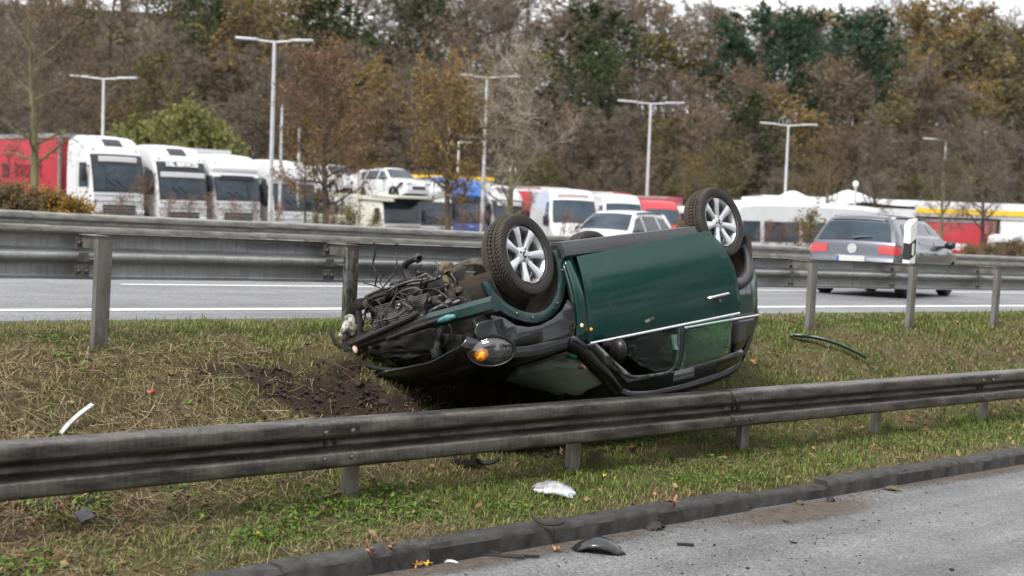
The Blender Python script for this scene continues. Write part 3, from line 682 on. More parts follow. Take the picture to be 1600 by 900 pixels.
def build_mini():
    root = empty('overturned_car', CAR, label='wrecked dark green small car lying on its roof behind the front guard rail', cat='car')
    B = MINI; i_rw0 = B.near(-2.83, .95); i_rw1 = B.near(-2.58, 1.34); i_ws0 = B.near(-0.86, 1.365); i_ws1 = B.near(-0.34, 0.965); i_bon = B.near(-0.24, 0.93); i_bump = B.near(-2.915, 0.60)
    n = len(B.P) - 1
    solid(build_c(B.strip(0, i_bump), 'rear_bumper', M['cladding'], root), 0.02)
    solid(build_c(B.strip(i_bump, i_rw0), 'tailgate', M['green'], root), 0.02)
    solid(build_c(B.strip(i_rw0, i_rw1, -0.88, 0.88), 'rear_window', M['side_glass'], root), 0.004)
    for f0, f1 in ((-1, -.88), (.88, 1)): solid(build_c(B.strip(i_rw0, i_rw1, f0, f1, n=6), 'rear_pillar', M['black_roof'], root), 0.03)
    solid(build_c(B.strip(i_rw1, i_ws0), 'roof', M['black_roof'], root), 0.03)
    solid(build_c(B.strip(i_ws0, i_ws1, -0.86, 0.86, n=16), 'windscreen', M['windscreen'], root), 0.005)
    for f0, f1 in ((-1, -.86), (.86, 1)): solid(build_c(B.strip(i_ws0, i_bon, f0, f1, n=6), 'windscreen_pillar', M['black_roof'], root), 0.04)
    build_c(B.strip(i_ws1, i_bon, -.86, .86, off=-.012), 'scuttle', M['black_trim'], root)
    # bonnet: clamshell, sprung open a little and creased
    bo = B.strip(i_bon, n, n=22)
    hinge = Vector((-0.24, 0, 0.93)); Rb = Matrix.Rotation(R(-5.0), 3, 'Y'); vs = []
    for v in bo.v:
        p = Vector(v); p += Vector((0.0, 0, 0.012 * math.sin(p.y * 7 + p.x * 5) * sstep(-.2, .4, p.x) + 0.01 * mnoise.noise((p.x * 6, p.y * 6, 1)))); vs.append(tuple(hinge + Rb @ (p - hinge)))
    bo.v = vs; bonnet = bo.build('bonnet', M['black_roof'], root, 40); solid(bonnet, 0.018)
    for sg in (-1, 1):          # skirt of the clamshell down to the arch line
        sk = [(-0.24, 0.862), (-0.1, .850), (0.1, .832), (0.28, .802), (0.43, .752), (0.53, .69), (0.545, .62), (0.50, .565), (0.40, .55), (0.32, .59), (0.24, .665), (0.14, .705), (0.03, .718), (-0.10, .70), (-0.22, .66), (-0.30, .60), (-0.345, .66), (-0.33, 0.78), (-.29, .85)]
        o = B.patch(sk, sg, 0.0, 0.08); o.v = [tuple(hinge + Rb @ (Vector(v) - hinge)) for v in o.v]; solid(o.build('bonnet_skirt', M['black_roof'], bonnet, 40), 0.012)
    # flanks
    for sg in (-1, 1):
        # rear quarter with wheel arch
        q = [(-1.80, 0.27), (-1.80, 0.6), (-1.78, 0.955), (-2.2, 0.972), (-2.76, 0.985), (-2.80, .93), (-2.83, .78), (-2.85, .62), (-2.855, .52)] + arc(-WB, 0.31, 0.405, 32, 168, 14) + [(-2.86 + .0, .27)][:0]
        q = [(-1.80, 0.27), (-1.80, 0.6), (-1.78, 0.955), (-2.2, 0.972), (-2.72, 0.985), (-2.77, .93), (-2.82, .78), (-2.845, .62), (-2.845, .46)] + arc(-WB, 0.31, 0.405, 158, 6, 16)[1:] + [(-2.05, .27)]
        solid(build_c(B.patch(q, sg), 'rear_quarter', M['green'], root), 0.02)
        # arch cladding
        a = arc(-WB, 0.31, 0.43, 172, -6, 18) + arc(-WB, 0.31, 0.345, -6, 172, 18)
        solid(build_c(B.patch(a, sg, 0.012, 0.2), 'arch_cladding', M['cladding'], root), 0.05)
        rq = [(-2.845, .47), (-2.86, .33), (-2.82, .20), (-2.70, .19)] + arc(-WB, .31, .405, 200, 160, 5)
        build_c(B.patch(rq, sg), 'bumper_corner', M['cladding'], root)
        # sill
        s_ = MB(); sec = [(0.0, 0.285), (0.030, 0.27), (0.034, 0.22), (0.020, 0.165), (-0.06, 0.145), (-0.09, 0.16), (-0.06, 0.26)]
        s_.sweep([(a_, b_) for a_, b_ in sec], 9, lambda i: (Vector((-0.40 - i * 1.68 / 8, sg * 0.775, 0.0)), Vector((0, sg, 0)), Vector((0, 0, 1))), closed=True)
        s_.build('side_sill', M['cladding'], root, 40)
        # scuttle corner panel ahead of the door carrying the side lamp
        fp = [(-0.50, 0.27), (-0.47, 0.60), (-0.43, 0.90), (-0.30, 0.90), (-0.335, .78), (-0.35, .66), (-.37, .50), (-.40, .30)]
        sp = build_c(B.patch(fp, sg, -.004), 'front_scuttle_panel', M['green'], root); solid(sp, .02)
        # roof rail and B pillar
        rl = [(-0.42, 0.945), (-0.60, 1.085), (-0.86, 1.295), (-1.0, 1.35), (-1.3, 1.388), (-1.7, 1.398), (-2.2, 1.382), (-2.45, 1.345), (-2.57, 1.27), (-2.48, 1.235), (-2.2, 1.27), (-1.7, 1.285), (-1.3, 1.28), (-1.0, 1.25), (-0.80, 1.14), (-0.60, 1.0), (-0.50, 0.93)]
        solid(build_c(B.patch(rl, sg, .004, .1), 'roof_rail', M['black_roof'], root), .04)
        bp = [(-1.56, 0.955), (-1.53, 1.28), (-1.62, 1.285), (-1.66, 0.96)]
        solid(build_c(B.patch(bp, sg, -.01), 'door_pillar', M['black_trim'], root), .04)
        rp = [(-2.30, .975), (-2.36, 1.262), (-2.50, 1.235), (-2.62, 1.12), (-2.72, .985)]
        solid(build_c(B.patch(rp, sg, .002), 'rear_pillar', M['black_roof'], root), .03)
        qg = [(-1.66, .965), (-1.62, 1.283), (-2.2, 1.268), (-2.36, 1.26), (-2.30, .975)]
        solid(build_c(B.patch(qg, sg, -.004), 'quarter_window', M['side_glass'], root), .004)
        ch = MB(); pts = [crush(Vector((x, sg * (mini_Y(x, .965) + .008), .966 + .02 * (-x - 1.6) / 1.1))) for x in np.linspace(-1.60, -2.74, 14)]; ch.tube(pts, 0.010, 6)
        ch.build('window_trim', M['chrome'], root)
        if sg < 0:
            sl = MB(); pts = [Vector((x, sg * (mini_Y(x, z) + .006), z)) for x, z in ((-0.72, 1.10), (-0.86, 1.205), (-1.0, 1.248), (-1.2, 1.268), (-1.38, 1.276), (-1.47, 1.268), (-1.515, 1.235), (-1.53, 1.15), (-1.535, .96))]
            sl.tube(catmull(pts, 4), 0.011, 6); sl.build('window_seal', M['alu'], root)
    # doors
    dpoly = [(-0.525, 0.285), (-0.49, 0.60), (-0.455, 0.80), (-0.44, 0.925), (-1.0, .945), (-1.775, 0.965), (-1.80, 0.85), (-1.795, 0.6), (-1.74, 0.40), (-1.69, 0.30), (-1.66, .285)]
    for sg in (-1, 1):
        door = empty('door'); door.parent = root; hx, hy = -0.50, sg * 0.80
        ang = R(23.0) * (1 if sg < 0 else 0)
        door.matrix_local = Matrix.Translation((hx, hy, 0)) @ Matrix.Rotation(ang, 4, 'Z') @ Matrix.Translation((-hx, -hy, 0))
        fn = lambda mb: mb
        o = MINI.patch(dpoly, sg, 0.004, 0.07).build('door_skin', M['green'], door, 40); solid(o, 0.025, -1, 0.004)
        inn = [(x * 0.96 - .045, z * 0.93 + .04) for x, z in dpoly]
        o = MINI.patch(inn, sg, -0.075, 0.15).build('door_lining', M['interior'], door, 40); solid(o, 0.05, 1)
        tr = MB(); tr.tube([Vector((x, sg * (mini_Y(x, .955) + .012), .936 + .028 * (-x - .44) / 1.33)) for x in np.linspace(-.46, -1.77, 12)], 0.010, 6); tr.build('belt_trim', M['chrome'], door)
        gl = [(-0.66, .945), (-0.74, 1.05), (-0.86, 1.17), (-1.0, 1.245), (-1.3, 1.275), (-1.60, 1.28), (-1.66, 1.24), (-1.72, .965)]
        solid(MINI.patch(gl, sg, -.006, .1).build('window_glass', M['side_glass'], door, 50), .004)
        if sg < 0:
            h = empty('door_handle'); h.parent = door
            k = MB(); pts = [Vector((x, sg * (mini_Y(x, .80) + d), .800 + .012 * (x + 1.6))) for x, d in ((-1.50, .008), (-1.515, .03), (-1.56, .042), (-1.63, .042), (-1.68, .03), (-1.695, .008))]
            k.tube(catmull(pts, 3), [0.010] + [0.0125] * 14 + [0.010], 8); k.build('grip', M['chrome'], h)
            k = MB(); k.sphere((-1.60, sg * (mini_Y(-1.6, .8) - .012), .808), 0.058, 16, 8, (1.15, .35, .62)); k.build('recess', M['black_trim'], h)
            k = MB(); k.lathe([(0, .012), (.012, .012), (.014, .006), (.014, 0)], 14, Matrix.Translation((-1.61, sg * (mini_Y(-1.6, .84) + .003), .838)) @ Matrix.Rotation(R(90), 4, 'X')); k.build('lock', M['alu'], h)
            k = MB(); c0 = Vector((-0.98, sg * (mini_Y(-.98, .86) + .006), .862)); k.box(c0, (0.085, .004, .022), Matrix.Rotation(R(-12), 3, 'Y')); k.build('protection_patch', M['alu'], door)
            # wing mirror
            mr = empty('wing_mirror'); mr.parent = door
            k = MB(); k.sphere((-0.60, sg * 0.95, 1.025), 0.092, 18, 12, (0.62, 1.0, 0.86)); hs = k.build('mirror_shell', M['black_trim'], mr, 60)
            k = MB(); k.tube([(-0.58, sg * .80, .975), (-.585, sg * .86, .98), (-.59, sg * .90, 1.0)], [.03, .024, .026], 10); k.build('mirror_foot', M['black_trim'], mr, 50)
            k = MB(); k.lathe([(0, .004), (.07, .002), (.078, -.004)], 24, Matrix.Translation((-.645, sg * .95, 1.025)) @ Matrix.Rotation(R(-90), 4, 'Y') @ Matrix.Scale(.86, 4, (1, 0, 0))); k.build('mirror_glass', M['chrome'], mr, 50)
            k = MB(); k.lathe([(0, .014), (.010, .012), (.014, .0)], 14, Matrix.Translation((-.485, sg * (mini_Y(-.48, .86) + .001), .835)) @ Matrix.Rotation(R(90), 4, 'X')); k.build('key_reflector', M['amber'], door)
    k = MB(); px = loc(907, 508, 1, -.805); k.lathe([(0, .018), (.018, .014), (.026, .002), (.026, -.01)], 18, Matrix.Translation(px) @ Matrix.Rotation(R(90), 4, 'X')); k.build('side_indicator', mat('indicator_lens', (0.95, 0.72, 0.38), 0.15, coat=0.7), root, 40)
    # underside
    k = MB(); k.box((-1.25, 0, .20), (1.75, 1.50, .05)); k.box((-2.5, 0, .27), (.75, 1.15, .09)); k.box((-1.3, 0, .16), (2.3, .24, .06)); k.box((-.1, 0, .24), (.6, .9, .08)); k.build('floor_pan', M['grime'], root)
    k = MB(); k.tube([(-.2, .12, .15), (-1.0, .10, .135), (-1.9, .18, .14), (-2.3, .3, .2), (-2.85, .34, .26)], [.03, .03, .03, .04, .035], 8); k.build('exhaust', M['grime_brown'], root)
    for y in (-1, 1):
        k = MB(); k.tube([(-WB + .45, y * .5, .23), (-WB, y * .62, .20)], .03, 6); k.tube([(-WB, 0, .28), (-WB, y * .70, .22)], .028, 6); k.build('rear_axle_arm', M['grime'], root)
    for sg in (-1, 1):          # rear wheel tubs
        k = MB(); pr = [(-WB + .36 * math.cos(t), .31 + .36 * math.sin(t)) for t in np.linspace(-.05, math.pi + .05, 18)]
        k.sweep([(0, 0), (1, 0)], 18, lambda i: (Vector((pr[i][0], sg * .80, pr[i][1])), Vector((0, -sg * .26, 0)), Vector((0, 0, 1))), cap=False)
        k.add([(x, sg * .54, z) for x, z in pr], [tuple(range(18))]); k.build('wheel_tub', M['liner'], root, 40)
    # wheels: the far front one is torn off
    wheel(root, 0.0, -.715, .22, steer=R(-5), spin=.3); wheel(root, -WB, -.715, .22 - DROOP, spin=.9); wheel(root, -WB, .715, .22 - DROOP, spin=.2)
    # ---------- stripped front corner
    sg = -1; cx, cz = 0.0, .31
    fl = arc(cx, cz, .405, 196, 8, 22) + arc(cx, cz, .335, 8, 196, 22)
    o = poly_patch(fl, lambda x, z: Vector((x, -.735 + .06 * sstep(.1, .4, x), z)), .2).build('inner_wing', M['green_dirty'], root, 30); solid(o, .035, 1, .006)
    for a_ in (30, 58, 80, 118, 128, 171):
        k = MB(); k.sphere((cx + .37 * math.cos(R(a_)), -.775 + .06 * sstep(.1, .4, cx + .37 * math.cos(R(a_))), cz + .37 * math.sin(R(a_))), .009, 8, 5); k.build('wing_bolt', M['alu'], root, 60)
    k = MB(); pr = [(cx + .335 * math.cos(t), cz + .335 * math.sin(t)) for t in np.linspace(-.05, math.pi + .35, 22)]
    k.sweep([(0, 0), (.5, 0), (1, 0)], 22, lambda i: (Vector((pr[i][0], -.74, pr[i][1])), Vector((0, .34, 0)), Vector((0, 0, 1))), cap=False)
    k.add([(x, -.40, z) for x, z in pr], [tuple(range(22))]); k.build('wheel_liner', M['liner'], root, 40)
    solid(B.patch([(-.40, .30), (-.37, .5), (-.35, .66), (-.44, .70), (-.50, .60), (-.53, .30)], -1, -.03).build('hinge_post', M['green_dirty'], root), .03)
    # ---------- exposed front end
    def Lx(px, py, x): return loc(px, py, 0, x)
    bar = MB(); pts = [Lx(545, 541, .60), Lx(600, 523, .585), Lx(660, 505, .57), Lx(720, 489, .53), Lx(775, 474, .44)]
    def bfr(pl, A, Bv): return lambda i: (pl[i], A, Bv)
    pl = catmull(pts, 4); prof = [(-.03, -.045), (.025, -.05), (.045, -.02), (.045, .03), (.02, .05), (-.03, .045)]
    half = int(len(pl) * .56)
    b1 = MB(); b1.sweep(prof, half + 1, bfr(pl[:half + 1], Vector((1, 0, 0)), Vector((0, 0, 1))), closed=True); cm_ = b1.build('front_crossmember', M['grime'], root, 30)
    b2 = MB(); b2.sweep([(a * 1.08, c * 1.12) for a, c in prof], len(pl) - half, bfr(pl[half:], Vector((1, 0, 0)), Vector((0, 0, 1))), closed=True); b2.build('crossmember_end', M['green_dirty'], root, 30)
    k = MB(); k.tube([Lx(683, 502, .60), Lx(700, 497, .615), Lx(711, 494, .6)], [.012, .026, .014], 10); k.build('painted_bracket', mat('pale_green_paint', (.07, .22, .24), .4, coat=.4, var=.2, scale=20), root)
    k = MB(); k.tube([Lx(548, 538, .65), Lx(600, 515, .64), Lx(640, 497, .62), Lx(655, 488, .60)], [.018, .022, .022, .016], 8); k.tube([Lx(604, 530, .64), Lx(650, 512, .64), Lx(690, 498, .60)], [.01, .02, .012], 8); k.build('torn_bumper_strip', M['hose'], root)
    def quadpanel(name, pix, x, m, th, fins=0, wob=0.0):
        P = [Lx(px, py, x + dx) for px, py, dx in pix]; k = MB(); nu, nv = 40, max(6, fins); vs = []; fs = []
        for j in range(nv + 1):
            for i in range(nu + 1):
                a_, b_ = i / nu, j / nv; p = P[0] * (1 - a_) * (1 - b_) + P[1] * a_ * (1 - b_) + P[2] * a_ * b_ + P[3] * (1 - a_) * b_
                p.x += (0.004 if (fins and j % 2) else 0) + wob * mnoise.noise((a_ * 4, b_ * 3, x * 9)); vs.append(p)
        fs = [(j * (nu + 1) + i, j * (nu + 1) + i + 1, (j + 1) * (nu + 1) + i + 1, (j + 1) * (nu + 1) + i) for j in range(nv) for i in range(nu)]
        k.add(vs, fs); return solid(k.build(name, m, root, 15), th, -1)
    quadpanel('radiator', [(580, 533, 0), (684, 506, 0), (681, 548, .0), (580, 556, 0)], .47, M['fin'], .03, 44, .02)
    quadpanel('condenser', [(588, 478, .0), (668, 458, .0), (660, 500, .0), (582, 522, .0)], .50, M['fin'], .025, 30, .03)
    quadpanel('radiator_tank', [(580, 553, 0), (684, 542, 0), (684, 556, 0), (582, 564, 0)], .50, M['black_trim'], .05, 0, .02)
    k = MB(); k.tube([Lx(690, 500, .50), Lx(686, 524, .50), Lx(682, 552, .50)], .026, 10); k.build('cooler_pipe', M['alu'], root)
    k = MB(); p = Lx(682, 552, .52); k.box(p, (.06, .06, .07), bev=.01); k.build('pipe_foot', M['black_plastic'], root)
    # engine and its surroundings
    rnd = random.Random(11)
    k = MB()
    for (px, py, x, s) in ((640, 452, .25, (.20, .24, .15)), (690, 445, .18, (.22, .22, .16)), (728, 470, .15, (.24, .26, .2)), (735, 515, .22, (.2, .25, .22)), (660, 480, .30, (.14, .3, .16)), (600, 490, .36, (.1, .22, .22)), (715, 540, .30, (.22, .3, .16)), (760, 505, .1, (.3, .2, .2))):
        k.box(Lx(px, py, x), s, Matrix.Rotation(rnd.uniform(-.3, .3), 3, 'X') @ Matrix.Rotation(rnd.uniform(-.3, .3), 3, 'Y'), bev=.02)
    k.box((.02, 0.05, .5), (.62, 1.05, .34), bev=.03)
    k.build('engine_block', M['grime'], root, 35)
    for (px, py, x, s) in ((662, 447, .38, (.04, .10, .05)), (607, 462, .42, (.05, .12, .05)), (690, 470, .36, (.06, .13, .06)), (723, 452, .30, (.09, .12, .04)), (735, 437, .24, (.05, .08, .12)), (650, 468, .44, (.04, .16, .03)), (705, 458, .38, (.04, .06, .12)), (575, 478, .5, (.05, .05, .1)), (748, 452, .22, (.1, .05, .05))):
        k = MB(); k.box(Lx(px, py, x), s, Matrix.Rotation(rnd.uniform(-.6, .6), 3, 'X') @ Matrix.Rotation(rnd.uniform(-.5, .5), 3, 'Z'), bev=.008); k.build('engine_bracket', M['grime_brown'], root, 35)
    for (px, py, x, r) in ((668, 470, .42, .035), (703, 473, .40, .04), (640, 470, .46, .03), (690, 462, .4, .025), (622, 478, .5, .02)):
        k = MB(); k.sphere(Lx(px, py, x), r, 12, 8, (1, 1.2, .8)); k.v = [tuple(Vector(v) * (1 + .05 * mnoise.noise(Vector(v) * 30))) for v in k.v]; k.build('metal_fitting', M['alu'], root, 40)
    k = MB(); k.tube([Lx(660, 492, .46), Lx(690, 478, .44), Lx(720, 470, .4)], .016, 8); k.build('metal_pipe', M['alu'], root, 40)
    # suspension arm, subframe arch next to the front wheel, muddy mount
    k = MB(); k.tube(catmull([Lx(702, 428, .18), Lx(722, 418, .15), Lx(745, 412, .10), Lx(760, 420, .06), Lx(768, 446, .03)], 4), .042, 8); k.tube([Lx(715, 440, .15), Lx(745, 432, .1), Lx(780, 440, .02)], .028, 8); k.tube([Lx(720, 458, .2), Lx(750, 448, .12), Lx(790, 455, 0)], .022, 8); k.build('subframe', M['grime_brown'], root, 45)
    k = MB(); vs = []
    k.sphere(Lx(697, 420, .2), .06, 14, 9, (.8, 1.2, .9)); k.sphere(Lx(699, 445, .22), .055, 14, 9, (.8, .9, 1.6)); k.v = [tuple(Vector(v) + Vector((mnoise.noise(Vector(v) * 22), mnoise.noise(Vector(v) * 22 + Vector((5, 0, 0))), mnoise.noise(Vector(v) * 22 + Vector((0, 7, 0))))) * .03) for v in k.v]
    k.build('mud_packed_mount', mat('packed_mud', (.20, .16, .09), .95, col2=(.045, .035, .025), scale=18, bump=.6, bscale=50), root, 60)
    k = MB(); k.tube(catmull([Lx(650, 458, .3), Lx(636, 432, .3), Lx(632, 418, .3), Lx(638, 409, .3), Lx(652, 403, .3)], 5), [.026] * 20 + [.032], 10); k.build('torn_coolant_hose', M['hose'], root, 50)
    k = MB(); k.lathe([(.033, 0), (.036, .02), (.03, .03)], 12, Matrix.Translation(Lx(651, 403, .3)) @ Matrix.Rotation(R(60), 4, 'X')); k.build('hose_clip', M['grime_brown'], root)
    wires = [([(586, 448), (588, 430), (583, 412), (586, 395), (584, 378)], .36, .007), ([(594, 455), (606, 440), (617, 425), (620, 408), (619, 394)], .38, .006),
             ([(560, 480), (575, 462), (600, 452), (630, 444), (668, 428)], .45, .012), ([(566, 512), (575, 480), (590, 470), (604, 500), (600, 515)], .53, .006), ([(600, 470), (612, 452), (640, 440), (668, 436)], .46, .010), ([(612, 500), (610, 478), (622, 458), (646, 450), (660, 455)], .47, .007),
             ([(574, 500), (570, 488), (578, 478), (588, 490), (580, 505)], .55, .006), ([(705, 428), (712, 440), (708, 452), (716, 466)], .26, .005), ([(590, 520), (600, 490), (615, 470), (620, 450)], .52, .006), ([(640, 470), (655, 455), (680, 452), (700, 466)], .43, .007), ([(585, 505), (600, 500), (620, 495), (640, 480)], .54, .008),
             ([(595, 458), (630, 446), (660, 442), (690, 432)], .40, .013), ([(555, 470), (580, 466), (606, 458)], .5, .016), ([(690, 545), (705, 520), (700, 500), (712, 488)], .45, .008), ([(740, 500), (748, 520), (742, 545), (752, 560)], .36, .01), ([(617, 462), (640, 470), (668, 462), (700, 480)], .48, .006)]
    for i, (w, x, r) in enumerate(wires):
        k = MB(); k.tube(catmull([Lx(px, py, x) for px, py in w], 5), r, 6); k.build('wire' if r < .01 else 'hose', M['wire'] if i % 3 else M['hose'], root, 60)
    # left front corner: frame leg, white bottle, torn liner and the other indicator
    k = MB(); k.box(Lx(563, 477, .5), (.10, .09, .07), bev=.015); k.tube([Lx(553, 479, .52), Lx(580, 474, .48), Lx(612, 462, .38)], .03, 8); k.tube([Lx(560, 485, .55), Lx(562, 510, .56), Lx(560, 545, .58)], .026, 8); k.tube([Lx(566, 520, .56), Lx(572, 548, .56)], .02, 8); k.build('frame_leg', M['grime'], root, 40)
    k = MB(); k.sphere(Lx(546, 508, .62), .066, 16, 10, (.7, .7, 1.25)); k.sphere(Lx(540, 524, .62), .045, 12, 8); k.v = [tuple(Vector(v) + Vector((1, .6, .8)) * mnoise.noise(Vector(v) * 14) * .05) for v in k.v]
    k.build('washer_bottle', mat('dirty_white_plastic', (.50, .50, .45), .6, col2=(.07, .06, .04), scale=16, contrast=(.42, .56)), root, 60)
    k = MB(); P = [Lx(516, 516, .72), Lx(523, 534, .72), Lx(535, 547, .70), Lx(548, 552, .66)]
    k.sweep([(-.0, -.035), (.012, 0), (0, .035), (-.012, 0)], len(P), bfr(P, Vector((1, 0, 0)), Vector((0, .4, .9))), closed=True); k.build('torn_arch_liner', M['hose'], root, 50)
    k = MB(); k.sphere(Lx(555, 545, .64), .035, 12, 8, (.5, .7, 1.1)); k.build('broken_indicator', mat('broken_lens', (.8, .42, .25), .3, col2=(.75, .7, .65), scale=20), root, 60)
    # nose lip of the bonnet with its torn inner skin
    lip = catmull([Lx(551, 547, .60), Lx(562, 562, .61), Lx(580, 574, .62), Lx(617, 579, .62), Lx(655, 573, .61), Lx(690, 562, .59), Lx(716, 548, .55), Lx(735, 535, .50)], 4)
    k = MB(); k.tube(lip, [.014] + [.022] * (len(lip) - 2) + [.012], 8); k.build('bonnet_lip', M['black_trim'], root, 60)
    low = catmull([Lx(566, 566, .52), Lx(585, 584, .48), Lx(605, 596, .44), Lx(640, 604, .42), Lx(680, 604, .42), Lx(712, 598, .42), Lx(735, 585, .42), Lx(750, 565, .42)], 4)
    k = MB(); k.add([p for p in lip] + [p for p in low], [(i, i + 1, len(lip) + i + 1, len(lip) + i) for i in range(len(lip) - 1)]); solid(k.build('bonnet_nose', M['black_roof'], root, 60), .012)
    # more of the stripped engine bay
    r2 = random.Random(23)
    for i in range(26):
        px = r2.uniform(585, 745); t_ = (px - 585) / 160; py = r2.uniform(452 - 26 * t_, 500 - 30 * t_); x = r2.uniform(.22, .40) - .12 * t_; s0 = r2.uniform(.03, .075)
        k = MB(); rot = Matrix.Rotation(r2.uniform(-1, 1), 3, 'X') @ Matrix.Rotation(r2.uniform(-1, 1), 3, 'Y') @ Matrix.Rotation(r2.uniform(-1, 1), 3, 'Z')
        if i % 3: k.box(Lx(px, py, x), (s0 * r2.uniform(.6, 1.6), s0 * r2.uniform(.8, 2.4), s0 * r2.uniform(.5, 1.2)), rot, bev=.006)
        else: k.lathe([(0, s0), (s0 * .5, s0), (s0 * .55, s0 * .8), (s0 * .55, -s0 * .8), (s0 * .4, -s0), (0, -s0)], 12, Matrix.Translation(Lx(px, py, x)) @ rot.to_4x4())
        k.build('engine_part', (M['grime'], M['hose'], M['grime_brown'], M['grime'], M['alu'])[i % 5 if i % 10 != 4 else 0], root, 35)
    for i in range(16):
        px = r2.uniform(560, 690); py = r2.uniform(440, 510) - .12 * (px - 560); x = r2.uniform(.40, .56); q = [(px, py)]
        for _ in range(4): q.append((q[-1][0] + r2.uniform(-16, 22), q[-1][1] + r2.uniform(-16, 14)))
        k = MB(); k.tube(catmull([Lx(a, b, x + r2.uniform(-.03, .03)) for a, b in q], 4), r2.uniform(.003, .008), 5); k.build('wire', M['wire'] if i % 4 == 0 else M['hose'], root, 60)
    # headlight on the bonnet
    hl = empty('headlight'); hl.parent = root; c = loc(768, 548, 1, -.70); nrm = Vector((.72, -.66, .16)).normalized(); c = c + nrm * .015
    zz = nrm; xx = (Vector((0, 0, -1)) + zz * zz.z).normalized(); yy = zz.cross(xx); rt_ = Matrix(((xx.x, yy.x, zz.x, c.x), (xx.y, yy.y, zz.y, c.y), (xx.z, yy.z, zz.z, c.z), (0, 0, 0, 1)))
    el = Matrix.Diagonal((.098, .158, 1, 1)); tl = Matrix.Rotation(R(-8), 4, 'Z')
    T = rt_ @ tl @ el
    k = MB(); k.lathe([(1.0, .012), (1.05, .0), (1.0, -.02), (.85, -.06), (.0, -.09)], 36, T); k.build('reflector_bowl', M['chrome'], hl, 60)
    k = MB(); k.lathe([(0, .050), (.35, .047), (.65, .036), (.88, .020), (1.0, .004)], 36, T); solid(k.build('lens', M['clear_lens'], hl, 60), .003)
    k = MB(); k.lathe([(1.0, .010), (1.06, .014), (1.10, .0), (1.06, -.012)], 36, T); k.build('bezel', M['black_trim'], hl, 60)
    k = MB(); k.sphere(rt_ @ Vector((-.005, .072, .0)), .052, 16, 10, (.8, 1.1, .8)); k.v = [tuple(Vector(v) + Vector((1, 1, 1)) * mnoise.noise(Vector(v) * 40) * .012) for v in k.v]; k.build('turn_signal_bulb', M['amber'], hl, 60)
    k = MB(); k.sphere(rt_ @ Vector((.0, -.055, -.02)), .042, 14, 8); k.build('projector', M['alloy_dark'], hl, 60)
    k = MB(); k.box(loc(778, 524, 1, -.58), (.20, .14, .10), Matrix.Rotation(.3, 3, 'Z'), bev=.03); k.build('headlight_housing', mat('housing_plastic', (.10, .105, .13), .35, var=.3, scale=14), hl, 40)
    # airbag, stickers, seats, dashboard
    k = MB(); nseg = 26; vs = []
    ctr = Vector((-.70, -.18, 1.10))
    k.sphere(ctr, .36, 54, 30, (.74, 1.42, .66)); out = []
    for v in k.v:
        p = Vector(v); d = (p - ctr); nn = mnoise.noise(d * 6) * .05 + mnoise.noise(d * 13 + Vector((3, 0, 0))) * .03 - abs(mnoise.noise(Vector((d.x * 9, d.y * 5, d.z * 9)))) * .09 - abs(mnoise.noise(Vector((d.y * 14 + 4, d.x * 8, 2)))) * .04; out.append(tuple(p + d.normalized() * nn))
    k.v = [(x, y, min(z, .93 + (.955 + (-.32 - x) * .722 - .93) * (1 - .62 * sstep(-.35, .65, y)) - .02 + .4 * (z - 1.2 if z > 1.2 else 0) * .05)) for x, y, z in out]; k.build('airbag', M['cloth_airbag'], root, 80)
    ii = B.near(-.52, 1.1)
    def sticker(px, py, r, m, name):
        i, fr = min(((i, f) for i in range(i_ws0, i_ws1 + 1) for f in np.linspace(-.86, -.2, 40)), key=lambda q: (Vector(to_px(CAR @ B.pt(q[0], q[1]))) - Vector((px, py))).length)
        p = B.pt(i, fr, .004); q1 = B.pt(i, fr + .05, .004) - p; q2 = B.pt(min(i + 2, len(B.P) - 1), fr, .004) - p; q1.normalize(); nz = q1.cross(q2).normalized(); q2 = nz.cross(q1)
        k = MB(); k.add([p + q1 * r * math.cos(t) + q2 * r * math.sin(t) for t in np.linspace(0, 2 * math.pi, 20)[:-1]], [tuple(range(19))]); solid(k.build(name, m, root), .002, 0)
    sticker(895, 560, .040, mat('green_sticker', (.02, .22, .10), .5), 'green_sticker'); sticker(907, 571, .026, mat('red_sticker', (.40, .14, .09), .5), 'red_sticker')
    k = MB(); k.box((-.52, 0, .80), (.42, 1.36, .22), bev=.06); k.build('dashboard', M['interior'], root, 40)
    for y in (-.36, .36):
        k = MB(); k.box((-1.22, y, .46), (.52, .46, .16), bev=.05); k.box((-1.50, y, .78), (.16, .46, .62), Matrix.Rotation(R(-14), 3, 'Y'), bev=.06); k.box((-1.60, y, 1.10 if y < 0 else 1.0), (.10, .24, .16), bev=.04); k.build('front_seat', M['interior'], root, 40)
    k = MB(); k.box((-2.15, 0, .70), (.16, 1.1, .55), Matrix.Rotation(R(-16), 3, 'Y'), bev=.05); k.build('rear_seat', M['interior'], root, 40)
    k = MB(); k.box((-1.52, -.735, 1.06), (.05, .02, .12), Matrix.Rotation(.2, 3, 'Y')); k.build('loose_label', M['white_plastic'], root)
    return root
def to_px(p):
    d = p - Vector((0, 0, CZ)); k = d.dot(_fw); return (800 + FPX * d.dot(_rt) / k, 450 - FPX * d.dot(_up) / k)
mini = build_mini()
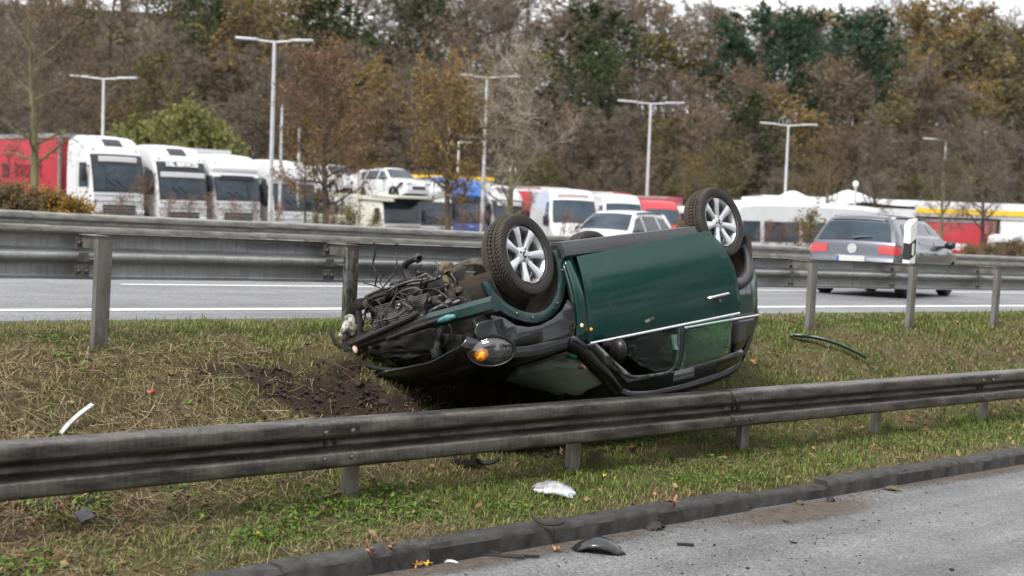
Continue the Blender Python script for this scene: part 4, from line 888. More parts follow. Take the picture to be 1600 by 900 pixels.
# ================================================================== VEHICLES BEYOND
M['truck_white'] = mat('truck_white', (0.60, 0.61, 0.62), 0.35, coat=0.4, var=0.04, scale=2)
M['truck_cream'] = mat('truck_cream', (0.56, 0.55, 0.48), 0.4, coat=0.3, var=0.04, scale=2)
M['truck_blue'] = mat('truck_blue', (0.02, 0.15, 0.52), 0.35, coat=0.4, var=0.05, scale=2)
M['truck_red'] = mat('truck_red', (0.40, 0.022, 0.034), 0.4, coat=0.3, var=0.06, scale=2)
M['tarp_red'] = mat('tarpaulin_red', (0.36, 0.020, 0.032), 0.6, var=0.12, scale=1.2, bump=0.25, bscale=1.5, bdist=.05)
M['tarp_white'] = mat('tarpaulin_white', (0.58, 0.59, 0.60), 0.6, var=0.05, scale=1.2, bump=0.2, bscale=1.5, bdist=.05)
M['yellow'] = mat('yellow_panel', (0.80, 0.50, 0.03), 0.5, var=0.05, scale=2)
M['grey_metal'] = mat('grey_metal', (0.28, 0.28, 0.28), 0.5, 0.4, var=0.15, scale=5)
M['truck_glass'] = mat('truck_glass', (0.03, 0.05, 0.07), 0.06, 0.0, spec=0.45, col2=(0.012, 0.02, 0.028), scale=.9, contrast=(.35, .6))  # mottled blue base colour stands in for reflections in the panes
M['truck_black'] = mat('truck_black', (0.02, 0.022, 0.026), 0.4, var=0.2, scale=5)
M['headlamp'] = mat('headlamp', (0.6, 0.62, 0.65), 0.12, 0.3, coat=1.0)
M['red_lamp'] = mat('red_lamp', (0.42, 0.015, 0.018), 0.2, coat=1.0)
M['plate'] = mat('number_plate', (0.72, 0.73, 0.72), 0.5)
M['plate_blue'] = mat('plate_blue', (0.03, 0.12, 0.5), 0.5)
M['golf_paint'] = mat('silver_grey_paint', (0.10, 0.108, 0.125), 0.3, 0.6, coat=0.8)
M['suv_paint'] = mat('white_car_paint', (0.60, 0.61, 0.62), 0.3, coat=0.8)
M['letter_black'] = mat('lettering_black', (0.03, 0.02, 0.02), 0.6)
M['letter_dark_red'] = mat('lettering_dark_red', (0.085, 0.006, 0.01), 0.6)
M['letter_white'] = mat('lettering_white', (0.8, 0.8, 0.8), 0.6)
M['tyre_far'] = mat('tyre_far', (0.02, 0.02, 0.02), 0.8)
HEAD = Vector((CT, -ST, 0))            # parked lorries face the carriageway
def vframe(px, ptop, D, H, head):
    """frame of a vehicle whose point at height H (front, on its axis) is seen at (px,ptop), D metres away"""
    top = ray(px, ptop, D); base = top - Vector((0, 0, H)); h = Vector(head).normalized(); l = Vector((0, 0, 1)).cross(h)
    return Matrix(((h.x, l.x, 0, base.x), (h.y, l.y, 0, base.y), (0, 0, 1, base.z), (0, 0, 0, 1)))
def disc_wheel(parent, x, y, r, w, name='wheel', rim=None):
    e = empty(name); e.parent = parent; sg = -1 if y < 0 else 1
    e.matrix_local = Matrix.Translation((x, y, r)) @ Matrix.Rotation(R(-90) * sg, 4, 'X')
    k = MB(); k.lathe([(r * .62, w / 2), (r * .9, w / 2), (r, w * .36), (r, -w * .36), (r * .9, -w / 2), (r * .62, -w / 2)], 28, None, True); k.build('tyre', M['tyre_far'], e, 40)
    k = MB(); k.lathe([(0, w * .34), (r * .2, w * .36), (r * .22, w * .25), (r * .5, w * .22), (r * .62, w * .42), (r * .66, w * .42)], 28)
    for q in range(5):
        a = 2 * math.pi * q / 5; k.box((r * .36 * math.cos(a), r * .36 * math.sin(a), w * .31), (r * .5, r * .13, w * .14), Matrix.Rotation(a, 3, 'Z'))
    k.build('rim', rim or M['alloy'], e, 35); return e

CAB_PROF = [(-2.25, 0.75), (-2.27, 1.8), (-2.27, 3.0), (-2.24, 3.62), (-2.05, 3.82), (-1.6, 3.84), (-1.05, 3.74), (-0.62, 3.48), (-0.42, 3.22), (-0.30, 2.98), (-0.22, 2.80), (-0.07, 2.1), (0.0, 1.56), (0.03, 1.3), (0.04, 0.8), (0.0, 0.42)]
def truck(name, label, px, ptop, D, paint, group, head=HEAD, H=3.84, kind=0, trailer=None, tl=13.0, th=3.95, visor='white', sign=None, cabh=1.0, door_dark=False):
    fr = vframe(px, ptop, D, H * cabh, head); root = empty(name, fr, label=label, cat='truck', group=group)
    def Y(x, z): return lerp_tab([(.3, 1.18), (1.0, 1.24), (2.2, 1.24), (3.0, 1.23), (3.9, 1.17)], z) * lerp_tab([(-2.3, 1.0), (-.35, 1.0), (0.05, .94)], x)
    prof = [(x, z * cabh if z > 1.7 else z) for x, z in CAB_PROF]
    if kind == 1: prof = [(x - (.10 if 2.9 < z < 3.6 else 0), z) for x, z in prof]
    if kind == 2: prof = [(x + (.14 if 2.95 < z < 3.3 else (.22 if 3.3 <= z < 3.76 else 0)), z) for x, z in prof]
    B = Body(prof, Y, .11, .06, 4); n = len(B.P) - 1
    cab = B.strip(0, n, n=20); poly = B.inset(0, n); poly = poly + [(-.35, .42)] + [(-1.0 + .55 * math.cos(t), .55 + .52 * math.sin(t)) for t in np.linspace(0.1, math.pi - .1, 10)] + [(-2.0, .75)]
    cabo = cab.build('cab', paint, root, 40)
    for sg in (-1, 1): B.patch(poly, sg, 0, .4).build('cab_side', paint, cabo, 40)
    zt = 2.80 * cabh; i0 = B.near(-.22, zt); i1 = B.near(-.01, 1.62); ik = B.near(-.36, (3.06 if not sign else 3.2) * cabh)
    # dark band with the windscreen set in it
    B.strip(ik if kind != 2 else i0, min(i1 + 1, n), -.93, .93, .012, 14).build('screen_surround', M['truck_black'], root, 40)
    B.strip(i0 + 1, i1, -.86, .86, .020, 14).build('windscreen', M['truck_glass'], root, 40)
    B.strip(B.near(.03, 1.05), B.near(.03, .55), -.62, .62, .016, 10).build('grille', M['truck_black'] if kind != 1 else M['grey_metal'], root, 40)
    # roof hatch / deflector plate
    if kind == 0: B.strip(B.near(-.95, 3.70 * cabh), B.near(-.56, 3.42 * cabh), -.34, .34, .02, 6).build('roof_hatch', M['truck_black'], root, 40)
    # sun visor
    if visor:
        vm = {'white': M['truck_white'], 'dark': M['truck_black']}[visor]; k = MB(); p = B.pt(i0, 0, .10)
        ip = max(0, i0 - (2 if kind != 2 else 0)); prof_v = [(0, 0), (.05, -.02), (.06, -.20), (.02, -.22)]
        ip = B.near(-.2, 2.72) if sign else ip; pts = [B.pt(ip, f, .07) for f in np.linspace(-.68, .68, 9) * (1.25 if sign else 1)]
        k.sweep(prof_v, 9, lambda i: (pts[i] + Vector((0, 0, .05)), Vector((1, 0, 0)), Vector((0, 0, 1))), closed=True); k.build('sun_visor', vm, root, 30)
    for sg in (-1, 1):
        m = empty('wing_mirror'); m.parent = root
        k = MB(); k.box((-.22, sg * 1.44, 2.28), (.16, .22, .62), bev=.05); k.build('mirror_housing', M['truck_black'] if kind != 1 else paint, m, 40)
        k = MB(); k.tube([(-.25, sg * 1.18, 2.62), (-.22, sg * 1.44, 2.62)], .03, 6); k.build('mirror_arm', M['truck_black'], m)
        sw = [(-.22, 1.75), (-.40, 2.75 * cabh), (-1.05, 2.75 * cabh), (-1.05, 1.75)]; B.patch(sw, sg, .012, .3).build('side_window', M['truck_glass'], root, 40)
        k = MB(); i = B.near(.03, .86); a, b = (B.pt(i - 1, sg * .70, .02), B.pt(i + 2, sg * .9, .02)); k.box((a + b) / 2, (.10, .40, .22), bev=.04); k.build('headlamp', M['headlamp'], root, 40)
        k = MB(); i = B.near(-.50, 3.30 * cabh); k.box(B.pt(i, sg * .78, .01), (.12, .07, .06), bev=.02); k.build('marker_lamp', M['grey_metal'], root, 40)
        disc_wheel(root, -1.0, sg * 1.05, .50, .32, rim=M['grey_metal'])
        disc_wheel(root, -4.6, sg * 1.0, .50, .5, rim=M['grey_metal'])
    k = MB(); k.tube([B.pt(i0 + 2, -.1, .05), B.pt((i0 + i1) // 2, -.42, .05)], .012, 5); k.build('wiper', M['truck_black'], root); k = MB(); k.box((-.02, 0, .5), (.14, 2.3, .34), bev=.06); k.build('bumper', paint, root, 40)
    k = MB(); k.box((-3.4, 0, .85), (4.2, .9, .25)); k.build('chassis', M['truck_black'], root)
    for zz in (1.44, 1.22):          # panel joints across the front flap
        i = B.near(.02, zz); k = MB(); k.tube([B.pt(i, f, .002) for f in np.linspace(-.9, .9, 9)], .014, 5); k.build('panel_joint', M['truck_black'], root)
    k = MB(); p = B.pt(B.near(.02, 1.34), 0, .015); k.box(p, (.03, .34 if kind != 1 else .6, .09), bev=.012); k.build('badge', M['chrome'], root, 40)
    k = MB(); k.box((.06, 0, .52), (.02, .52, .11)); k.build('number_plate', M['plate'], root)
    for q in range(3): k = MB(); i = B.near(.03, .95 - .14 * q); k.tube([B.pt(i, f, .03) for f in np.linspace(-.6, .6, 5)], .018, 5); k.build('grille_slat', M['grey_metal'], root)
    for sg in (-1, 1):
        k = MB(); k.tube([Vector((-1.25, sg * (Y(-1.25, z) + .002), z)) for z in (.95, 1.6, 2.3, 2.85 * cabh)], .012, 5); k.build('door_joint', M['grey_metal'], root)
        k = MB(); k.tube([B.pt(i0 + (i1 - i0) * 9 // 10, sg * .15, .045), B.pt((i0 + i1) // 2 + 1, sg * .15 - .32, .045)], .014, 5); k.build('wiper_blade', M['truck_black'], root)
    if sign:
        p = B.pt(B.near(-.3, 2.98), 0, .03); a = Matrix.Rotation(R(90), 4, 'Z') @ Matrix.Rotation(R(72), 4, 'X'); text('sign_lettering', sign, .25, Matrix.Translation(p + Vector((.07, 0, .04))) @ a, M['letter_white'], root, .01, .01)
    if trailer:
        t = empty('semi_trailer'); t.parent = root; side, roofm = trailer; z0 = 1.05; x0, x1 = -2.85 - tl, -2.85
        k = MB(); k.box(((x0 + x1) / 2, 0, (z0 + th) / 2), (tl, 2.5, th - z0 - .12), bev=.03); k.build('curtain_side', side, t, 30)
        k = MB()
        for sg in (-1, 1): k.box(((x0 + x1) / 2, sg * 1.265, th - .09), (tl + .04, .05, .18)); 
        k.box((x1 + .03, 0, th - .08), (.08, 2.55, .18)); k.box((x0 - .03, 0, th - .08), (.08, 2.55, .18)); k.box(((x0 + x1) / 2, 0, th - .02), (tl, 2.5, .06)); k.build('roof_frame', roofm, t)
        for sg in (-1, 1):
            for xx in (x1 - .02, x0 + .02):
                k = MB(); k.box((xx, sg * 1.24, (z0 + th) / 2), (.12, .10, th - z0)); k.build('corner_post', M['grey_metal'], t)
            for q in range(3): disc_wheel(t, x0 + 2.4 + 1.3 * q, sg * 1.03, .50, .36, rim=M['grey_metal'])
        k = MB(); k.box(((x0 + x1) / 2, 0, z0 - .12), (tl, 1.0, .2)); k.build('trailer_chassis', M['truck_black'], t)
    return root
G_LORRY = 'lorries parked in the row facing the road'
t1 = truck('lorry', 'white lorry with red curtain trailer, leftmost in the parked row', 187, 214, 56.0, M['truck_white'], G_LORRY, trailer=(M['tarp_red'], M['grey_metal']), th=3.95)
tr = [c for c in t1.children if c.name.startswith('semi_trailer')][0]
# lettering on the near (right-hand) side of its trailer
Tm = lambda x, z: Matrix.Translation((x, -1.262, z)) @ Matrix.Rotation(R(90), 4, 'X')
SQ = Matrix.Diagonal((.62, 1, 1, 1)); text('lettering_zel', 'zel', 1.3, Tm(-8.35, 2.45) @ SQ, M['letter_black'], tr, .008, .02); text('lettering_transport', 'transport', 1.2, Tm(-5.95, 2.45) @ SQ, M['letter_dark_red'], tr, .008)
truck('lorry', 'white lorry lettered DEL SERVICES above its windscreen', 288, 229, 58.0, M['truck_white'], G_LORRY, trailer=(M['tarp_white'], M['grey_metal']), th=3.85, sign='DEL SERVICES')
truck('lorry', 'white lorry without visor, third in the row, right of the DEL SERVICES one', 374, 243, 60.0, M['truck_white'], G_LORRY, kind=2, cabh=.93, visor='dark', trailer=(M['tarp_white'], M['truck_white']), th=3.85)
truck('lorry', 'white high-roofed lorry with rounded roof beside the car transporter', 463, 252, 62.0, M['truck_white'], G_LORRY, kind=2, visor=None, trailer=(M['tarp_white'], M['truck_white']), th=3.75)
truck('lorry', 'white lorry half hidden behind the car transporter cab', 683, 284, 67.0, M['truck_white'], G_LORRY, kind=2, cabh=.97, visor=None, trailer=(M['tarp_white'], M['truck_white']), th=3.9)
truck('lorry', 'bright blue lorry with blue cab among the white ones', 738, 279, 69.0, M['truck_blue'], G_LORRY, kind=2, visor='dark', trailer=(M['tarp_white'], M['truck_white']), th=3.8)
truck('lorry', 'white lorry with yellow-topped trailer right of the blue one', 800, 291, 71.0, M['truck_white'], G_LORRY, visor='white', trailer=(M['tarp_white'], M['yellow']), th=4.3, sign=None)

# ------------------------------------------------------------------ cars
class Car:
    def __init__(s, name, label, frame, prof, Y, paint, group=None, wb=2.63, r=.32, x_front=0.0, bw=1.8, rnd=.08, cat='car'):
        s.root = empty(name, frame, label=label, cat=cat, group=group); s.B = Body(prof, Y, rnd, .04, 5); s.paint = paint; s.wb = wb; s.r = r; s.Y = Y
        B = s.B; n = len(B.P) - 1
        zb = .24
        body = B.strip(0, n, n=20).build('body', paint, s.root, 40)
        xr = -wb / 2; xf = wb / 2; ar = r * 1.17
        inset = B.inset(0, n); poly = inset + [(xf + ar, zb)] + arc(xf, r, ar, 0, 180, 12) + [(xf - ar, zb), (xr + ar, zb)] + arc(xr, r, ar, 0, 180, 12) + [(xr - ar, zb)]
        for sg in (-1, 1):
            B.patch(poly, sg, 0, .2).build('body_side', paint, body, 40)
            for x in (xr, xf):
                disc_wheel(s.root, x, sg * (Y(x, r) - .12), r, .21)
                k = MB(); pr = [(x + ar * math.cos(t), r + ar * math.sin(t)) for t in np.linspace(0, math.pi, 14)]
                k.sweep([(0, 0), (1, 0)], 14, lambda i: (Vector((pr[i][0], sg * Y(x, r) * .995, pr[i][1])), Vector((0, -sg * .28, 0)), Vector((0, 0, 1))), cap=False); k.add([(a, sg * (Y(x, r) - .28), b) for a, b in pr], [tuple(range(14))]); k.build('wheel_arch', M['truck_black'], s.root, 40)
        k = MB(); k.box((0, 0, zb + .02), (wb + 1.0, bw * .86, .10)); k.build('underbody', M['truck_black'], s.root)
    def side_win(s, poly, name='side_window', m=None):
        for sg in (-1, 1): s.B.patch(poly, sg, .006, .15).build(name, m or M['truck_glass'], s.root, 40)
    def screen(s, p0, p1, f, name, m=None, off=.008):
        i0, i1 = s.B.near(*p0), s.B.near(*p1); i0, i1 = min(i0, i1), max(i0, i1); return s.B.strip(i0, i1, -f, f, off, 12).build(name, m or M['truck_glass'], s.root, 40)
def golf():
    D = 24.3; h = Vector((math.sin(R(33)), math.cos(R(33)), -.02)); base = ray(1384, 462, D); uv = uvz(base); base = ROAD @ Vector((uv.x, uv.y, zfar(uv.y)))
    l = Vector((0, 0, 1)).cross(h).normalized(); up = h.normalized().cross(l); h = h.normalized()
    fr = Matrix(((h.x, l.x, up.x, base.x), (h.y, l.y, up.y, base.y), (h.z, l.z, up.z, base.z), (0, 0, 0, 1)))
    def Y(x, z): return lerp_tab([(.2, .84), (.45, .895), (.75, .90), (.95, .865), (1.1, .80), (1.42, .60), (1.5, .56)], z) * lerp_tab([(-2.15, .86), (-1.9, .94), (-1.3, 1), (1.2, 1), (1.8, .92), (2.12, .76)], x)
    prof = [(-2.02, .25), (-2.10, .42), (-2.11, .60), (-2.06, .74), (-2.03, .93), (-1.98, 1.02), (-1.84, 1.22), (-1.70, 1.385), (-1.55, 1.435), (-1.1, 1.47), (-.3, 1.48), (.20, 1.44), (.42, 1.37), (.75, 1.17), (1.06, .97), (1.2, .935), (1.65, .84), (1.95, .70), (2.08, .55), (2.10, .40), (2.02, .22)]
    c = Car('hatchback_car', 'silver grey estate hatchback driving away on the far carriageway', fr, prof, Y, M['golf_paint'])
    B = c.B; c.root.scale = (.92, .92, .92)
    c.screen((-1.99, 1.00), (-1.74, 1.34), .84, 'rear_window'); c.screen((.42, 1.37), (1.02, 1.0), .86, 'windscreen')
    c.side_win([(.98, .985), (.42, 1.34), (.10, 1.385), (.05, .975)]); c.side_win([(-.02, .975), (.02, 1.39), (-.75, 1.395), (-.88, .985)]); c.side_win([(-.96, .99), (-.83, 1.39), (-1.40, 1.345), (-1.62, 1.15), (-1.60, 1.02)])
    c.screen((-2.11, .55), (-2.09, .36), .90, 'bumper_insert', M['truck_black'])
    i0 = B.near(-1.70, 1.385); sp = B.strip(B.near(-1.72, 1.37), B.near(-1.50, 1.44), -.80, .80, .02, 10).build('roof_spoiler', M['golf_paint'], c.root, 40); solid(sp, .02)
    j0, j1 = B.near(-2.05, .76), B.near(-2.03, .925)
    for sg in (-1, 1):
        k = B.strip(j0, j1, *sorted((sg * .58, sg * .985)), .010, 8); lo = k.build('tail_light', M['red_lamp'], c.root, 40)
        B.patch([(-2.0, .77), (-1.99, .93), (-1.86, .90), (-1.88, .81)], sg, .006, .1).build('tail_light_wing', M['red_lamp'], lo, 40)
        k = MB(); k.tube([Vector((x, sg * (Y(x, 1.4) - .02), 1.475 + .02 * math.cos(x * 1.2) - .02)) for x in np.linspace(-1.45, .25, 9)], .018, 6); k.build('roof_rail', M['truck_black'], c.root)
        k = MB(); k.sphere((.62, sg * 1.0, 1.0), .13, 12, 8, (.6, .85, .62)); k.tube([(.62, sg * .84, .96), (.62, sg * 1.0, .98)], .03, 6); k.build('wing_mirror', M['truck_black'], c.root, 60)
        for xx in (-.80, .10): k = MB(); k.box((xx, sg * (Y(xx, .82) + .02), .82), (.18, .03, .03), bev=.01); k.build('door_handle', M['golf_paint'], c.root)
    p = B.pt(B.near(-2.03, .86), 0, .012); T = Matrix.Translation(p) @ Matrix.Rotation(R(-90), 4, 'Y')
    e = empty('emblem'); e.parent = c.root; e.matrix_local = T
    k = MB(); k.lathe([(.066, 0), (.066, .010), (.085, .010), (.085, 0)], 28); k.build('emblem_ring', M['chrome'], e, 40); k = MB(); k.lathe([(0, .003), (.085, .003), (.085, 0)], 28); k.build('emblem_disc', mat('emblem_silver', (.6, .6, .6), .3), e, 40)
    for nm, pts in (('emblem_v', [(.055, .028), (.006, .0), (.055, -.028)]), ('emblem_w', [(.02, .06), (-.055, .024), (-.012, 0), (-.055, -.024), (.02, -.06)])):
        k = MB(); k.tube([(a, b, .008) for a, b in pts], .0065, 5); k.build(nm, M['chrome'], e)
    k = MB(); p = B.pt(B.near(-2.08, .66), 0, .02); k.box(p, (.014, .52, .115), Matrix.Rotation(R(-12), 3, 'Y')); pl = k.build('number_plate', M['plate'], c.root); k = MB(); k.box(p + Vector((-.008, .237, 0)), (.004, .04, .11), Matrix.Rotation(R(-12), 3, 'Y')); k.build('plate_band', M['plate_blue'], pl)
    k = MB(); a, b = B.pt(B.near(-1.98, 1.02), .0, .03), B.pt(B.near(-1.96, 1.05), -.42, .03); k.tube([a, (a + b) / 2 + Vector((0, 0, .01)), b], [.022, .014, .010], 6); k.build('rear_wiper', M['truck_black'], c.root)
golf()
SUV_PROF = [(-2.2, .35), (-2.25, .6), (-2.22, .95), (-2.1, 1.15), (-1.85, 1.5), (-1.6, 1.62), (-.8, 1.68), (0, 1.66), (.35, 1.58), (.75, 1.30), (1.0, 1.12), (1.3, 1.06), (1.9, .98), (2.12, .85), (2.2, .6), (2.18, .35)]
def suv_Y(x, z): return lerp_tab([(.2, .86), (.5, .92), (.9, .92), (1.1, .88), (1.65, .66)], z) * lerp_tab([(-2.25, .88), (-1.8, .97), (1.3, 1), (1.8, .95), (2.2, .8)], x)
def small_car(name, label, frame, paint, group=None, lights=True, scale=1.0, cat='car'):
    c = Car(name, label, frame, SUV_PROF, suv_Y, paint, group, wb=2.65, r=.34, cat=cat); B = c.B
    if scale != 1: c.root.scale = (scale,) * 3
    c.screen((.38, 1.56), (.98, 1.14), .88, 'windscreen'); c.screen((-2.08, 1.18), (-1.82, 1.52), .86, 'rear_window')
    c.side_win([(.86, 1.10), (.42, 1.46), (.05, 1.55), (.0, 1.09)]); c.side_win([(-.08, 1.09), (-.03, 1.56), (-.95, 1.55), (-1.05, 1.11)]); c.side_win([(-1.15, 1.12), (-1.03, 1.54), (-1.5, 1.48), (-1.75, 1.2)])
    for sg in (-1, 1):
        i = B.near(2.1, .86); k = MB(); k.box(B.pt(i, sg * .72, .0), (.16, .34, .16), bev=.05); k.build('headlamp', M['headlamp'], c.root, 40)
        k = MB(); k.sphere((.62, sg * 1.02, 1.12), .13, 12, 8, (.6, .9, .7)); k.tube([(.62, sg * .86, 1.08), (.62, sg * 1.02, 1.1)], .03, 6); k.build('wing_mirror', M['truck_black'], c.root, 60)
        k = MB(); k.tube([Vector((x, sg * (suv_Y(x, 1.6) + .0), 1.655 - .03 * (x + .7) ** 2)) for x in np.linspace(-1.5, .2, 8)], .022, 6); k.build('roof_rail', M['truck_black'], c.root)
    c.screen((2.19, .72), (2.2, .52), .55, 'grille', M['truck_black'])
    return c
sv = vframe(968, 331, 40.0, 1.66, (-.52, -.85, 0)); small_car('white_car', 'white family car parked facing the road behind the wreck', sv, M['suv_paint'])

# ------------------------------------------------------------------ car transporter with its load
def transporter():
    D = 63.0; fr = vframe(630, 311, D, 2.75, HEAD); root = empty('car_transporter', fr, label='cream car transporter with low cab and loading deck above it', cat='truck')
    def Y(x, z): return lerp_tab([(.3, 1.14), (1.2, 1.2), (2.0, 1.18), (2.8, 1.1)], z)
    B = Body([(-1.75, .7), (-1.78, 1.8), (-1.75, 2.45), (-1.6, 2.72), (-.9, 2.80), (-.35, 2.74), (-.20, 2.6), (-.04, 1.9), (.02, 1.5), (.04, .8), (0, .45)], Y, .12, .07, 4); n = len(B.P) - 1
    cab = B.strip(0, n).build('cab', M['truck_cream'], root, 40)
    for sg in (-1, 1):
        B.patch(B.inset(0, n) + [(-.4, .45), (-.5, 1.0), (-1.3, 1.0), (-1.4, .6)], sg, 0, .4).build('cab_side', M['truck_cream'], cab, 40)
        k = MB(); k.box((-.15, sg * 1.38, 2.0), (.14, .24, .62), bev=.05); k.build('mirror', M['truck_black'], root, 40)
        k = MB(); k.box((-1.95, sg * 1.12, 2.2), (.22, .16, 3.4), bev=.02); k.build('deck_post', M['truck_cream'], root)
        k = MB(); k.box((-7.5, sg * 1.15, 1.75), (10, .14, .30), bev=.02); k.build('lower_deck_rail', M['truck_cream'], root)
        k = MB(); k.box((-5.0, sg * 1.15, 2.86), (11.6, .12, .20), Matrix.Rotation(R(1.5), 3, 'Y'), bev=.02); k.build('upper_deck_rail', M['truck_cream'], root)
        for q in range(4): k = MB(); k.box((-4.0 - 2.3 * q, sg * 1.12, 2.0), (.12, .12, 2.1)); k.build('deck_stanchion', M['grey_metal'], root)
        for x in (-1.0, -5, -9, -10.3): disc_wheel(root, x, sg * 1.0, .48, .35, rim=M['grey_metal'])
        k = MB(); k.box((.55, sg * .72, 3.22), (.9, .34, .05), Matrix.Rotation(R(-38), 3, 'Y')); k.build('loading_ramp', M['truck_black'], root)
        for xx in (-1.9, .1, .75): k = MB(); k.tube([(xx, sg * 1.2, 3.0), (xx, sg * 1.2, 4.15)], .018, 5); k.build('guard_post', M['grey_metal'], root)
        k = MB(); k.tube([(-1.9, sg * 1.2, 3.75), (.75, sg * 1.2, 3.72)], .012, 5); k.build('guard_wire', M['grey_metal'], root)
    B.strip(B.near(-.22, 2.62), B.near(0, 1.62), -.90, .90, .012, 12).build('windscreen', M['truck_glass'], root, 40)
    B.strip(B.near(-.30, 2.73), B.near(-.20, 2.56), -.93, .93, .05, 12).build('deck_shade_visor', M['truck_black'], root, 40)  # visor strip kept black to stand for the shade under the deck
    B.strip(B.near(.02, 1.48), B.near(.03, 1.15), -.86, .86, .014, 10).build('grille', M['grey_metal'], root, 40)
    k = MB(); k.box((.2, 0, 2.86), (1.9, 2.5, .14), Matrix.Rotation(R(1.5), 3, 'Y'), bev=.03); k.build('front_deck', M['truck_cream'], root)
    k = MB(); k.box((-5, 0, .85), (10, .9, .3)); k.build('chassis', M['truck_black'], root)
    k = MB(); k.box((-7.0, 0, 1.68), (9.5, 2.2, .06)); k.build('lower_deck', M['grey_metal'], root)
    def on(x, z, rz=0, pitch=0): return fr @ Matrix.Translation((x, 0, z)) @ Matrix.Rotation(rz, 4, 'Z') @ Matrix.Rotation(pitch, 4, 'Y')
    for lab, x, z, p in (('white car loaded foremost on the upper deck, over the transporter cab', -.9, 2.62, R(-2)), ('white car loaded in the middle of the transporter upper deck', -5.6, 2.75, R(-3)), ('silver car loaded on the transporter lower deck', -7.2, 1.72, 0)):
        small_car('transported_car', lab, on(x, z, 0, p), M['suv_paint'] if 'white' in lab else M['golf_paint'], 'cars loaded on the transporter', scale=.92 if z > 2 else .72)
transporter()

# ------------------------------------------------------------------ vans, coach and the rest of the row
def van(name, label, px, ptop, D, H, paint, head, length=5.9, group=None, stripes=None, cat='van', band=None, roof_col=None):
    fr = vframe(px, ptop, D, H, head); root = empty(name, fr, label=label, cat=cat, group=group); k_ = H / 2.6
    def Y(x, z): return lerp_tab([(.3, .94), (1.0, 1.0), (1.6, .98), (2.6 * k_, .86)], z) * lerp_tab([(-.9, 1.0), (0, .90)], x)
    prof = [(-length, .4), (-length - .03, 1.2), (-length, H - .3), (-length + .12, H - .05), (-length * .6, H), (-1.9, H - .02), (-1.45, H - .15), (-1.15, H - .42), (-.55, 1.45), (-.40, 1.30), (-.10, 1.12), (0, .85), (.02, .55), (-.02, .35)]
    B = Body(prof, Y, .10, .06, 4); n = len(B.P) - 1; body = B.strip(0, n).build('body', paint, root, 40)
    poly = B.inset(0, n) + [(-.45, .35)] + arc(-.95, .36, .42, 0, 180, 8) + [(-1.45, .35), (-length + 1.7, .35)] + arc(-length + 1.25, .36, .42, 0, 180, 8) + [(-length + .75, .35)]
    for sg in (-1, 1):
        B.patch(poly, sg, 0, .4).build('body_side', paint, body, 40); B.patch([(-.85, 1.32), (-1.28, H - .5), (-1.95, H - .5), (-1.95, 1.32)], sg, .008, .3).build('side_window', M['truck_glass'], root, 40)
        for x in (-.95, -length + 1.25): disc_wheel(root, x, sg * .86, .36, .24, rim=M['grey_metal'])
        k = MB(); k.box((-.85, sg * 1.12, 1.55), (.12, .2, .36), bev=.04); k.build('wing_mirror', M['truck_black'], root, 40)
        k = MB(); k.box(B.pt(B.near(-.02, .92), sg * .78, 0), (.16, .3, .2), bev=.04); k.build('headlamp', M['headlamp'], root, 40)
    B.strip(B.near(-1.12, H - .46), B.near(-.58, 1.48), -.90, .90, .010).build('windscreen', M['truck_glass'], root, 40); B.strip(B.near(0, .88), B.near(.02, .62), -.5, .5, .01).build('grille', M['truck_black'], root, 40)
    for (z0, z1, m) in (stripes or []):
        i0 = min(range(len(B.P) // 2, len(B.P)), key=lambda i: abs(B.P[i][1] - (z0 + z1) / 2)); k = MB(); k.tube([B.pt(i0, f, .0) for f in np.linspace(-.7, .7, 9)], .028, 5); k.build('stripe', m, root, 40)
    return root, B
def box_truck(name, label, px, ptop, D, H, side, head, length=7.0, cab=None, txt=None, group=None, width=2.45, cat='truck', front_x=None, roof=None):
    """px,ptop: top front corner of the box on the axis"""
    fr = vframe(px, ptop, D, H, head); root = empty(name, fr, label=label, cat=cat, group=group)
    k = MB(); k.box((-length / 2, 0, (.95 + H) / 2), (length, width, H - .95), bev=.05); k.build('box_body', side, root, 30)
    k = MB()
    for sg in (-1, 1): k.box((-length / 2, sg * (width / 2 + .012), H - .06), (length, .03, .10))
    k.build('roof_edge', roof or M['grey_metal'], root)
    k = MB(); k.box((-length / 2 + .6, 0, .75), (length + 1.5, .9, .25)); k.build('chassis', M['truck_black'], root)
    for sg in (-1, 1):
        for x in (.9, -length + 1.6): disc_wheel(root, x, sg * .95, .45, .34, rim=M['grey_metal'])
        k = MB(); k.box((1.35, sg * 1.28, 1.75), (.14, .18, .45), bev=.04); k.build('wing_mirror', M['truck_black'], root, 40)
    def Y(x, z): return lerp_tab([(.3, 1.0), (1.2, 1.06), (2.4, .94)], z)
    B = Body([(.1, .6), (.08, 2.2), (.2, 2.45), (.7, 2.5), (1.15, 2.4), (1.5, 1.6), (1.62, 1.2), (1.64, .5)], Y, .1, .06, 4); n = len(B.P) - 1; c = B.strip(0, n).build('cab', cab or M['truck_white'], root, 40)
    for sg in (-1, 1):
        B.patch(B.inset(0, n) + [(1.3, .5), (1.2, .95), (.55, .95), (.4, .55)], sg, 0, .4).build('cab_side', cab or M['truck_white'], c, 40); B.patch([(.45, 1.45), (.45, 2.2), (1.02, 2.2), (1.3, 1.45)], sg, .01, .3).build('side_window', M['truck_glass'], root, 40)
    B.strip(B.near(1.18, 2.33), B.near(1.5, 1.58), -.9, .9, .012).build('windscreen', M['truck_glass'], root, 40)
    return root
face = lambda deg: (math.sin(R(deg)), -math.cos(R(deg)), 0)
box_truck('box_lorry', 'plain white box lorry parked left of the van with red lettering stripes', 868, 293, 82.0, 3.7, M['truck_white'], HEAD, 6.0)
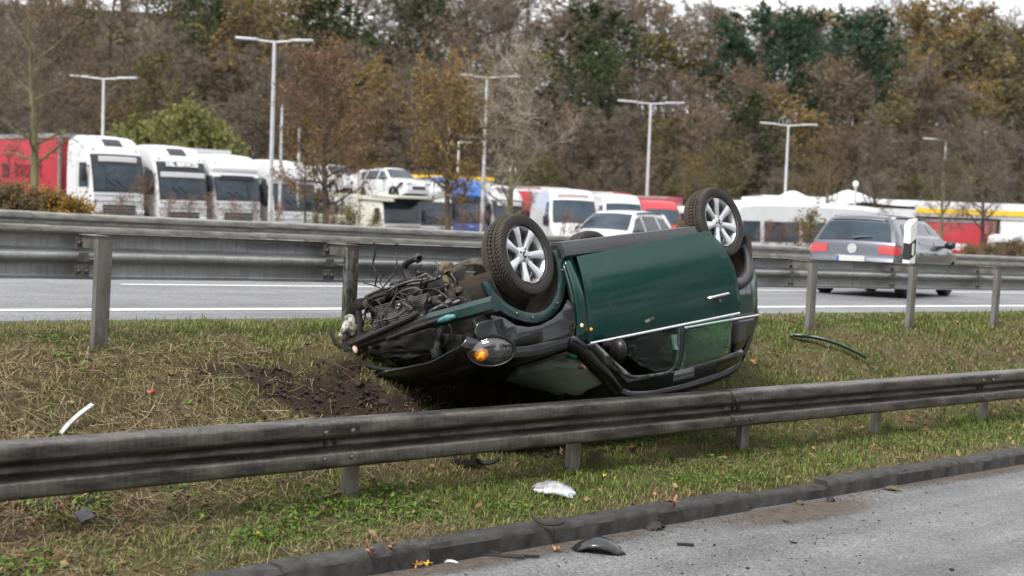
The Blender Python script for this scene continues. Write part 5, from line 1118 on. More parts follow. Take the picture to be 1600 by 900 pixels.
van('delivery_van', 'white high-roofed van with thin red and dark stripes across its forehead', 905, 297, 52.0, 2.75, M['truck_white'], face(8), stripes=[(2.68, 2.62, M['truck_red']), (2.56, 2.53, M['truck_black']), (2.46, 2.43, M['truck_red'])])
van('delivery_van', 'red and white van behind the white family car', 985, 305, 62.0, 2.7, M['truck_white'], face(12))
box_truck('box_lorry', 'red box lorry right of the red and white van', 972, 301, 78.0, 3.2, M['truck_red'], face(62), 7.0, cab=M['truck_white'], roof=M['truck_white'])
box_truck('box_lorry', 'red box lorry beside the raised rear wheel of the wreck', 1056, 308, 70.0, 3.0, M['truck_red'], face(66), 6.0, cab=M['truck_white'])
van('van_red', 'bright red van front half hidden behind the white family car', 1045, 315, 66.0, 2.6, M['truck_red'], face(10))
# long white coach / motor home
def coach():
    fr = vframe(1120, 313, 50.0, 2.9, (-.85, -.52, 0)); root = empty('motor_home', fr, label='long white motor home with dark side windows right of the wreck', cat='motor home')
    def Y(x, z): return lerp_tab([(.3, 1.05), (1.2, 1.12), (2.9, 1.02)], z)
    B = Body([(-7.3, .5), (-7.35, 1.5), (-7.3, 2.6), (-7.1, 2.85), (-3, 2.92), (-.6, 2.85), (-.1, 2.6), (.15, 1.6), (.2, 1.0), (.15, .45)], Y, .14, .06, 4); n = len(B.P) - 1; b = B.strip(0, n).build('body', M['truck_white'], root, 40)
    for sg in (-1, 1):
        B.patch(B.inset(0, n) + [(-.6, .45), (-7.0, .5)], sg, 0, .5).build('body_side', M['truck_white'], b, 40)
        for x0, x1 in ((-.35, -1.2), (-1.4, -3.1), (-3.25, -4.9), (-5.1, -6.8)): B.patch([(x0, 1.45), (x0, 2.2), (x1, 2.2), (x1, 1.45)], sg, .012, .4).build('side_window', M['truck_glass'], root, 40)
        for x in (-1.3, -5.6): disc_wheel(root, x, sg * 1.0, .4, .28, rim=M['grey_metal'])
        k = MB(); k.box((-3.4, sg * 1.125, 1.05), (6.2, .012, .06)); k.build('side_stripe', M['grey_metal'], root)
    B.strip(B.near(-.1, 2.5), B.near(.12, 1.7), -.92, .92, .012).build('windscreen', M['truck_glass'], root, 40)
    for x in (-1.8, -4.4): k = MB(); k.box((x, 0, 3.0), (.7, .7, .16), bev=.05); k.build('roof_vent', M['truck_white'], root, 40)
coach()
rt = box_truck('box_lorry', 'red box lorry with white lettering right of the delineator post', 1548, 346, 62.0, 3.1, M['truck_red'], (.86, -.51, 0), 6.2, cab=M['truck_white'])
text('box_lettering', 'Glass - Partner', .62, Matrix.Translation((-2.6, -1.232, 1.95)) @ Matrix.Rotation(R(90), 4, 'X'), M['letter_white'], rt, .006, .012)
box_truck('box_lorry', 'white box lorry at the right edge, right of the red lettered one', 1700, 347, 72.0, 3.2, M['truck_white'], (.86, -.51, 0), 4.2)

# ------------------------------------------------------------------ service station roofs
def station():
    # canopy with yellow fascia stripe
    a = ray(1190, 322, 84); zt = a.z; root = empty('service_station_canopy', Matrix.Translation((a.x, a.y, 0)) @ Matrix.Rotation(R(-3), 4, 'Z'), label='long white service station canopy with a yellow stripe at the right', cat='canopy')
    zg = hill(a.x + 20, a.y); W = 24; top = ray(1190, 304, 84).z
    k = MB(); k.box((W / 2, 4, top - .5), (W, 8, .95), bev=.05); k.build('roof_slab', M['truck_white'], root)
    k = MB(); k.box((W / 2, -.02, top - .62), (W + .06, .08, .30)); k.build('yellow_stripe', M['yellow'], root)
    k = MB(); k.box((W / 2, 7.6, (top + zg) / 2 - .5), (W - 1, .3, top - zg - 1)); k.build('back_wall', M['grey_metal'], root)
    for x in (2, 9, 16, 22):
        k = MB(); k.box((x, 1.5, (top + zg) / 2 - .5), (.4, .4, top - zg - .9)); k.build('column', M['grey_metal'], root)
    # white tents
    for i, (px0, px1, pt, pe, D, lab) in enumerate(((1290, 1432, 299, 322, 79, 'large white tent roof behind the silver grey car'), (1215, 1300, 300, 318, 80, 'smaller white tent roof left of the large one'))):
        p0, p1 = ray(px0, pe, D), ray(px1, pe, D); pk = ray((px0 + px1) / 2 if i else 1352, pt, D + 3); w = (p1 - p0).length; r = empty('marquee_tent', Matrix.Translation((p0.x, p0.y, 0)), label=lab, cat='tent', group='white tents by the service station')
        zg = hill(p0.x, p0.y); e = p0.z; k = MB(); n = 12; vs = []; fs = []; dep = 8.0
        for j in range(n + 1):
            for q in range(n + 1):
                a_, b_ = q / n, j / n; s_ = (1 - abs(2 * a_ - (1.0 if i else .85))) ; s_ = max(0, min(1, s_)) ; t_ = math.sin(math.pi * min(1, max(0, b_))) ** .5
                z = e + (p1.z - e) * a_ + (pk.z - e) * (s_ ** 1.3) * (.25 + .75 * t_); vs.append((a_ * w, b_ * dep, z))
        fs = [(j * (n + 1) + q, j * (n + 1) + q + 1, (j + 1) * (n + 1) + q + 1, (j + 1) * (n + 1) + q) for j in range(n) for q in range(n)]; k.add(vs, fs); solid(k.build('canvas_roof', M['tarp_white'], r, 50), .03)
        k = MB(); k.box((w / 2, .05, (e + zg) / 2), (w, .06, e - zg)); k.box((w / 2, dep, (e + zg) / 2), (w, .06, e - zg)); k.box((.03, dep / 2, (e + zg) / 2), (.05, dep, e - zg)); k.box((w - .03, dep / 2, (p1.z + zg) / 2), (.05, dep, p1.z - zg)); k.build('canvas_wall', M['tarp_white'], r)
station()
# ================================================================== LAMPS
M['lamp_metal'] = mat('lamp_post_metal', (0.50, 0.51, 0.52), 0.5, 0.3, var=0.1, scale=3)
def lamp_post(label, px, ptop, D, H=8.0, arms=2, w=2.9, name='street_lamp', yaw=0.0, group='lamp posts on the parking place'):
    top = ray(px, ptop, D); root = empty(name, Matrix.Translation((top.x, top.y, top.z - H)) @ Matrix.Rotation(yaw, 4, 'Z'), label=label, cat='street lamp', group=group)
    k = MB(); k.tube([(0, 0, 0), (0, 0, H * .3), (0, 0, H)], [.10, .09, .065], 10); k.build('pole', M['lamp_metal'], root, 50)
    for sg in ((-1, 1) if arms == 2 else (-1,)):
        a = empty('lamp_arm'); a.parent = root
        k = MB(); k.tube([(0, 0, H - .05), (sg * w * .28, 0, H + .02)], .04, 8); k.build('arm_tube', M['lamp_metal'], a, 50)
        k = MB(); k.box((sg * w * .36, 0, H + .05), (w * .3, .28, .09), Matrix.Rotation(sg * -.04, 3, 'Y'), bev=.03); k.build('lamp_head', M['lamp_metal'], a, 40)
    return root
lamp_post('tall twin-armed lamp post, the highest, left of the brown street tree', 429, 64, 52)
lamp_post('twin-armed lamp post behind the leftmost white lorry', 162, 122, 71, w=3.4)
lamp_post('twin-armed lamp post between the brown street tree and the bare tree', 761, 120, 64, w=3.0)
lamp_post('twin-armed lamp post right of the bare tree, above the white car', 1017, 161, 73, w=3.5)
lamp_post('twin-armed lamp post between wreck and silver grey car', 1232, 195, 87, w=3.6)
lamp_post('single-armed dim lamp post at the right among the trees', 1478, 219, 97, arms=1, w=3.2)
def mast(label, px, ptop, D, H, r=.06, head=None):
    top = ray(px, ptop, D); root = empty('mast', Matrix.Translation((top.x, top.y, top.z - H)), label=label, cat='mast')
    k = MB(); k.tube([(0, 0, 0), (0, 0, H)], [r * 1.2, r], 8); k.build('pole', M['lamp_metal'], root, 50)
    if head == 'globe': k = MB(); k.sphere((0, 0, H + .1), .12, 14, 10, (1, 1, 1.15)); k.build('globe', M['white_plastic'], root, 60); k = MB(); k.lathe([(.05, H - .1), (.1, H - .02), (.1, H + .02)], 12); k.build('collar', M['lamp_metal'], root, 40)
    elif head == 'arm': k = MB(); k.tube([(-.7, 0, H - .02), (.7, 0, H + .04)], .05, 6); k.build('cross_arm', M['lamp_metal'], root)
    else: k = MB(); k.lathe([(0, H + .04), (r * 1.2, H + .02), (r * 1.2, H - .05)], 8); k.build('cap', M['grey_metal'], root)
mast('thin plain mast just right of the tallest lamp post', 441, 164, 60, 5.6)
mast('short mast right of the thin plain mast', 468, 200, 62, 4.5)
mast('short pole with a small cross arm behind the brown tree trunk', 717, 223, 75, 4.6, head='arm')
mast('white globe lamp beside the mossy bare tree', 801, 270, 48, 2.6, .05, 'globe')
mast('white globe lamp behind the silver grey car', 1337, 292, 55, 2.9, .05, 'globe')

# ================================================================== TREES
M['bark'] = mat('bark', (0.105, 0.085, 0.065), 0.95, col2=(0.045, 0.037, 0.030), scale=6, stretch=(2, 2, .5), bump=0.4, bscale=20)
M['bark_moss'] = mat('bark_mossy', (0.22, 0.20, 0.085), 0.95, col2=(0.10, 0.09, 0.06), scale=3, stretch=(2, 2, .7), bump=0.3, bscale=20)
M['leaf'] = attr_mat('foliage', 0.75, 0.2, 0.30, objvar=0.18)
M['twig'] = attr_mat('twigs', 0.9, 0.15, 0.0, objvar=0.15)
class TreeMesh:
    def __init__(s, seed): s.r = np.random.default_rng(seed); s.wood = MB(); s.rb = []; s.lf = []
    def rib(s, p, q, w): s.rb.append((p, q, w))
    def arrays(s, twig_cols, leaf_cols):
        r = s.r; out = []
        if s.rb:
            P = np.array([a for a, b, c in s.rb]); Q = np.array([b for a, b, c in s.rb]); W = np.array([c for a, b, c in s.rb])
            d = Q - P; rv = r.normal(size=P.shape); n = np.cross(d, rv); n /= (np.linalg.norm(n, axis=1, keepdims=True) + 1e-9); n *= W[:, None] * .5
            V = np.stack([P - n, P + n, Q + n * .4, Q - n * .4], 1).reshape(-1, 3); F = np.arange(len(V)).reshape(-1, 4)
            c = np.array(twig_cols)[r.integers(0, len(twig_cols), len(P))] * r.uniform(.7, 1.25, (len(P), 1)); out.append((V, F, np.repeat(c, 4, 0)))
        else: out.append(None)
        if s.lf:
            P = np.array([a for a, b in s.lf]); S = np.array([b for a, b in s.lf]); a = r.normal(size=P.shape); a /= np.linalg.norm(a, axis=1, keepdims=True); b = np.cross(a, r.normal(size=P.shape)); b /= np.linalg.norm(b, axis=1, keepdims=True)
            a = a * S[:, None] * .5; b = b * S[:, None] * .32; V = np.stack([P - a, P + b, P + a, P - b], 1).reshape(-1, 3); F = np.arange(len(V)).reshape(-1, 4)
            c = np.array(leaf_cols)[r.integers(0, len(leaf_cols), len(P))] * r.uniform(.65, 1.3, (len(P), 1)); out.append((V, F, np.repeat(c, 4, 0)))
        else: out.append(None)
        return out
def gen_tree(seed, H, trunk, rad, cr, n1=18, n2=7, n3=7, n4=4, tw=.02, leaves=2, ls=.16, up=.55, shape='round', lean=0.0, leaf_low=0.0, leafprob=1.0, droop=0.0, fork=0, bend=.05):
    T = TreeMesh(seed); r = T.r
    pts = []; rr = []
    for k in range(9):
        t = k / 8; pts.append(Vector((lean * H * t + bend * H * .3 * math.sin(t * 4 + seed), bend * H * .3 * math.sin(t * 3 + seed * 2), H * .96 * t))); rr.append(rad * (1 - t) ** .8 * .97 + rad * .03 + (rad * .5 * (1 - t * 12) if t < .08 else 0))
    T.wood.tube(pts, rr, 8)
    def tp(t): f = t * 8; i = min(7, int(f)); return pts[i].lerp(pts[i + 1], f - i), rr[i] + (rr[i + 1] - rr[i]) * (f - i)
    for i in range(n1):
        t = trunk + (0.98 - trunk) * ((i + r.uniform(0, .8)) / n1); p, pr = tp(min(.99, t)); az = i * 2.4 + r.uniform(-.5, .5); k = (t - trunk) / (1 - trunk)
        if shape == 'round': ln = cr * (math.sin(math.pi * (0.18 + .74 * k)) ** .7) * r.uniform(.75, 1.12); el = up * (.4 + 1.2 * k) + r.uniform(-.1, .2)
        elif shape == 'cone': ln = cr * (1 - k * .92) * r.uniform(.8, 1.1); el = -.1 + .3 * k
        elif shape == 'pine': ln = cr * (math.sin(math.pi * (0.25 + .7 * k)) ** .6) * r.uniform(.7, 1.1); el = .1 + .6 * k
        else: ln = cr * (.45 + .65 * math.sin(math.pi * min(1, k * 1.05))) * r.uniform(.7, 1.15); el = up * (.7 + .8 * k)
        d = Vector((math.cos(az) * math.cos(el), math.sin(az) * math.cos(el), math.sin(el))); q = [p]; dd = d.copy()
        for s_ in range(4):
            dd = (dd + Vector(r.normal(size=3)) * .16 + Vector((0, 0, .12 - droop * s_ * .2))).normalized(); q.append(q[-1] + dd * ln / 4)
        r0 = min(pr * .55, .02 + .035 * ln); T.wood.tube(q, [r0, r0 * .75, r0 * .52, r0 * .34, r0 * .15], 5, False)
        for j in range(n2):
            f = .2 + .78 * (j + r.uniform(0, .9)) / n2; ii = min(3, int(f * 4)); b = q[ii].lerp(q[ii + 1], f * 4 - ii); bd = (q[ii + 1] - q[ii]).normalized()
            sd = (bd * .55 + Vector(r.normal(size=3)) * .62 + Vector((0, 0, .2 - droop))).normalized(); sl = ln * (.42 - .2 * f) * r.uniform(.7, 1.3) + .12
            m = b + sd * sl * .5; e = m + (sd + Vector(r.normal(size=3)) * .25).normalized() * sl * .5; w = max(tw * 1.3, r0 * .35)
            T.rib(b, m, w); T.rib(b, m, w); T.rib(m, e, w * .7)
            for a in range(n3):
                f2 = (a + r.uniform(0, 1)) / n3; c = b.lerp(m, f2 * 2) if f2 < .5 else m.lerp(e, f2 * 2 - 1); td = (sd * .5 + Vector(r.normal(size=3)) * .7 + Vector((0, 0, .15 - droop))).normalized(); tl = sl * r.uniform(.25, .6) + .06; te = c + td * tl
                T.rib(c, te, tw)
                for g in range(n4):
                    cc = c.lerp(te, r.uniform(.15, 1)); T.rib(cc, cc + (td * .4 + Vector(r.normal(size=3)) * .7).normalized() * tl * r.uniform(.3, .7), tw * .7)
                if leaves and r.random() < leafprob:
                    for g in range(leaves): T.lf.append((c.lerp(te, r.uniform(.1, 1.1)) + Vector(r.normal(size=3)) * .08 * tl, ls * r.uniform(.6, 1.3)))
    return T
def tree_proto(T, twig_cols, leaf_cols, bark):
    """three meshes shared by every tree of the kind: trunk with limbs, twigs, leaves"""
    w = T.wood.mesh('trunk'); w.materials.append(bark); shade(w, 60); tw, lf = T.arrays(twig_cols, leaf_cols); out = [('trunk', w)]
    if tw: me = np_mesh('twigs', *tw[:2], colors=tw[2]); me.materials.append(M['twig']); out.append(('branches', me))
    if lf: me = np_mesh('crown', *lf[:2], colors=lf[2]); me.materials.append(M['leaf']); out.append(('crown', me))
    zmax = max(max(v.co.z for v in me.vertices) for _, me in out); PH[id(out)] = zmax; KEEP.append(out)
    return out
PH = {}; KEEP = []
def plant(protos, name, label, base, sc, rot, group=None, cat='tree', sink=.1, wide=None):
    root = empty(name, Matrix.Translation(Vector(base) - Vector((0, 0, sink))) @ Matrix.Rotation(rot, 4, 'Z') @ Matrix.Scale(sc, 4), label=label, cat=cat, group=group)
    if wide: root.scale = (root.scale[0] * wide, root.scale[1] * wide, root.scale[2])
    for nm, me in protos:
        o = bpy.data.objects.new(nm, me); COL.objects.link(o); o.parent = root
        if nm == 'branches' or nm == 'crown': o['kind'] = 'stuff'
    return root
TWB = [(0.147, 0.125, 0.103), (0.178, 0.152, 0.125), (0.125, 0.107, 0.089), (0.16, 0.134, 0.111)]
TWR = [(0.155, 0.122, 0.097), (0.134, 0.109, 0.088), (0.176, 0.139, 0.109)]
OCH = [(0.309, 0.208, 0.068), (0.245, 0.173, 0.068), (0.345, 0.245, 0.082), (0.2, 0.145, 0.064)]
RUS = [(0.205, 0.147, 0.089), (0.17, 0.125, 0.081), (0.231, 0.164, 0.093), (0.152, 0.116, 0.075)]
OLV = [(0.139, 0.13, 0.05), (0.168, 0.151, 0.055), (0.109, 0.105, 0.042), (0.193, 0.16, 0.059)]
GRN = [(0.056, 0.088, 0.032), (0.08, 0.112, 0.035), (0.045, 0.067, 0.029)]
PIN = [(0.038, 0.085, 0.049), (0.057, 0.114, 0.065), (0.03, 0.065, 0.042)]
YEL = [(.38, .27, .03), (.30, .22, .03), (.22, .19, .04)]
P_BARE = [tree_proto(gen_tree(10 + i, 14, .25, .17, 4.2, 24, 9, 8, 4, .030, 1, .13, leafprob=.6), TWB, RUS, M['bark']) for i in range(3)]
P_RUST = [tree_proto(gen_tree(20 + i, 13, .2, .16, 4.4, 22, 8, 7, 3, .028, 3, .16, leafprob=.8), TWR, RUS, M['bark']) for i in range(2)]
P_OCH = [tree_proto(gen_tree(30 + i, 13, .22, .16, 4.2, 22, 8, 7, 2, .026, 5, .19), TWB, OCH, M['bark']) for i in range(2)]
P_OLV = [tree_proto(gen_tree(40 + i, 12, .1, .16, 4.2, 24, 8, 7, 2, .026, 5, .20), TWB, OLV, M['bark']) for i in range(2)]
P_GRN = [tree_proto(gen_tree(50 + i, 12, .05, .16, 3.4, 24, 8, 6, 1, .026, 6, .22, shape='tall'), TWB, GRN, M['bark']) for i in range(1)]
P_PINE = [tree_proto(gen_tree(60 + i, 15, .5, .2, 3.8, 22, 8, 7, 1, .026, 16, .16, shape='pine'), TWB, PIN, M['bark']) for i in range(2)]
def gbase(px, D, py=330):
    p = ray(px, py, D); return Vector((p.x, p.y, hill(p.x, p.y)))
def top_scale(px, ptop, D, H0):       # scale so that the crown top is seen at ptop
    g = gbase(px, D); return (ray(px, ptop, D).z - g.z) / H0
KIND = {'bare': (P_BARE, 14, 'bare_tree', 'leafless tree in the wood behind the parking place'), 'rust': (P_RUST, 13, 'rust_tree', 'russet thin-leaved tree in the wood behind the parking place'),
        'och': (P_OCH, 13, 'ochre_tree', 'golden tree in the wood behind the parking place'), 'olv': (P_OLV, 12, 'olive_tree', 'olive bushy tree in the wood behind the parking place'),
        'grn': (P_GRN, 12, 'evergreen_tree', 'dark ivy-clad tree in the wood behind the parking place'), 'pine': (P_PINE, 15, 'pine_tree', 'dark green pine')}
GR = {'bare': 'leafless trees of the wood', 'rust': 'russet trees of the wood', 'och': 'golden trees of the wood', 'olv': 'olive green trees of the wood', 'grn': 'dark green trees of the wood'}
rf = random.Random(5)
def skyline(x):
    return lerp_tab([(0, -120), (900, -70), (1000, -30), (1100, -14), (1250, 4), (1350, 0), (1450, -10), (1600, 12)], x)
MARKS = [(10, 'red trailer'), (162, 'lamp behind the leftmost lorry'), (285, 'DEL SERVICES lorry'), (429, 'tallest lamp post'), (506, 'russet street tree'), (600, 'car transporter'), (701, 'ochre street tree'), (806, 'mossy bare tree'), (905, 'striped white van'), (1017, 'middle lamp post'), (1110, 'raised rear wheel'), (1232, 'lamp left of the grey car'), (1385, 'silver grey car'), (1478, 'single-armed lamp'), (1590, 'right picture edge')]
def wood_label(lab, row, px):
    m = min(MARKS, key=lambda q: abs(q[0] - px)); side = 'just left of' if px < m[0] else 'just right of'
    return '%s, %s, %s the %s' % (lab.replace(' in the wood behind the parking place', '').replace(' low', ''), ('wood rearmost row', 'wood back row', 'wood second row', 'wood third row', 'wood front row', 'edge of wood')[row], side, m[1])
def forest():
    # back rows to front rows
    for row, (D, n, f0, f1, mix) in enumerate(((156, 36, -.02, .06, 'bare rust bare rust och olv'), (138, 30, .0, .10, 'bare rust bare rust och olv'), (125, 28, .05, .3, 'bare rust olv rust och olv grn'), (113, 28, .22, .5, 'bare rust olv bare och rust bare'), (104, 30, .45, .75, 'rust bare olv rust bare olv och bare'))):
        ks = mix.split()
        for i in range(n):
            px = -90 + 1790 * (i + rf.uniform(.1, .9)) / n; kd = rf.choice(ks); d = D + rf.uniform(-4, 4)
            sk = skyline(px); py = sk + (300 - sk) * rf.uniform(f0, f1)
            pr, H0, nm, lab = KIND[kd]; pq = rf.choice(pr); s_ = top_scale(px, py, d, PH[id(pq)])
            plant(pq, nm, wood_label(lab, row, px), gbase(px, d), s_, rf.uniform(0, 6.28), GR[kd], wide=max(1.25, .95 / max(s_, .2)) * rf.uniform(.95, 1.25))
    # undergrowth
    for i in range(46):
        px = -70 + 1740 * (i + rf.uniform(0, 1)) / 46; kd = rf.choice(('rust', 'olv', 'rust', 'olv', 'och', 'bare')); d = 96 + rf.uniform(-2, 3); pr, H0, nm, lab = KIND[kd]; pq = rf.choice(pr)
        plant(pq, 'undergrowth_shrub', wood_label('low %s shrub' % {'rust': 'russet', 'olv': 'olive', 'och': 'golden', 'bare': 'leafless'}[kd], 5, px), gbase(px, d), top_scale(px, rf.uniform(205, 265), d, PH[id(pq)]), rf.uniform(0, 6.28), 'shrubs along the edge of the wood', cat='shrub', sink=.9)
forest()
_by = {}
for o in COL.objects:
    if o.type == 'EMPTY' and o.get('group') and 'wood' in o['group']: _by.setdefault(o['label'], []).append(o)
for lab, os_ in _by.items():
    if len(os_) > 1:
        os_.sort(key=lambda o: to_px(o.matrix_basis.translation)[0])
        for i, o in enumerate(os_): o['label'] = ('left-hand ' if i == 0 else 'right-hand ' if i == len(os_) - 1 else 'middle ') + lab
# trees that stand out
def special(kd, i, name, label, px, py, D, cat='tree', group=None, sx=1.0):
    pr, H0, nm, _ = KIND[kd]; o = plant(pr[i % len(pr)], name or nm, label, gbase(px, D), top_scale(px, py, D, PH[id(pr[i % len(pr)])]), px * .7, group, cat); o.scale = (o.scale[0] * sx, o.scale[1] * sx, o.scale[2]); return o
special('pine', 0, None, 'dark green pine on the skyline, leftmost of the three', 1178, -4, 120, sx=1.25)
special('pine', 1, None, 'smaller dark green pine between the two big pines on the skyline', 1246, 6, 126, sx=.9)
special('pine', 1, None, 'broad dark green pine right of centre on the skyline beside the golden tree', 1335, 12, 118, sx=1.45)
special('och', 0, None, 'tall golden brown oak on the skyline right of the pines', 1440, -14, 121, sx=1.3)
special('och', 1, None, 'small orange tree below the golden brown oak', 1418, 60, 112, sx=.9)
special('bare', 1, None, 'slender leafless tree against the sky at the top right', 1556, 0, 125, sx=.7)
special('och', 1, None, 'tall golden tree high above the tallest lamp post', 385, -60, 116, sx=1.0)
special('grn', 0, None, 'dark evergreen left of the golden tree', 312, -60, 118, sx=.8)
special('grn', 0, None, 'dark ivy-covered tree above the white car', 925, 60, 112, sx=.9)
special('grn', 0, None, 'dark green tree right of the middle lamp post', 1165, 140, 104, sx=1.2)
special('olv', 1, None, 'bright yellow green bush left of the lamp by the silver grey car', 1130, 215, 92, sx=1.2)
# ------------------------------------------------------------------ street trees in front of the lorries
ST_TW = [(.13, .088, .06), (.11, .08, .06), (.15, .10, .065)]
def street(label, px, ptop, D, T, twc, lfc, bark, H0, name='street_tree', rot=0.0, group='young trees along the parking place', lean=0):
    pr = tree_proto(T, twc, lfc, bark); g = gbase(px, D); return plant(pr, name, label, g, (ray(px, ptop, D).z - g.z) / PH[id(pr)], rot, group)
street('tall dark tree with mossy trunk in front of the red trailer', 46, -60, 46, gen_tree(101, 10, .30, .23, 3.1, 20, 9, 9, 5, .013, 1, .09, leafprob=.35, up=.5), TWB, OLV, M['bark_moss'], 10)
street('russet street tree with drooping leaves right of the tallest lamp post', 506, 40, 46, gen_tree(102, 7.5, .26, .15, 2.75, 28, 10, 9, 4, .012, 4, .085, leafprob=.8, up=.5), ST_TW, [(.30, .18, .10), (.26, .15, .085), (.34, .21, .11)], M['bark'], 7.5)
street('round ochre brown street tree in front of the blue lorry', 701, 62, 45, gen_tree(103, 6.5, .30, .13, 2.4, 28, 10, 9, 4, .011, 4, .08, leafprob=.85, up=.6), [(.17, .115, .06), (.14, .10, .06)], [(.34, .23, .085), (.28, .19, .08)], M['bark'], 6.5)
street('leafless mossy tree with pale spreading branches between the brown tree and the middle lamp', 806, 55, 43, gen_tree(104, 6.5, .20, .12, 2.5, 18, 8, 7, 5, .015, 0, .06, up=.75, shape='tall', bend=.10), [(.34, .31, .25), (.28, .25, .20)], RUS, M['bark_moss'], 6.5)
street('thin nearly leafless tree left of the silver grey car', 1290, 185, 58, gen_tree(105, 6, .25, .1, 1.6, 16, 8, 7, 4, .013, 1, .07, leafprob=.4, up=.8), ST_TW, OLV, M['bark_moss'], 6)
street('bare brown tree behind the silver grey car roof', 1362, 165, 60, gen_tree(106, 6, .25, .1, 1.7, 18, 8, 7, 4, .013, 1, .07, leafprob=.3, up=.8), TWB, OLV, M['bark'], 6)
street('bare mossy tree in front of the red lettered lorry', 1470, 190, 56, gen_tree(107, 6, .28, .1, 1.7, 18, 8, 7, 4, .013, 1, .07, leafprob=.4, up=.8), TWR, RUS, M['bark_moss'], 6)
street('dark bare tree at the right edge in front of the lettered lorry', 1535, 175, 57, gen_tree(108, 6, .28, .11, 1.8, 20, 9, 8, 4, .013, 1, .07, leafprob=.5, up=.7), TWB, RUS, M['bark'], 6)
street('low yellow-leaved sapling at the foot of the russet tree', 478, 165, 47, gen_tree(109, 4, .35, .05, 1.2, 10, 6, 5, 1, .012, 3, .09, up=.5, leafprob=.8), TWB, YEL, M['bark'], 4)
# ------------------------------------------------------------------ shrubs behind the far barrier
P_SH = tree_proto(gen_tree(201, 1.5, .02, .02, .9, 18, 5, 4, 2, .007, 1, .04, up=1.15, shape='tall', leafprob=.5), [(.19, .115, .085), (.16, .10, .075), (.22, .15, .11)], [(.20, .11, .06), (.16, .12, .05), (.24, .15, .07)], M['bark'])
P_SG = tree_proto(gen_tree(202, 1.5, .02, .02, .9, 16, 6, 5, 1, .008, 3, .075, up=1.0, shape='tall', leafprob=.6), TWB, [(.16, .17, .04), (.22, .2, .05), (.2, .10, .05)], M['bark'])
P_SY = tree_proto(gen_tree(203, 1.5, .02, .02, 1.0, 26, 8, 7, 1, .008, 4, .085, up=.7, shape='tall'), TWB, [(.50, .28, .03), (.42, .22, .03), (.30, .20, .04), (.22, .16, .05)], M['bark'])
P_SO = tree_proto(gen_tree(204, 1.5, .02, .02, 1.0, 26, 8, 7, 2, .008, 3, .06, up=.7, shape='tall'), TWB, [(.20, .15, .05), (.15, .12, .045), (.22, .13, .05)], M['bark'])
P_BU = tree_proto(gen_tree(205, 3.6, .03, .06, 2.0, 30, 9, 8, 1, .012, 7, .11, up=.6, shape='round'), TWB, [(.21, .225, .07), (.27, .26, .085), (.15, .165, .055)], M['bark'])
def shrub_at(px, ptop, vv, protos, label, group, sx=1.0):
    # foot on the verge behind the barrier, at road coordinate vv
    lo, hi = -12.0, 120.0
    for _ in range(40):
        m = (lo + hi) / 2
        if to_px(ROAD @ Vector((m, vv, -.9)))[0] < px: lo = m
        else: hi = m
    b = ROAD @ Vector((m, vv, -.98)); D = (b - Vector((0, 0, CZ))).dot(_fw); h = (ray(px, ptop, D).z - b.z); o = plant(protos, 'roadside_shrub', label, b, 1.3 * h / PH[id(protos)], px * 1.3, group, cat='shrub', sink=0)
    o.scale = (o.scale[0] * sx, o.scale[1] * sx, o.scale[2]); return o
G_SH = 'shrubs behind the far guard rail'; LB = 'russet twiggy shrub poking above the far guard rail'
for px, pt, at_ in ((185, 322, 'below the leftmost lorry cab'), (225, 300, 'between the first two lorries'), (262, 324, 'below the DEL SERVICES windscreen'), (295, 326, 'below the right half of the DEL SERVICES lorry'), (328, 322, 'between second and third lorry'), (365, 331, 'below the third lorry'), (400, 332, 'between third and fourth lorry'), (432, 334, 'below the fourth lorry'), (520, 342, 'left of the leafy green shrub'), (690, 350, 'at the foot of the ochre tree'), (722, 345, 'below the blue lorry'), (752, 346, 'below the blue lorry, right'), (778, 352, 'left of the front wheel'), (880, 346, 'right of the front wheel'), (900, 356, 'left of the white car'), (1195, 360, 'right of the rear wheel'), (1218, 364, 'below the motor home'), (1245, 358, 'left of the olive shrub')): shrub_at(px, pt, 21.7 + (px % 7) * .07, P_SH, 'russet twiggy shrub above the far rail ' + at_, G_SH, .75)
shrub_at(20, 300, 21.6, P_SO, 'tall brown green shrub at the left edge behind the far guard rail', G_SH, 1.2); shrub_at(58, 308, 21.5, P_SO, 'brown shrub beside the mossy trunk behind the far guard rail', G_SH); shrub_at(-18, 298, 21.9, P_SO, 'brown shrub cut by the left edge of the picture', G_SH, 1.1)
shrub_at(84, 312, 21.4, P_SY, 'yellow shrub below the red trailer', G_SH, 1.0); shrub_at(122, 324, 21.4, P_SY, 'low yellow shrub right of the other yellow one', G_SH, 1.0)
shrub_at(545, 322, 21.6, P_SG, 'leafy green and red shrub in front of the car transporter', G_SH, 1.0); shrub_at(585, 336, 21.6, P_SG, 'small green shrub right of the transporter post', G_SH, .7); shrub_at(490, 330, 21.6, P_SG, 'small green shrub left of the transporter', G_SH, .6)
shrub_at(1262, 330, 22.2, P_SG, 'olive shrub left of the silver grey car', G_SH, 1.1); shrub_at(1060, 345, 22.0, P_SG, 'yellow green shrub beside the raised rear wheel', G_SH, .9)
for px, pt, at_ in ((1515, 388, 'left of the dark bare tree'), (1545, 386, 'at the foot of the dark bare tree'), (1580, 382, 'near the right edge'), (1610, 382, 'cut by the right edge')): shrub_at(px, pt, 21.9, P_SO, 'low dry weedy shrub on the far verge ' + at_, G_SH, 1.2)
b = gbase(283, 66); o = plant(P_BU, 'evergreen_bush', 'large olive green bush behind the second lorry', b, 1.15 * (ray(283, 166, 66).z - b.z) / PH[id(P_BU)], 1.0, cat='shrub'); o.scale = (o.scale[0] * .9, o.scale[1] * .9, o.scale[2])
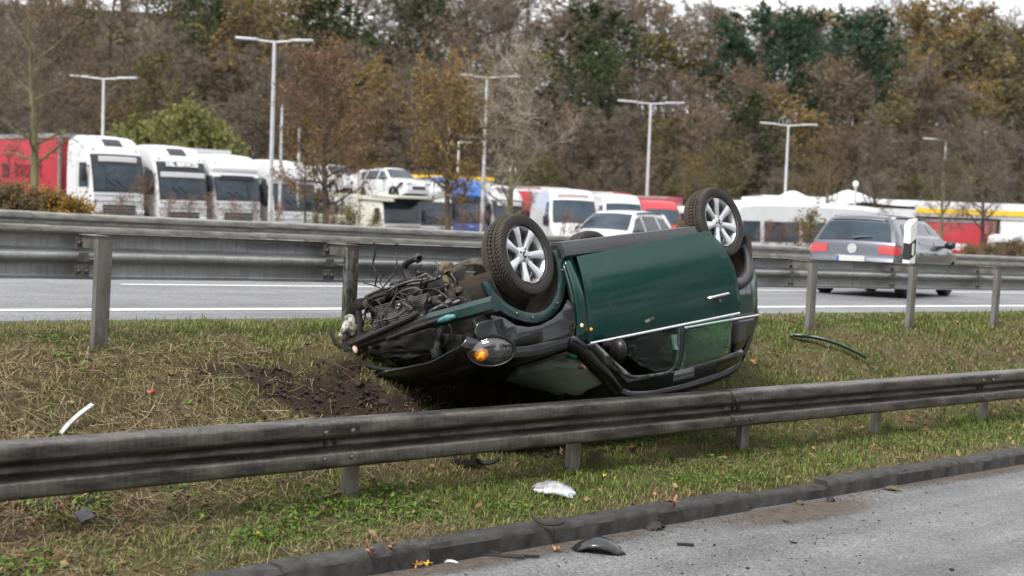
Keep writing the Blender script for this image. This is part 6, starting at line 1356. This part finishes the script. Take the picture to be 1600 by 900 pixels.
b = gbase(225, 67); plant(P_BU, 'evergreen_bush', 'smaller olive green bush left of the large one', b, 1.15 * (ray(225, 192, 67).z - b.z) / PH[id(P_BU)], 3.0, cat='shrub')
b = gbase(335, 68); plant(P_BU, 'evergreen_bush', 'smaller olive green bush right of the large one', b, 1.15 * (ray(335, 200, 68).z - b.z) / PH[id(P_BU)], 5.0, cat='shrub')
# wood on the camera's side of the road (the car paint mirrors it)
behind = empty('wood_behind_viewer'); tag(behind, 'wood on the near side of the road, behind the viewer', 'wood', kind='stuff')
def mass(pr, p, sc):
    rz = rf.uniform(0, 6)
    for nm, me in pr:
        o = bpy.data.objects.new('wood_' + nm, me); COL.objects.link(o); o.parent = behind; o.location = p; o.scale = (sc,) * 3; o.rotation_euler = (0, 0, rz)
for i in range(44):
    u = -34 + i * 3.6 + max(0, i - 22) * 2.5 + rf.uniform(-1.5, 1.5); mass(rf.choice(KIND[rf.choice(('rust', 'grn', 'olv', 'grn'))][0]), ROAD @ Vector((u, -11.5 - (i % 3) * 3.5, -2.3)), rf.uniform(1.1, 1.45))
for i in range(20):      # the wood goes on to the right of the picture
    p = ROAD @ Vector((150 + i * 4 + rf.uniform(-2, 2), 58 - i * 4.2 + rf.uniform(-2, 2), -1.6)); mass(rf.choice(KIND[rf.choice(('bare', 'rust', 'olv'))][0]), Vector((p.x, p.y, hill(p.x, p.y))), rf.uniform(1.0, 1.5))

# ================================================================== GRASS, LITTER, SOIL
M['grass'] = attr_mat('grass', 0.7, 0.25, 0.25); M['litter'] = attr_mat('leaf_litter', 0.85, 0.15, 0.1); M['clod'] = mat('soil_clod', (.032, .022, .016), .95, var=.5, scale=20, bump=.5, bscale=50)
def blades():
    r = np.random.default_rng(3); V = []; C = []
    def region(u0, u1, v0, v1, n):
        U = r.uniform(u0, u1, n); W = r.uniform(v0, v1, n); out = []
        for u, v in zip(U, W):
            s = soil_mask(u, v) if u < 11 else 0
            if r.random() < s * (1.0 + .6 * mnoise.noise((u * 6, v * 6, 11))): continue
            t = thin_mask(u, v) if u < 30 else .55
            if r.random() < t * .5: continue
            if v > 9.2 and r.random() < sstep(9.15, 9.5, v): continue
            out.append((u, v, t))
        return np.array(out)
    A = np.concatenate([region(1.8, 11.5, 6.06, 9.5, 105000), region(11.5, 20, 6.06, 9.5, 50000), region(20, 60, 6.06, 9.5, 40000)])
    n = len(A); Z = np.array([bank_z(u, v) for u, v, t in A]); t = A[:, 2]
    far = np.clip((A[:, 0] - 10) / 20, 0, 1)
    h = r.uniform(.018, .055, n) * (1.15 - .3 * t) * (1 + far * .6); tuft = np.array([mnoise.noise((u * 2.3, v * 2.3, 6)) for u, v, _ in A]); h *= 1 + np.clip(tuft, 0, 1) * 1.1
    w = r.uniform(.0022, .0042, n) * (1 + far * 2.2); az = r.uniform(0, 6.283, n); ln = r.uniform(.2, 1.3, n)
    P = np.stack([A[:, 0], A[:, 1], Z - .004], 1); side = np.stack([np.cos(az), np.sin(az), 0 * az], 1) * w[:, None]; d = np.stack([-np.sin(az), np.cos(az), 0 * az], 1)
    m1 = P + d * (h * ln * .35)[:, None] + np.array([0, 0, 1]) * (h * .6)[:, None]; tip = P + d * (h * ln)[:, None] + np.array([0, 0, 1]) * (h * (1.0 - .25 * ln))[:, None]
    V = np.stack([P - side, P + side, m1 + side * .8, m1 - side * .8, tip], 1).reshape(-1, 3); b = np.arange(n) * 5
    quads = np.stack([b, b + 1, b + 2, b + 3], 1); tris = np.stack([b + 3, b + 2, b + 4], 1)
    green = np.array([(.125, .18, .04), (.16, .215, .048), (.10, .15, .036), (.19, .225, .06)])[r.integers(0, 4, n)]; dead = np.array([(.29, .24, .115), (.23, .19, .09), (.36, .30, .15), (.16, .125, .065)])[r.integers(0, 4, n)]
    kk = (r.random(n) < (t * .75 + .03))[:, None]; c = np.where(kk, dead, green) * r.uniform(.7, 1.3, (n, 1))
    me = np_mesh('grass', V, quads, tris, np.repeat(c, 5, 0)); o = link('grass', me, M['grass']); o.matrix_world = ROAD; tag(o, 'short green and straw-coloured grass on the bank between the roads', 'grass', kind='stuff')
    # dead stalks and clippings
    n = 34000; U = np.concatenate([r.uniform(1.6, 5.6, n * 2 // 3), r.uniform(2, 22, n - n * 2 // 3)]); W = r.uniform(6.1, 9.1, n); keep = np.array([r.random() < (.25 + .75 * thin_mask(u, v)) and r.random() > .8 * soil_mask(u, v) for u, v in zip(U, W)]); U, W = U[keep], W[keep]; n = len(U)
    Z = np.array([bank_z(u, v) for u, v in zip(U, W)]) + r.uniform(.008, .04, n); L_ = r.uniform(.03, .13, n) * np.where(r.random(n) < .10, 2.2, 1); az = r.uniform(0, 6.283, n); pit = r.normal(0, .22, n); w = r.uniform(.0012, .0026, n) * (1 + np.clip((U - 10) / 10, 0, 1.5))
    sl = np.array([(bank_z(u, v + .05) - bank_z(u, v - .05)) / .1 for u, v in zip(U, W)]); d = np.stack([np.cos(az), np.sin(az), np.sin(az) * sl + pit], 1); s_ = np.stack([-np.sin(az), np.cos(az), np.cos(az) * sl], 1)
    P = np.stack([U, W, Z], 1); a = d * L_[:, None] * .5; b = s_ * w[:, None]; V = np.stack([P - a - b, P - a + b, P + a + b * .5, P + a - b * .5], 1).reshape(-1, 3); F = np.arange(len(V)).reshape(-1, 4)
    c = np.array([(.26, .20, .115), (.17, .12, .07), (.34, .28, .17), (.10, .07, .042), (.07, .05, .03)])[r.integers(0, 5, n)] * r.uniform(.7, 1.2, (n, 1)); me = np_mesh('dry_stalks', V, F, colors=np.repeat(c, 4, 0)); o = link('dry_stalks', me, M['litter']); o.matrix_world = ROAD; tag(o, 'dry stalks and clippings strewn over the grass bank', 'dry stalks', kind='stuff')
    # low broad-leaved weeds in patches
    cs = [(r.uniform(2.4, 14), r.uniform(6.2, 8.9)) for _ in range(70)] + [(4.6 + r.uniform(-.6, .9), 6.6 + r.uniform(-.2, .25)) for _ in range(26)] + [(2.75 + r.uniform(-.3, .3), 6.45 + r.uniform(-.15, .15)) for _ in range(8)] + [(3.3 + r.uniform(-.5, .8), 7.1 + r.uniform(-.2, .3)) for _ in range(14)]
    Pw = []
    for (u, v) in cs:
        if soil_mask(u, v) > .4: continue
        for _ in range(int(r.integers(14, 46))):
            a, q = u + r.normal() * .08, v + r.normal() * .06; Pw.append((a, q, bank_z(a, q) + r.uniform(.012, .05)))
    P = np.array(Pw); n = len(P); az = r.uniform(0, 6.283, n); S = r.uniform(.010, .024, n); tl = r.normal(0, .4, n); a = np.stack([np.cos(az), np.sin(az), tl], 1) * S[:, None]; b = np.stack([-np.sin(az), np.cos(az), r.normal(0, .4, n)], 1) * S[:, None] * .55
    V = np.stack([P - a, P + b, P + a, P - b], 1).reshape(-1, 3); F = np.arange(len(V)).reshape(-1, 4); c = np.array([(.09, .17, .025), (.12, .21, .03), (.07, .13, .025)])[r.integers(0, 3, n)] * r.uniform(.7, 1.3, (n, 1))
    me = np_mesh('weeds', V, F, colors=np.repeat(c, 4, 0)); o = link('weeds', me, M['grass']); o.matrix_world = ROAD; tag(o, 'small fresh green weeds growing in patches on the bank', 'weeds', kind='stuff')
    # brown leaf litter
    n = 1500; U = r.uniform(2, 24, n); W = np.concatenate([r.uniform(6.1, 7.1, n * 2 // 3), r.uniform(6.1, 9.2, n - n * 2 // 3)]); Z = np.array([bank_z(u, v) for u, v in zip(U, W)]) + r.uniform(.012, .04, n); az = r.uniform(0, 6.283, n); S = r.uniform(.012, .034, n)
    P = np.stack([U, W, Z], 1); a = np.stack([np.cos(az), np.sin(az), r.normal(0, .3, n)], 1) * S[:, None]; b = np.stack([-np.sin(az), np.cos(az), r.normal(0, .3, n)], 1) * S[:, None] * .6; V = np.stack([P - a, P - b, P + a, P + b], 1).reshape(-1, 3); F = np.arange(len(V)).reshape(-1, 4)
    c = np.array([(.20, .10, .055), (.15, .08, .045), (.27, .15, .08), (.10, .06, .04), (.30, .20, .10)])[r.integers(0, 5, n)] * r.uniform(.7, 1.2, (n, 1)); me = np_mesh('leaf_litter', V, F, colors=np.repeat(c, 4, 0)); o = link('leaf_litter', me, M['litter']); o.matrix_world = ROAD; tag(o, 'small withered brown leaves scattered over the bank', 'leaf litter', kind='stuff')
    # soil clods
    V = []; F = []; k = MB()
    for i in range(1600):
        u = r.normal(5.7, .85); v = r.normal(7.6, .38)
        if not (3.2 < u < 9 and 6.9 < v < 8.5) or soil_mask(u, v) < .25: continue
        s_ = abs(r.normal(0, .009)) + .004; o_ = len(k.v); k.sphere((u, v, bank_z(u, v) + .012 + s_ * .2), s_, 6, 4, (1, r.uniform(.7, 1.3), r.uniform(.6, .9)))
        for q in range(o_, len(k.v)): p = Vector(k.v[q]); k.v[q] = tuple(p + Vector((mnoise.noise(p * 60), mnoise.noise(p * 60 + Vector((9, 0, 0))), mnoise.noise(p * 60 + Vector((0, 9, 0))))) * s_ * .6)
    o = k.build('soil_clods', M['clod'], None, 60); o.matrix_world = ROAD; tag(o, 'dark crumbled soil clods thrown up in front of the wreck', 'soil', kind='stuff')
blades()
# ================================================================== DEBRIS ON BANK AND ROAD
M['deb_black'] = mat('debris_black', (.015, .016, .018), .3, var=.3, scale=20, coat=.5)
M['deb_matt'] = mat('debris_black_matt', (.02, .02, .021), .7, var=.4, scale=25)
M['deb_silver'] = mat('debris_silver', (.62, .64, .66), .3, .3, col2=(.25, .25, .26), scale=12)
M['deb_white'] = mat('debris_white', (.60, .60, .59), .5, col2=(.2, .19, .17), scale=18, contrast=(.3, .5))
def on_road(px, py, dz=0.0):
    o = Vector((0, 0, CZ)); d = ray(px, py, 1) - o; a = ROAD_I @ o; b = ROAD_I.to_3x3() @ d; lo, hi = 3.0, 60.0
    f = lambda s: (a + b * s)
    s = 3.0
    for _ in range(6000):
        p = f(s); z = (Z_ROAD - .22 * (V_KERB - p.y) / 14) if p.y < V_KERB else (bank_z(p.x, p.y) if p.y > V_KERB + .14 else Z_ROAD + .135)
        if p.z <= z: break
        s += .01
    p.z = z + dz; return p          # road frame
def piece(name, label, px, py, mb, m, rot=0.0, cat='debris', dz=.0, tilt=(0, 0), group=None, sol=None, smooth=40):
    p = on_road(px, py, dz); o = mb.build(name, m, None, smooth); slope = 0
    if p.y > V_KERB + .2: slope = math.atan((bank_z(p.x, p.y + .1) - bank_z(p.x, p.y - .1)) / .2)
    o.matrix_world = ROAD @ Matrix.Translation(p) @ Matrix.Rotation(slope, 4, 'X') @ Matrix.Rotation(rot, 4, 'Z') @ Matrix.Rotation(tilt[0], 4, 'X') @ Matrix.Rotation(tilt[1], 4, 'Y')
    if sol: solid(o, sol)
    return tag(o, label, cat, group)
def shell(lx, ly, h, nx=14, ny=10, pw=1.0, jag=0.0, seed=0):
    """curved broken panel"""
    k = MB(); vs = []
    for j in range(ny + 1):
        for i in range(nx + 1):
            a, b = i / nx * 2 - 1, j / ny * 2 - 1; e = 1 + (jag * mnoise.noise((a * 3 + seed, b * 3, seed)) if abs(a) > .8 or abs(b) > .8 else 0)
            vs.append((a * lx / 2 * e * (1 - .25 * b * b), b * ly / 2 * e * (1 - .25 * a * a), h * (1 - (a * a) ** pw) * (1 - .55 * b * b)))
    k.add(vs, [(j * (nx + 1) + i, j * (nx + 1) + i + 1, (j + 1) * (nx + 1) + i + 1, (j + 1) * (nx + 1) + i) for j in range(ny) for i in range(nx)]); return k
piece('mirror_shell', 'glossy black mirror shell lying on the road by the kerb', 934, 862, shell(.34, .19, .095, jag=.15), M['deb_black'], R(-52), sol=.006)
piece('curved_panel', 'silver curved panel shard lying on the grass below the rail', 866, 774, shell(.30, .16, .06, pw=.8, jag=.3, seed=3), M['deb_silver'], R(-45), dz=.03, sol=.006, tilt=(R(18), 0))
k = MB(); k.tube(catmull([(-.09, .03, .05), (-.05, .0, .02), (0, -.01, .006), (.07, .0, .008), (.12, .02, .02)], 4), [.012] * 16 + [.006], 6); piece('bent_trim', 'small bent black trim against the kerb face', 850, 853, k, M['deb_matt'], R(-47))
k = MB(); k.box((0, 0, .010), (.36, .03, .014), bev=.004); k.box((.16, .04, .01), (.22, .025, .012), Matrix.Rotation(.2, 3, 'Z'), bev=.004); k.box((-.02, .035, .018), (.12, .03, .02), Matrix.Rotation(-.5, 3, 'Z'), bev=.004); piece('broken_strip', 'splintered black plastic strips at the foot of the kerb', 772, 870, k, M['deb_matt'], R(-47))
piece('silver_shard', 'small white plastic shard by the withered leaves at the kerb', 703, 880, shell(.11, .035, .02), M['deb_white'], R(-40), sol=.004)
piece('plastic_fragment', 'folded black plastic fragment at the kerb gap', 1022, 826, shell(.17, .13, .05, jag=.5, seed=7), M['deb_matt'], R(20), sol=.005)
k = MB(); k.box((0, 0, .010), (.11, .022, .016), bev=.005); piece('plastic_fragment', 'short black plastic bar on the road right of the mirror shell', 1071, 853, k, M['deb_matt'], R(-45))
piece('plastic_fragment', 'small black lump at the kerb, right of the dirt patch', 1298, 784, shell(.085, .06, .04), M['deb_matt'], R(10), sol=.005)
piece('stone', 'brown clod on the road beside the kerb at the right', 1393, 766, shell(.15, .08, .04, jag=.4, seed=5), M['dirt_wash'], R(-60), sol=.01)
piece('stone', 'pale brown clod at the kerb left of the black lump', 1249, 789, shell(.08, .06, .035, jag=.4, seed=6), M['dirt_wash'], R(0), sol=.01)
for i, (px, py, s, lab) in enumerate(((1230, 817, .06, 'thin black splinter on the road right of the dirt patch'), (1240, 849, .05, 'tiny black splinter on the open road'), (1168, 889, .03, 'tiny dark chip low on the road'), (1116, 853, .035, 'tiny dark chip right of the short black bar'), (1487, 891, .06, 'small dark splinter at the bottom right of the road'))):
    k = MB(); k.box((0, 0, .006), (s, s * .3, .01), Matrix.Rotation(.2, 3, 'Y'), bev=.002); piece('splinter', lab, px, py, k, M['deb_matt'], R(-50 + i * 23))
k = MB(); k.sweep([(-.016, 0), (-.010, .008), (.010, .008), (.016, 0)], 8, lambda i: (Vector((-.15 + i * .30 / 7, .006 * math.sin(i * .6), .012 + .012 * math.sin(i * .4))), Vector((0, 1, 0)), Vector((0, 0, 1)))); piece('white_strip', 'white plastic strip sticking up from the grass at the left', 118, 672, k, M['deb_white'], R(35), dz=.05, sol=.006, tilt=(0, R(-14)))
k = MB(); k.sweep([(-.035, 0), (-.02, .02), (.03, .012), (.035, 0)], 14, lambda i: (Vector((-.42 + i * .84 / 13, .10 * math.sin(i * .22), .02 + .03 * math.sin(i * .24))), Vector((0, 1, 0)), Vector((0, 0, 1)))); piece('trim_strip', 'long dark green trim strip lying on the bank right of the wreck', 1292, 548, k, M['green'], R(-40), dz=.02, sol=.008)
k = MB(); k.lathe([(.06, 0), (.085, .01), (.085, .05), (.055, .06)], 20, Matrix.Translation((0, 0, .06)) @ Matrix.Rotation(R(70), 4, 'X')); k.tube(catmull([(.05, 0, .05), (.13, .01, .03), (.2, 0, .06), (.24, .02, .10)], 4), .014, 6); piece('rubber_mount', 'black rubber part with a curved arm under the guard rail', 722, 722, k, M['deb_matt'], R(-45), dz=.01)
k = MB(); k.box((0, 0, .02), (.10, .07, .006), Matrix.Rotation(R(14), 3, 'X')); piece('grey_card', 'flat grey fragment in the dead grass at the lower left', 130, 818, k, mat('grey_fragment', (.09, .09, .10), .7, var=.2, scale=20), R(20), dz=.03)
k = MB(); k.add([(-.03, -.012, .01), (.03, -.008, .012), (.028, .012, .01), (-.028, .01, .014)], [(0, 1, 2, 3)]); piece('red_scrap', 'tiny red scrap in the grass left of the wreck', 235, 622, k, mat('red_scrap', (.5, .06, .04), .5), .4, dz=.03, sol=.003)
# larger fallen leaves
def leaf_mb(lobes, s):
    k = MB(); n = 40; vs = [(0, 0, .008)]
    for i in range(n):
        t = 2 * math.pi * i / n; rr = s * ((.62 + .38 * math.cos(lobes * t)) if lobes else .8 + .2 * math.cos(t)) * (1 if lobes else (1 - .35 * abs(math.sin(t)))); vs.append((rr * math.cos(t), rr * math.sin(t), .012 * math.sin(3 * t) + .35 * rr * rr / s))
    k.add(vs, [(0, 1 + i, 1 + (i + 1) % n) for i in range(n)]); k.tube([(0, 0, .004), (-s * 1.3, .005, .01)], .0018, 4); return k
LY = mat('leaf_yellow', (.75, .48, .06), .6, var=.15, scale=30); LB_ = mat('leaf_brown', (.30, .15, .085), .7, var=.25, scale=30); LO = mat('leaf_orange', (.42, .21, .07), .7, var=.2, scale=30)
for px, py, s, lb, m, tl, lab in ((404, 842, .035, 0, LY, 40, 'single yellow leaf on the grass, nearest the lower left'), (944, 748, .028, 0, LY, 20, 'small yellow leaf on the grass right of the silver panel shard'), (572, 888, .065, 5, LB_, 65, 'lobed brown oak leaf leaning on the kerb, leftmost'), (606, 884, .055, 5, LB_, 55, 'second lobed brown leaf at the kerb'), (652, 888, .04, 5, LO, 30, 'orange brown leaf at the foot of the kerb gap'), (668, 886, .03, 0, LY, 30, 'yellow leaf at the foot of the kerb gap'),
                                  (466, 823, .03, 0, LO, 30, 'small pale orange leaf on the grass right of the yellow leaf'), (1418, 660, .05, 5, LB_, 30, 'brown leaf under the rail at the right'), (1446, 676, .05, 5, LB_, 50, 'upright brown leaf under the rail at the right'), (1590, 632, .05, 0, LO, 40, 'orange leaf behind the rail at the right edge'), (1178, 570, .05, 0, LO, 20, 'orange leaf on the bank right of the wreck'), (378, 790, .035, 5, LB_, 30, 'brown leaf on the grass under the rail'),
                                  (270, 592, .05, 5, LB_, 30, 'reddish leaf on the bank left of the wreck'), (1051, 805, .05, 5, LB_, 60, 'brown leaf wedged in the kerb gap'), (870, 863, .035, 0, LO, 10, 'pale leaf on the road left of the mirror shell'), (961, 752, .02, 0, LO, 10, 'tiny pale leaf on the grass')):
    piece('fallen_leaf', lab, px, py, leaf_mb(lb, s), m, px * .37, cat='leaf', dz=.02, tilt=(R(-tl), R(tl * .3)), group='larger fallen leaves', sol=.001)
# dry weed stems in the kerb gap
k = MB(); rw = random.Random(2)
for i in range(26):
    a = rw.uniform(-.12, .35); k.tube([(a, rw.uniform(-.03, .03), 0), (a + rw.uniform(-.06, .08), rw.uniform(-.05, .0), rw.uniform(.05, .12)), (a + rw.uniform(-.12, .16), rw.uniform(-.08, .0), rw.uniform(.08, .2))], .0016, 4, False)
o = piece('dry_weeds', 'tuft of dry weed stems at the foot of the kerb', 620, 890, k, mat('dry_weed', (.20, .15, .09), .9), R(0), cat='weeds', group=None); o['kind'] = 'stuff'

# crumbs of glass and plastic shaken out along the kerb
def crumbs(name, label, n, u0, u1, v0, v1, m, s0, s1, seed):
    r = np.random.default_rng(seed); V = []; T = []
    for i in range(n):
        u = r.normal((u0 + u1) / 2, (u1 - u0) / 3.2); v = r.uniform(v0, v1); z = (Z_ROAD - .22 * (V_KERB - v) / 14) if v < V_KERB else bank_z(u, v) + .03; s = r.uniform(s0, s1); b = len(V)
        for q in ((0, 0, 1), (1, 0, -.2), (-.5, .87, -.2), (-.5, -.87, -.2)): V.append((u + s * (q[0] + r.normal() * .3), v + s * (q[1] + r.normal() * .3), z + s * .4 * max(0, q[2] + .4)))
        T += [(b, b + 1, b + 2), (b, b + 2, b + 3), (b, b + 3, b + 1), (b + 1, b + 3, b + 2)]
    o = link(name, np_mesh(name, V, tris=T), m); o.matrix_world = ROAD; tag(o, label, 'debris', kind='stuff')
crumbs('glass_crumbs', 'tiny pale crumbs of broken glass along the kerb and the grass edge', 420, 4.2, 9.5, 5.0, 5.9, mat('glass_crumb', (.42, .46, .45), .15), .003, .008, 5)
crumbs('plastic_crumbs', 'tiny black plastic crumbs strewn on the road by the kerb', 260, 4.2, 9.5, 4.6, 5.9, M['deb_matt'], .004, .013, 6)
crumbs('kerb_grit', 'brown grit and soil grains washed along the foot of the kerb', 1400, 2.5, 16, 5.74, 5.92, M['dirt_wash'], .003, .010, 7)
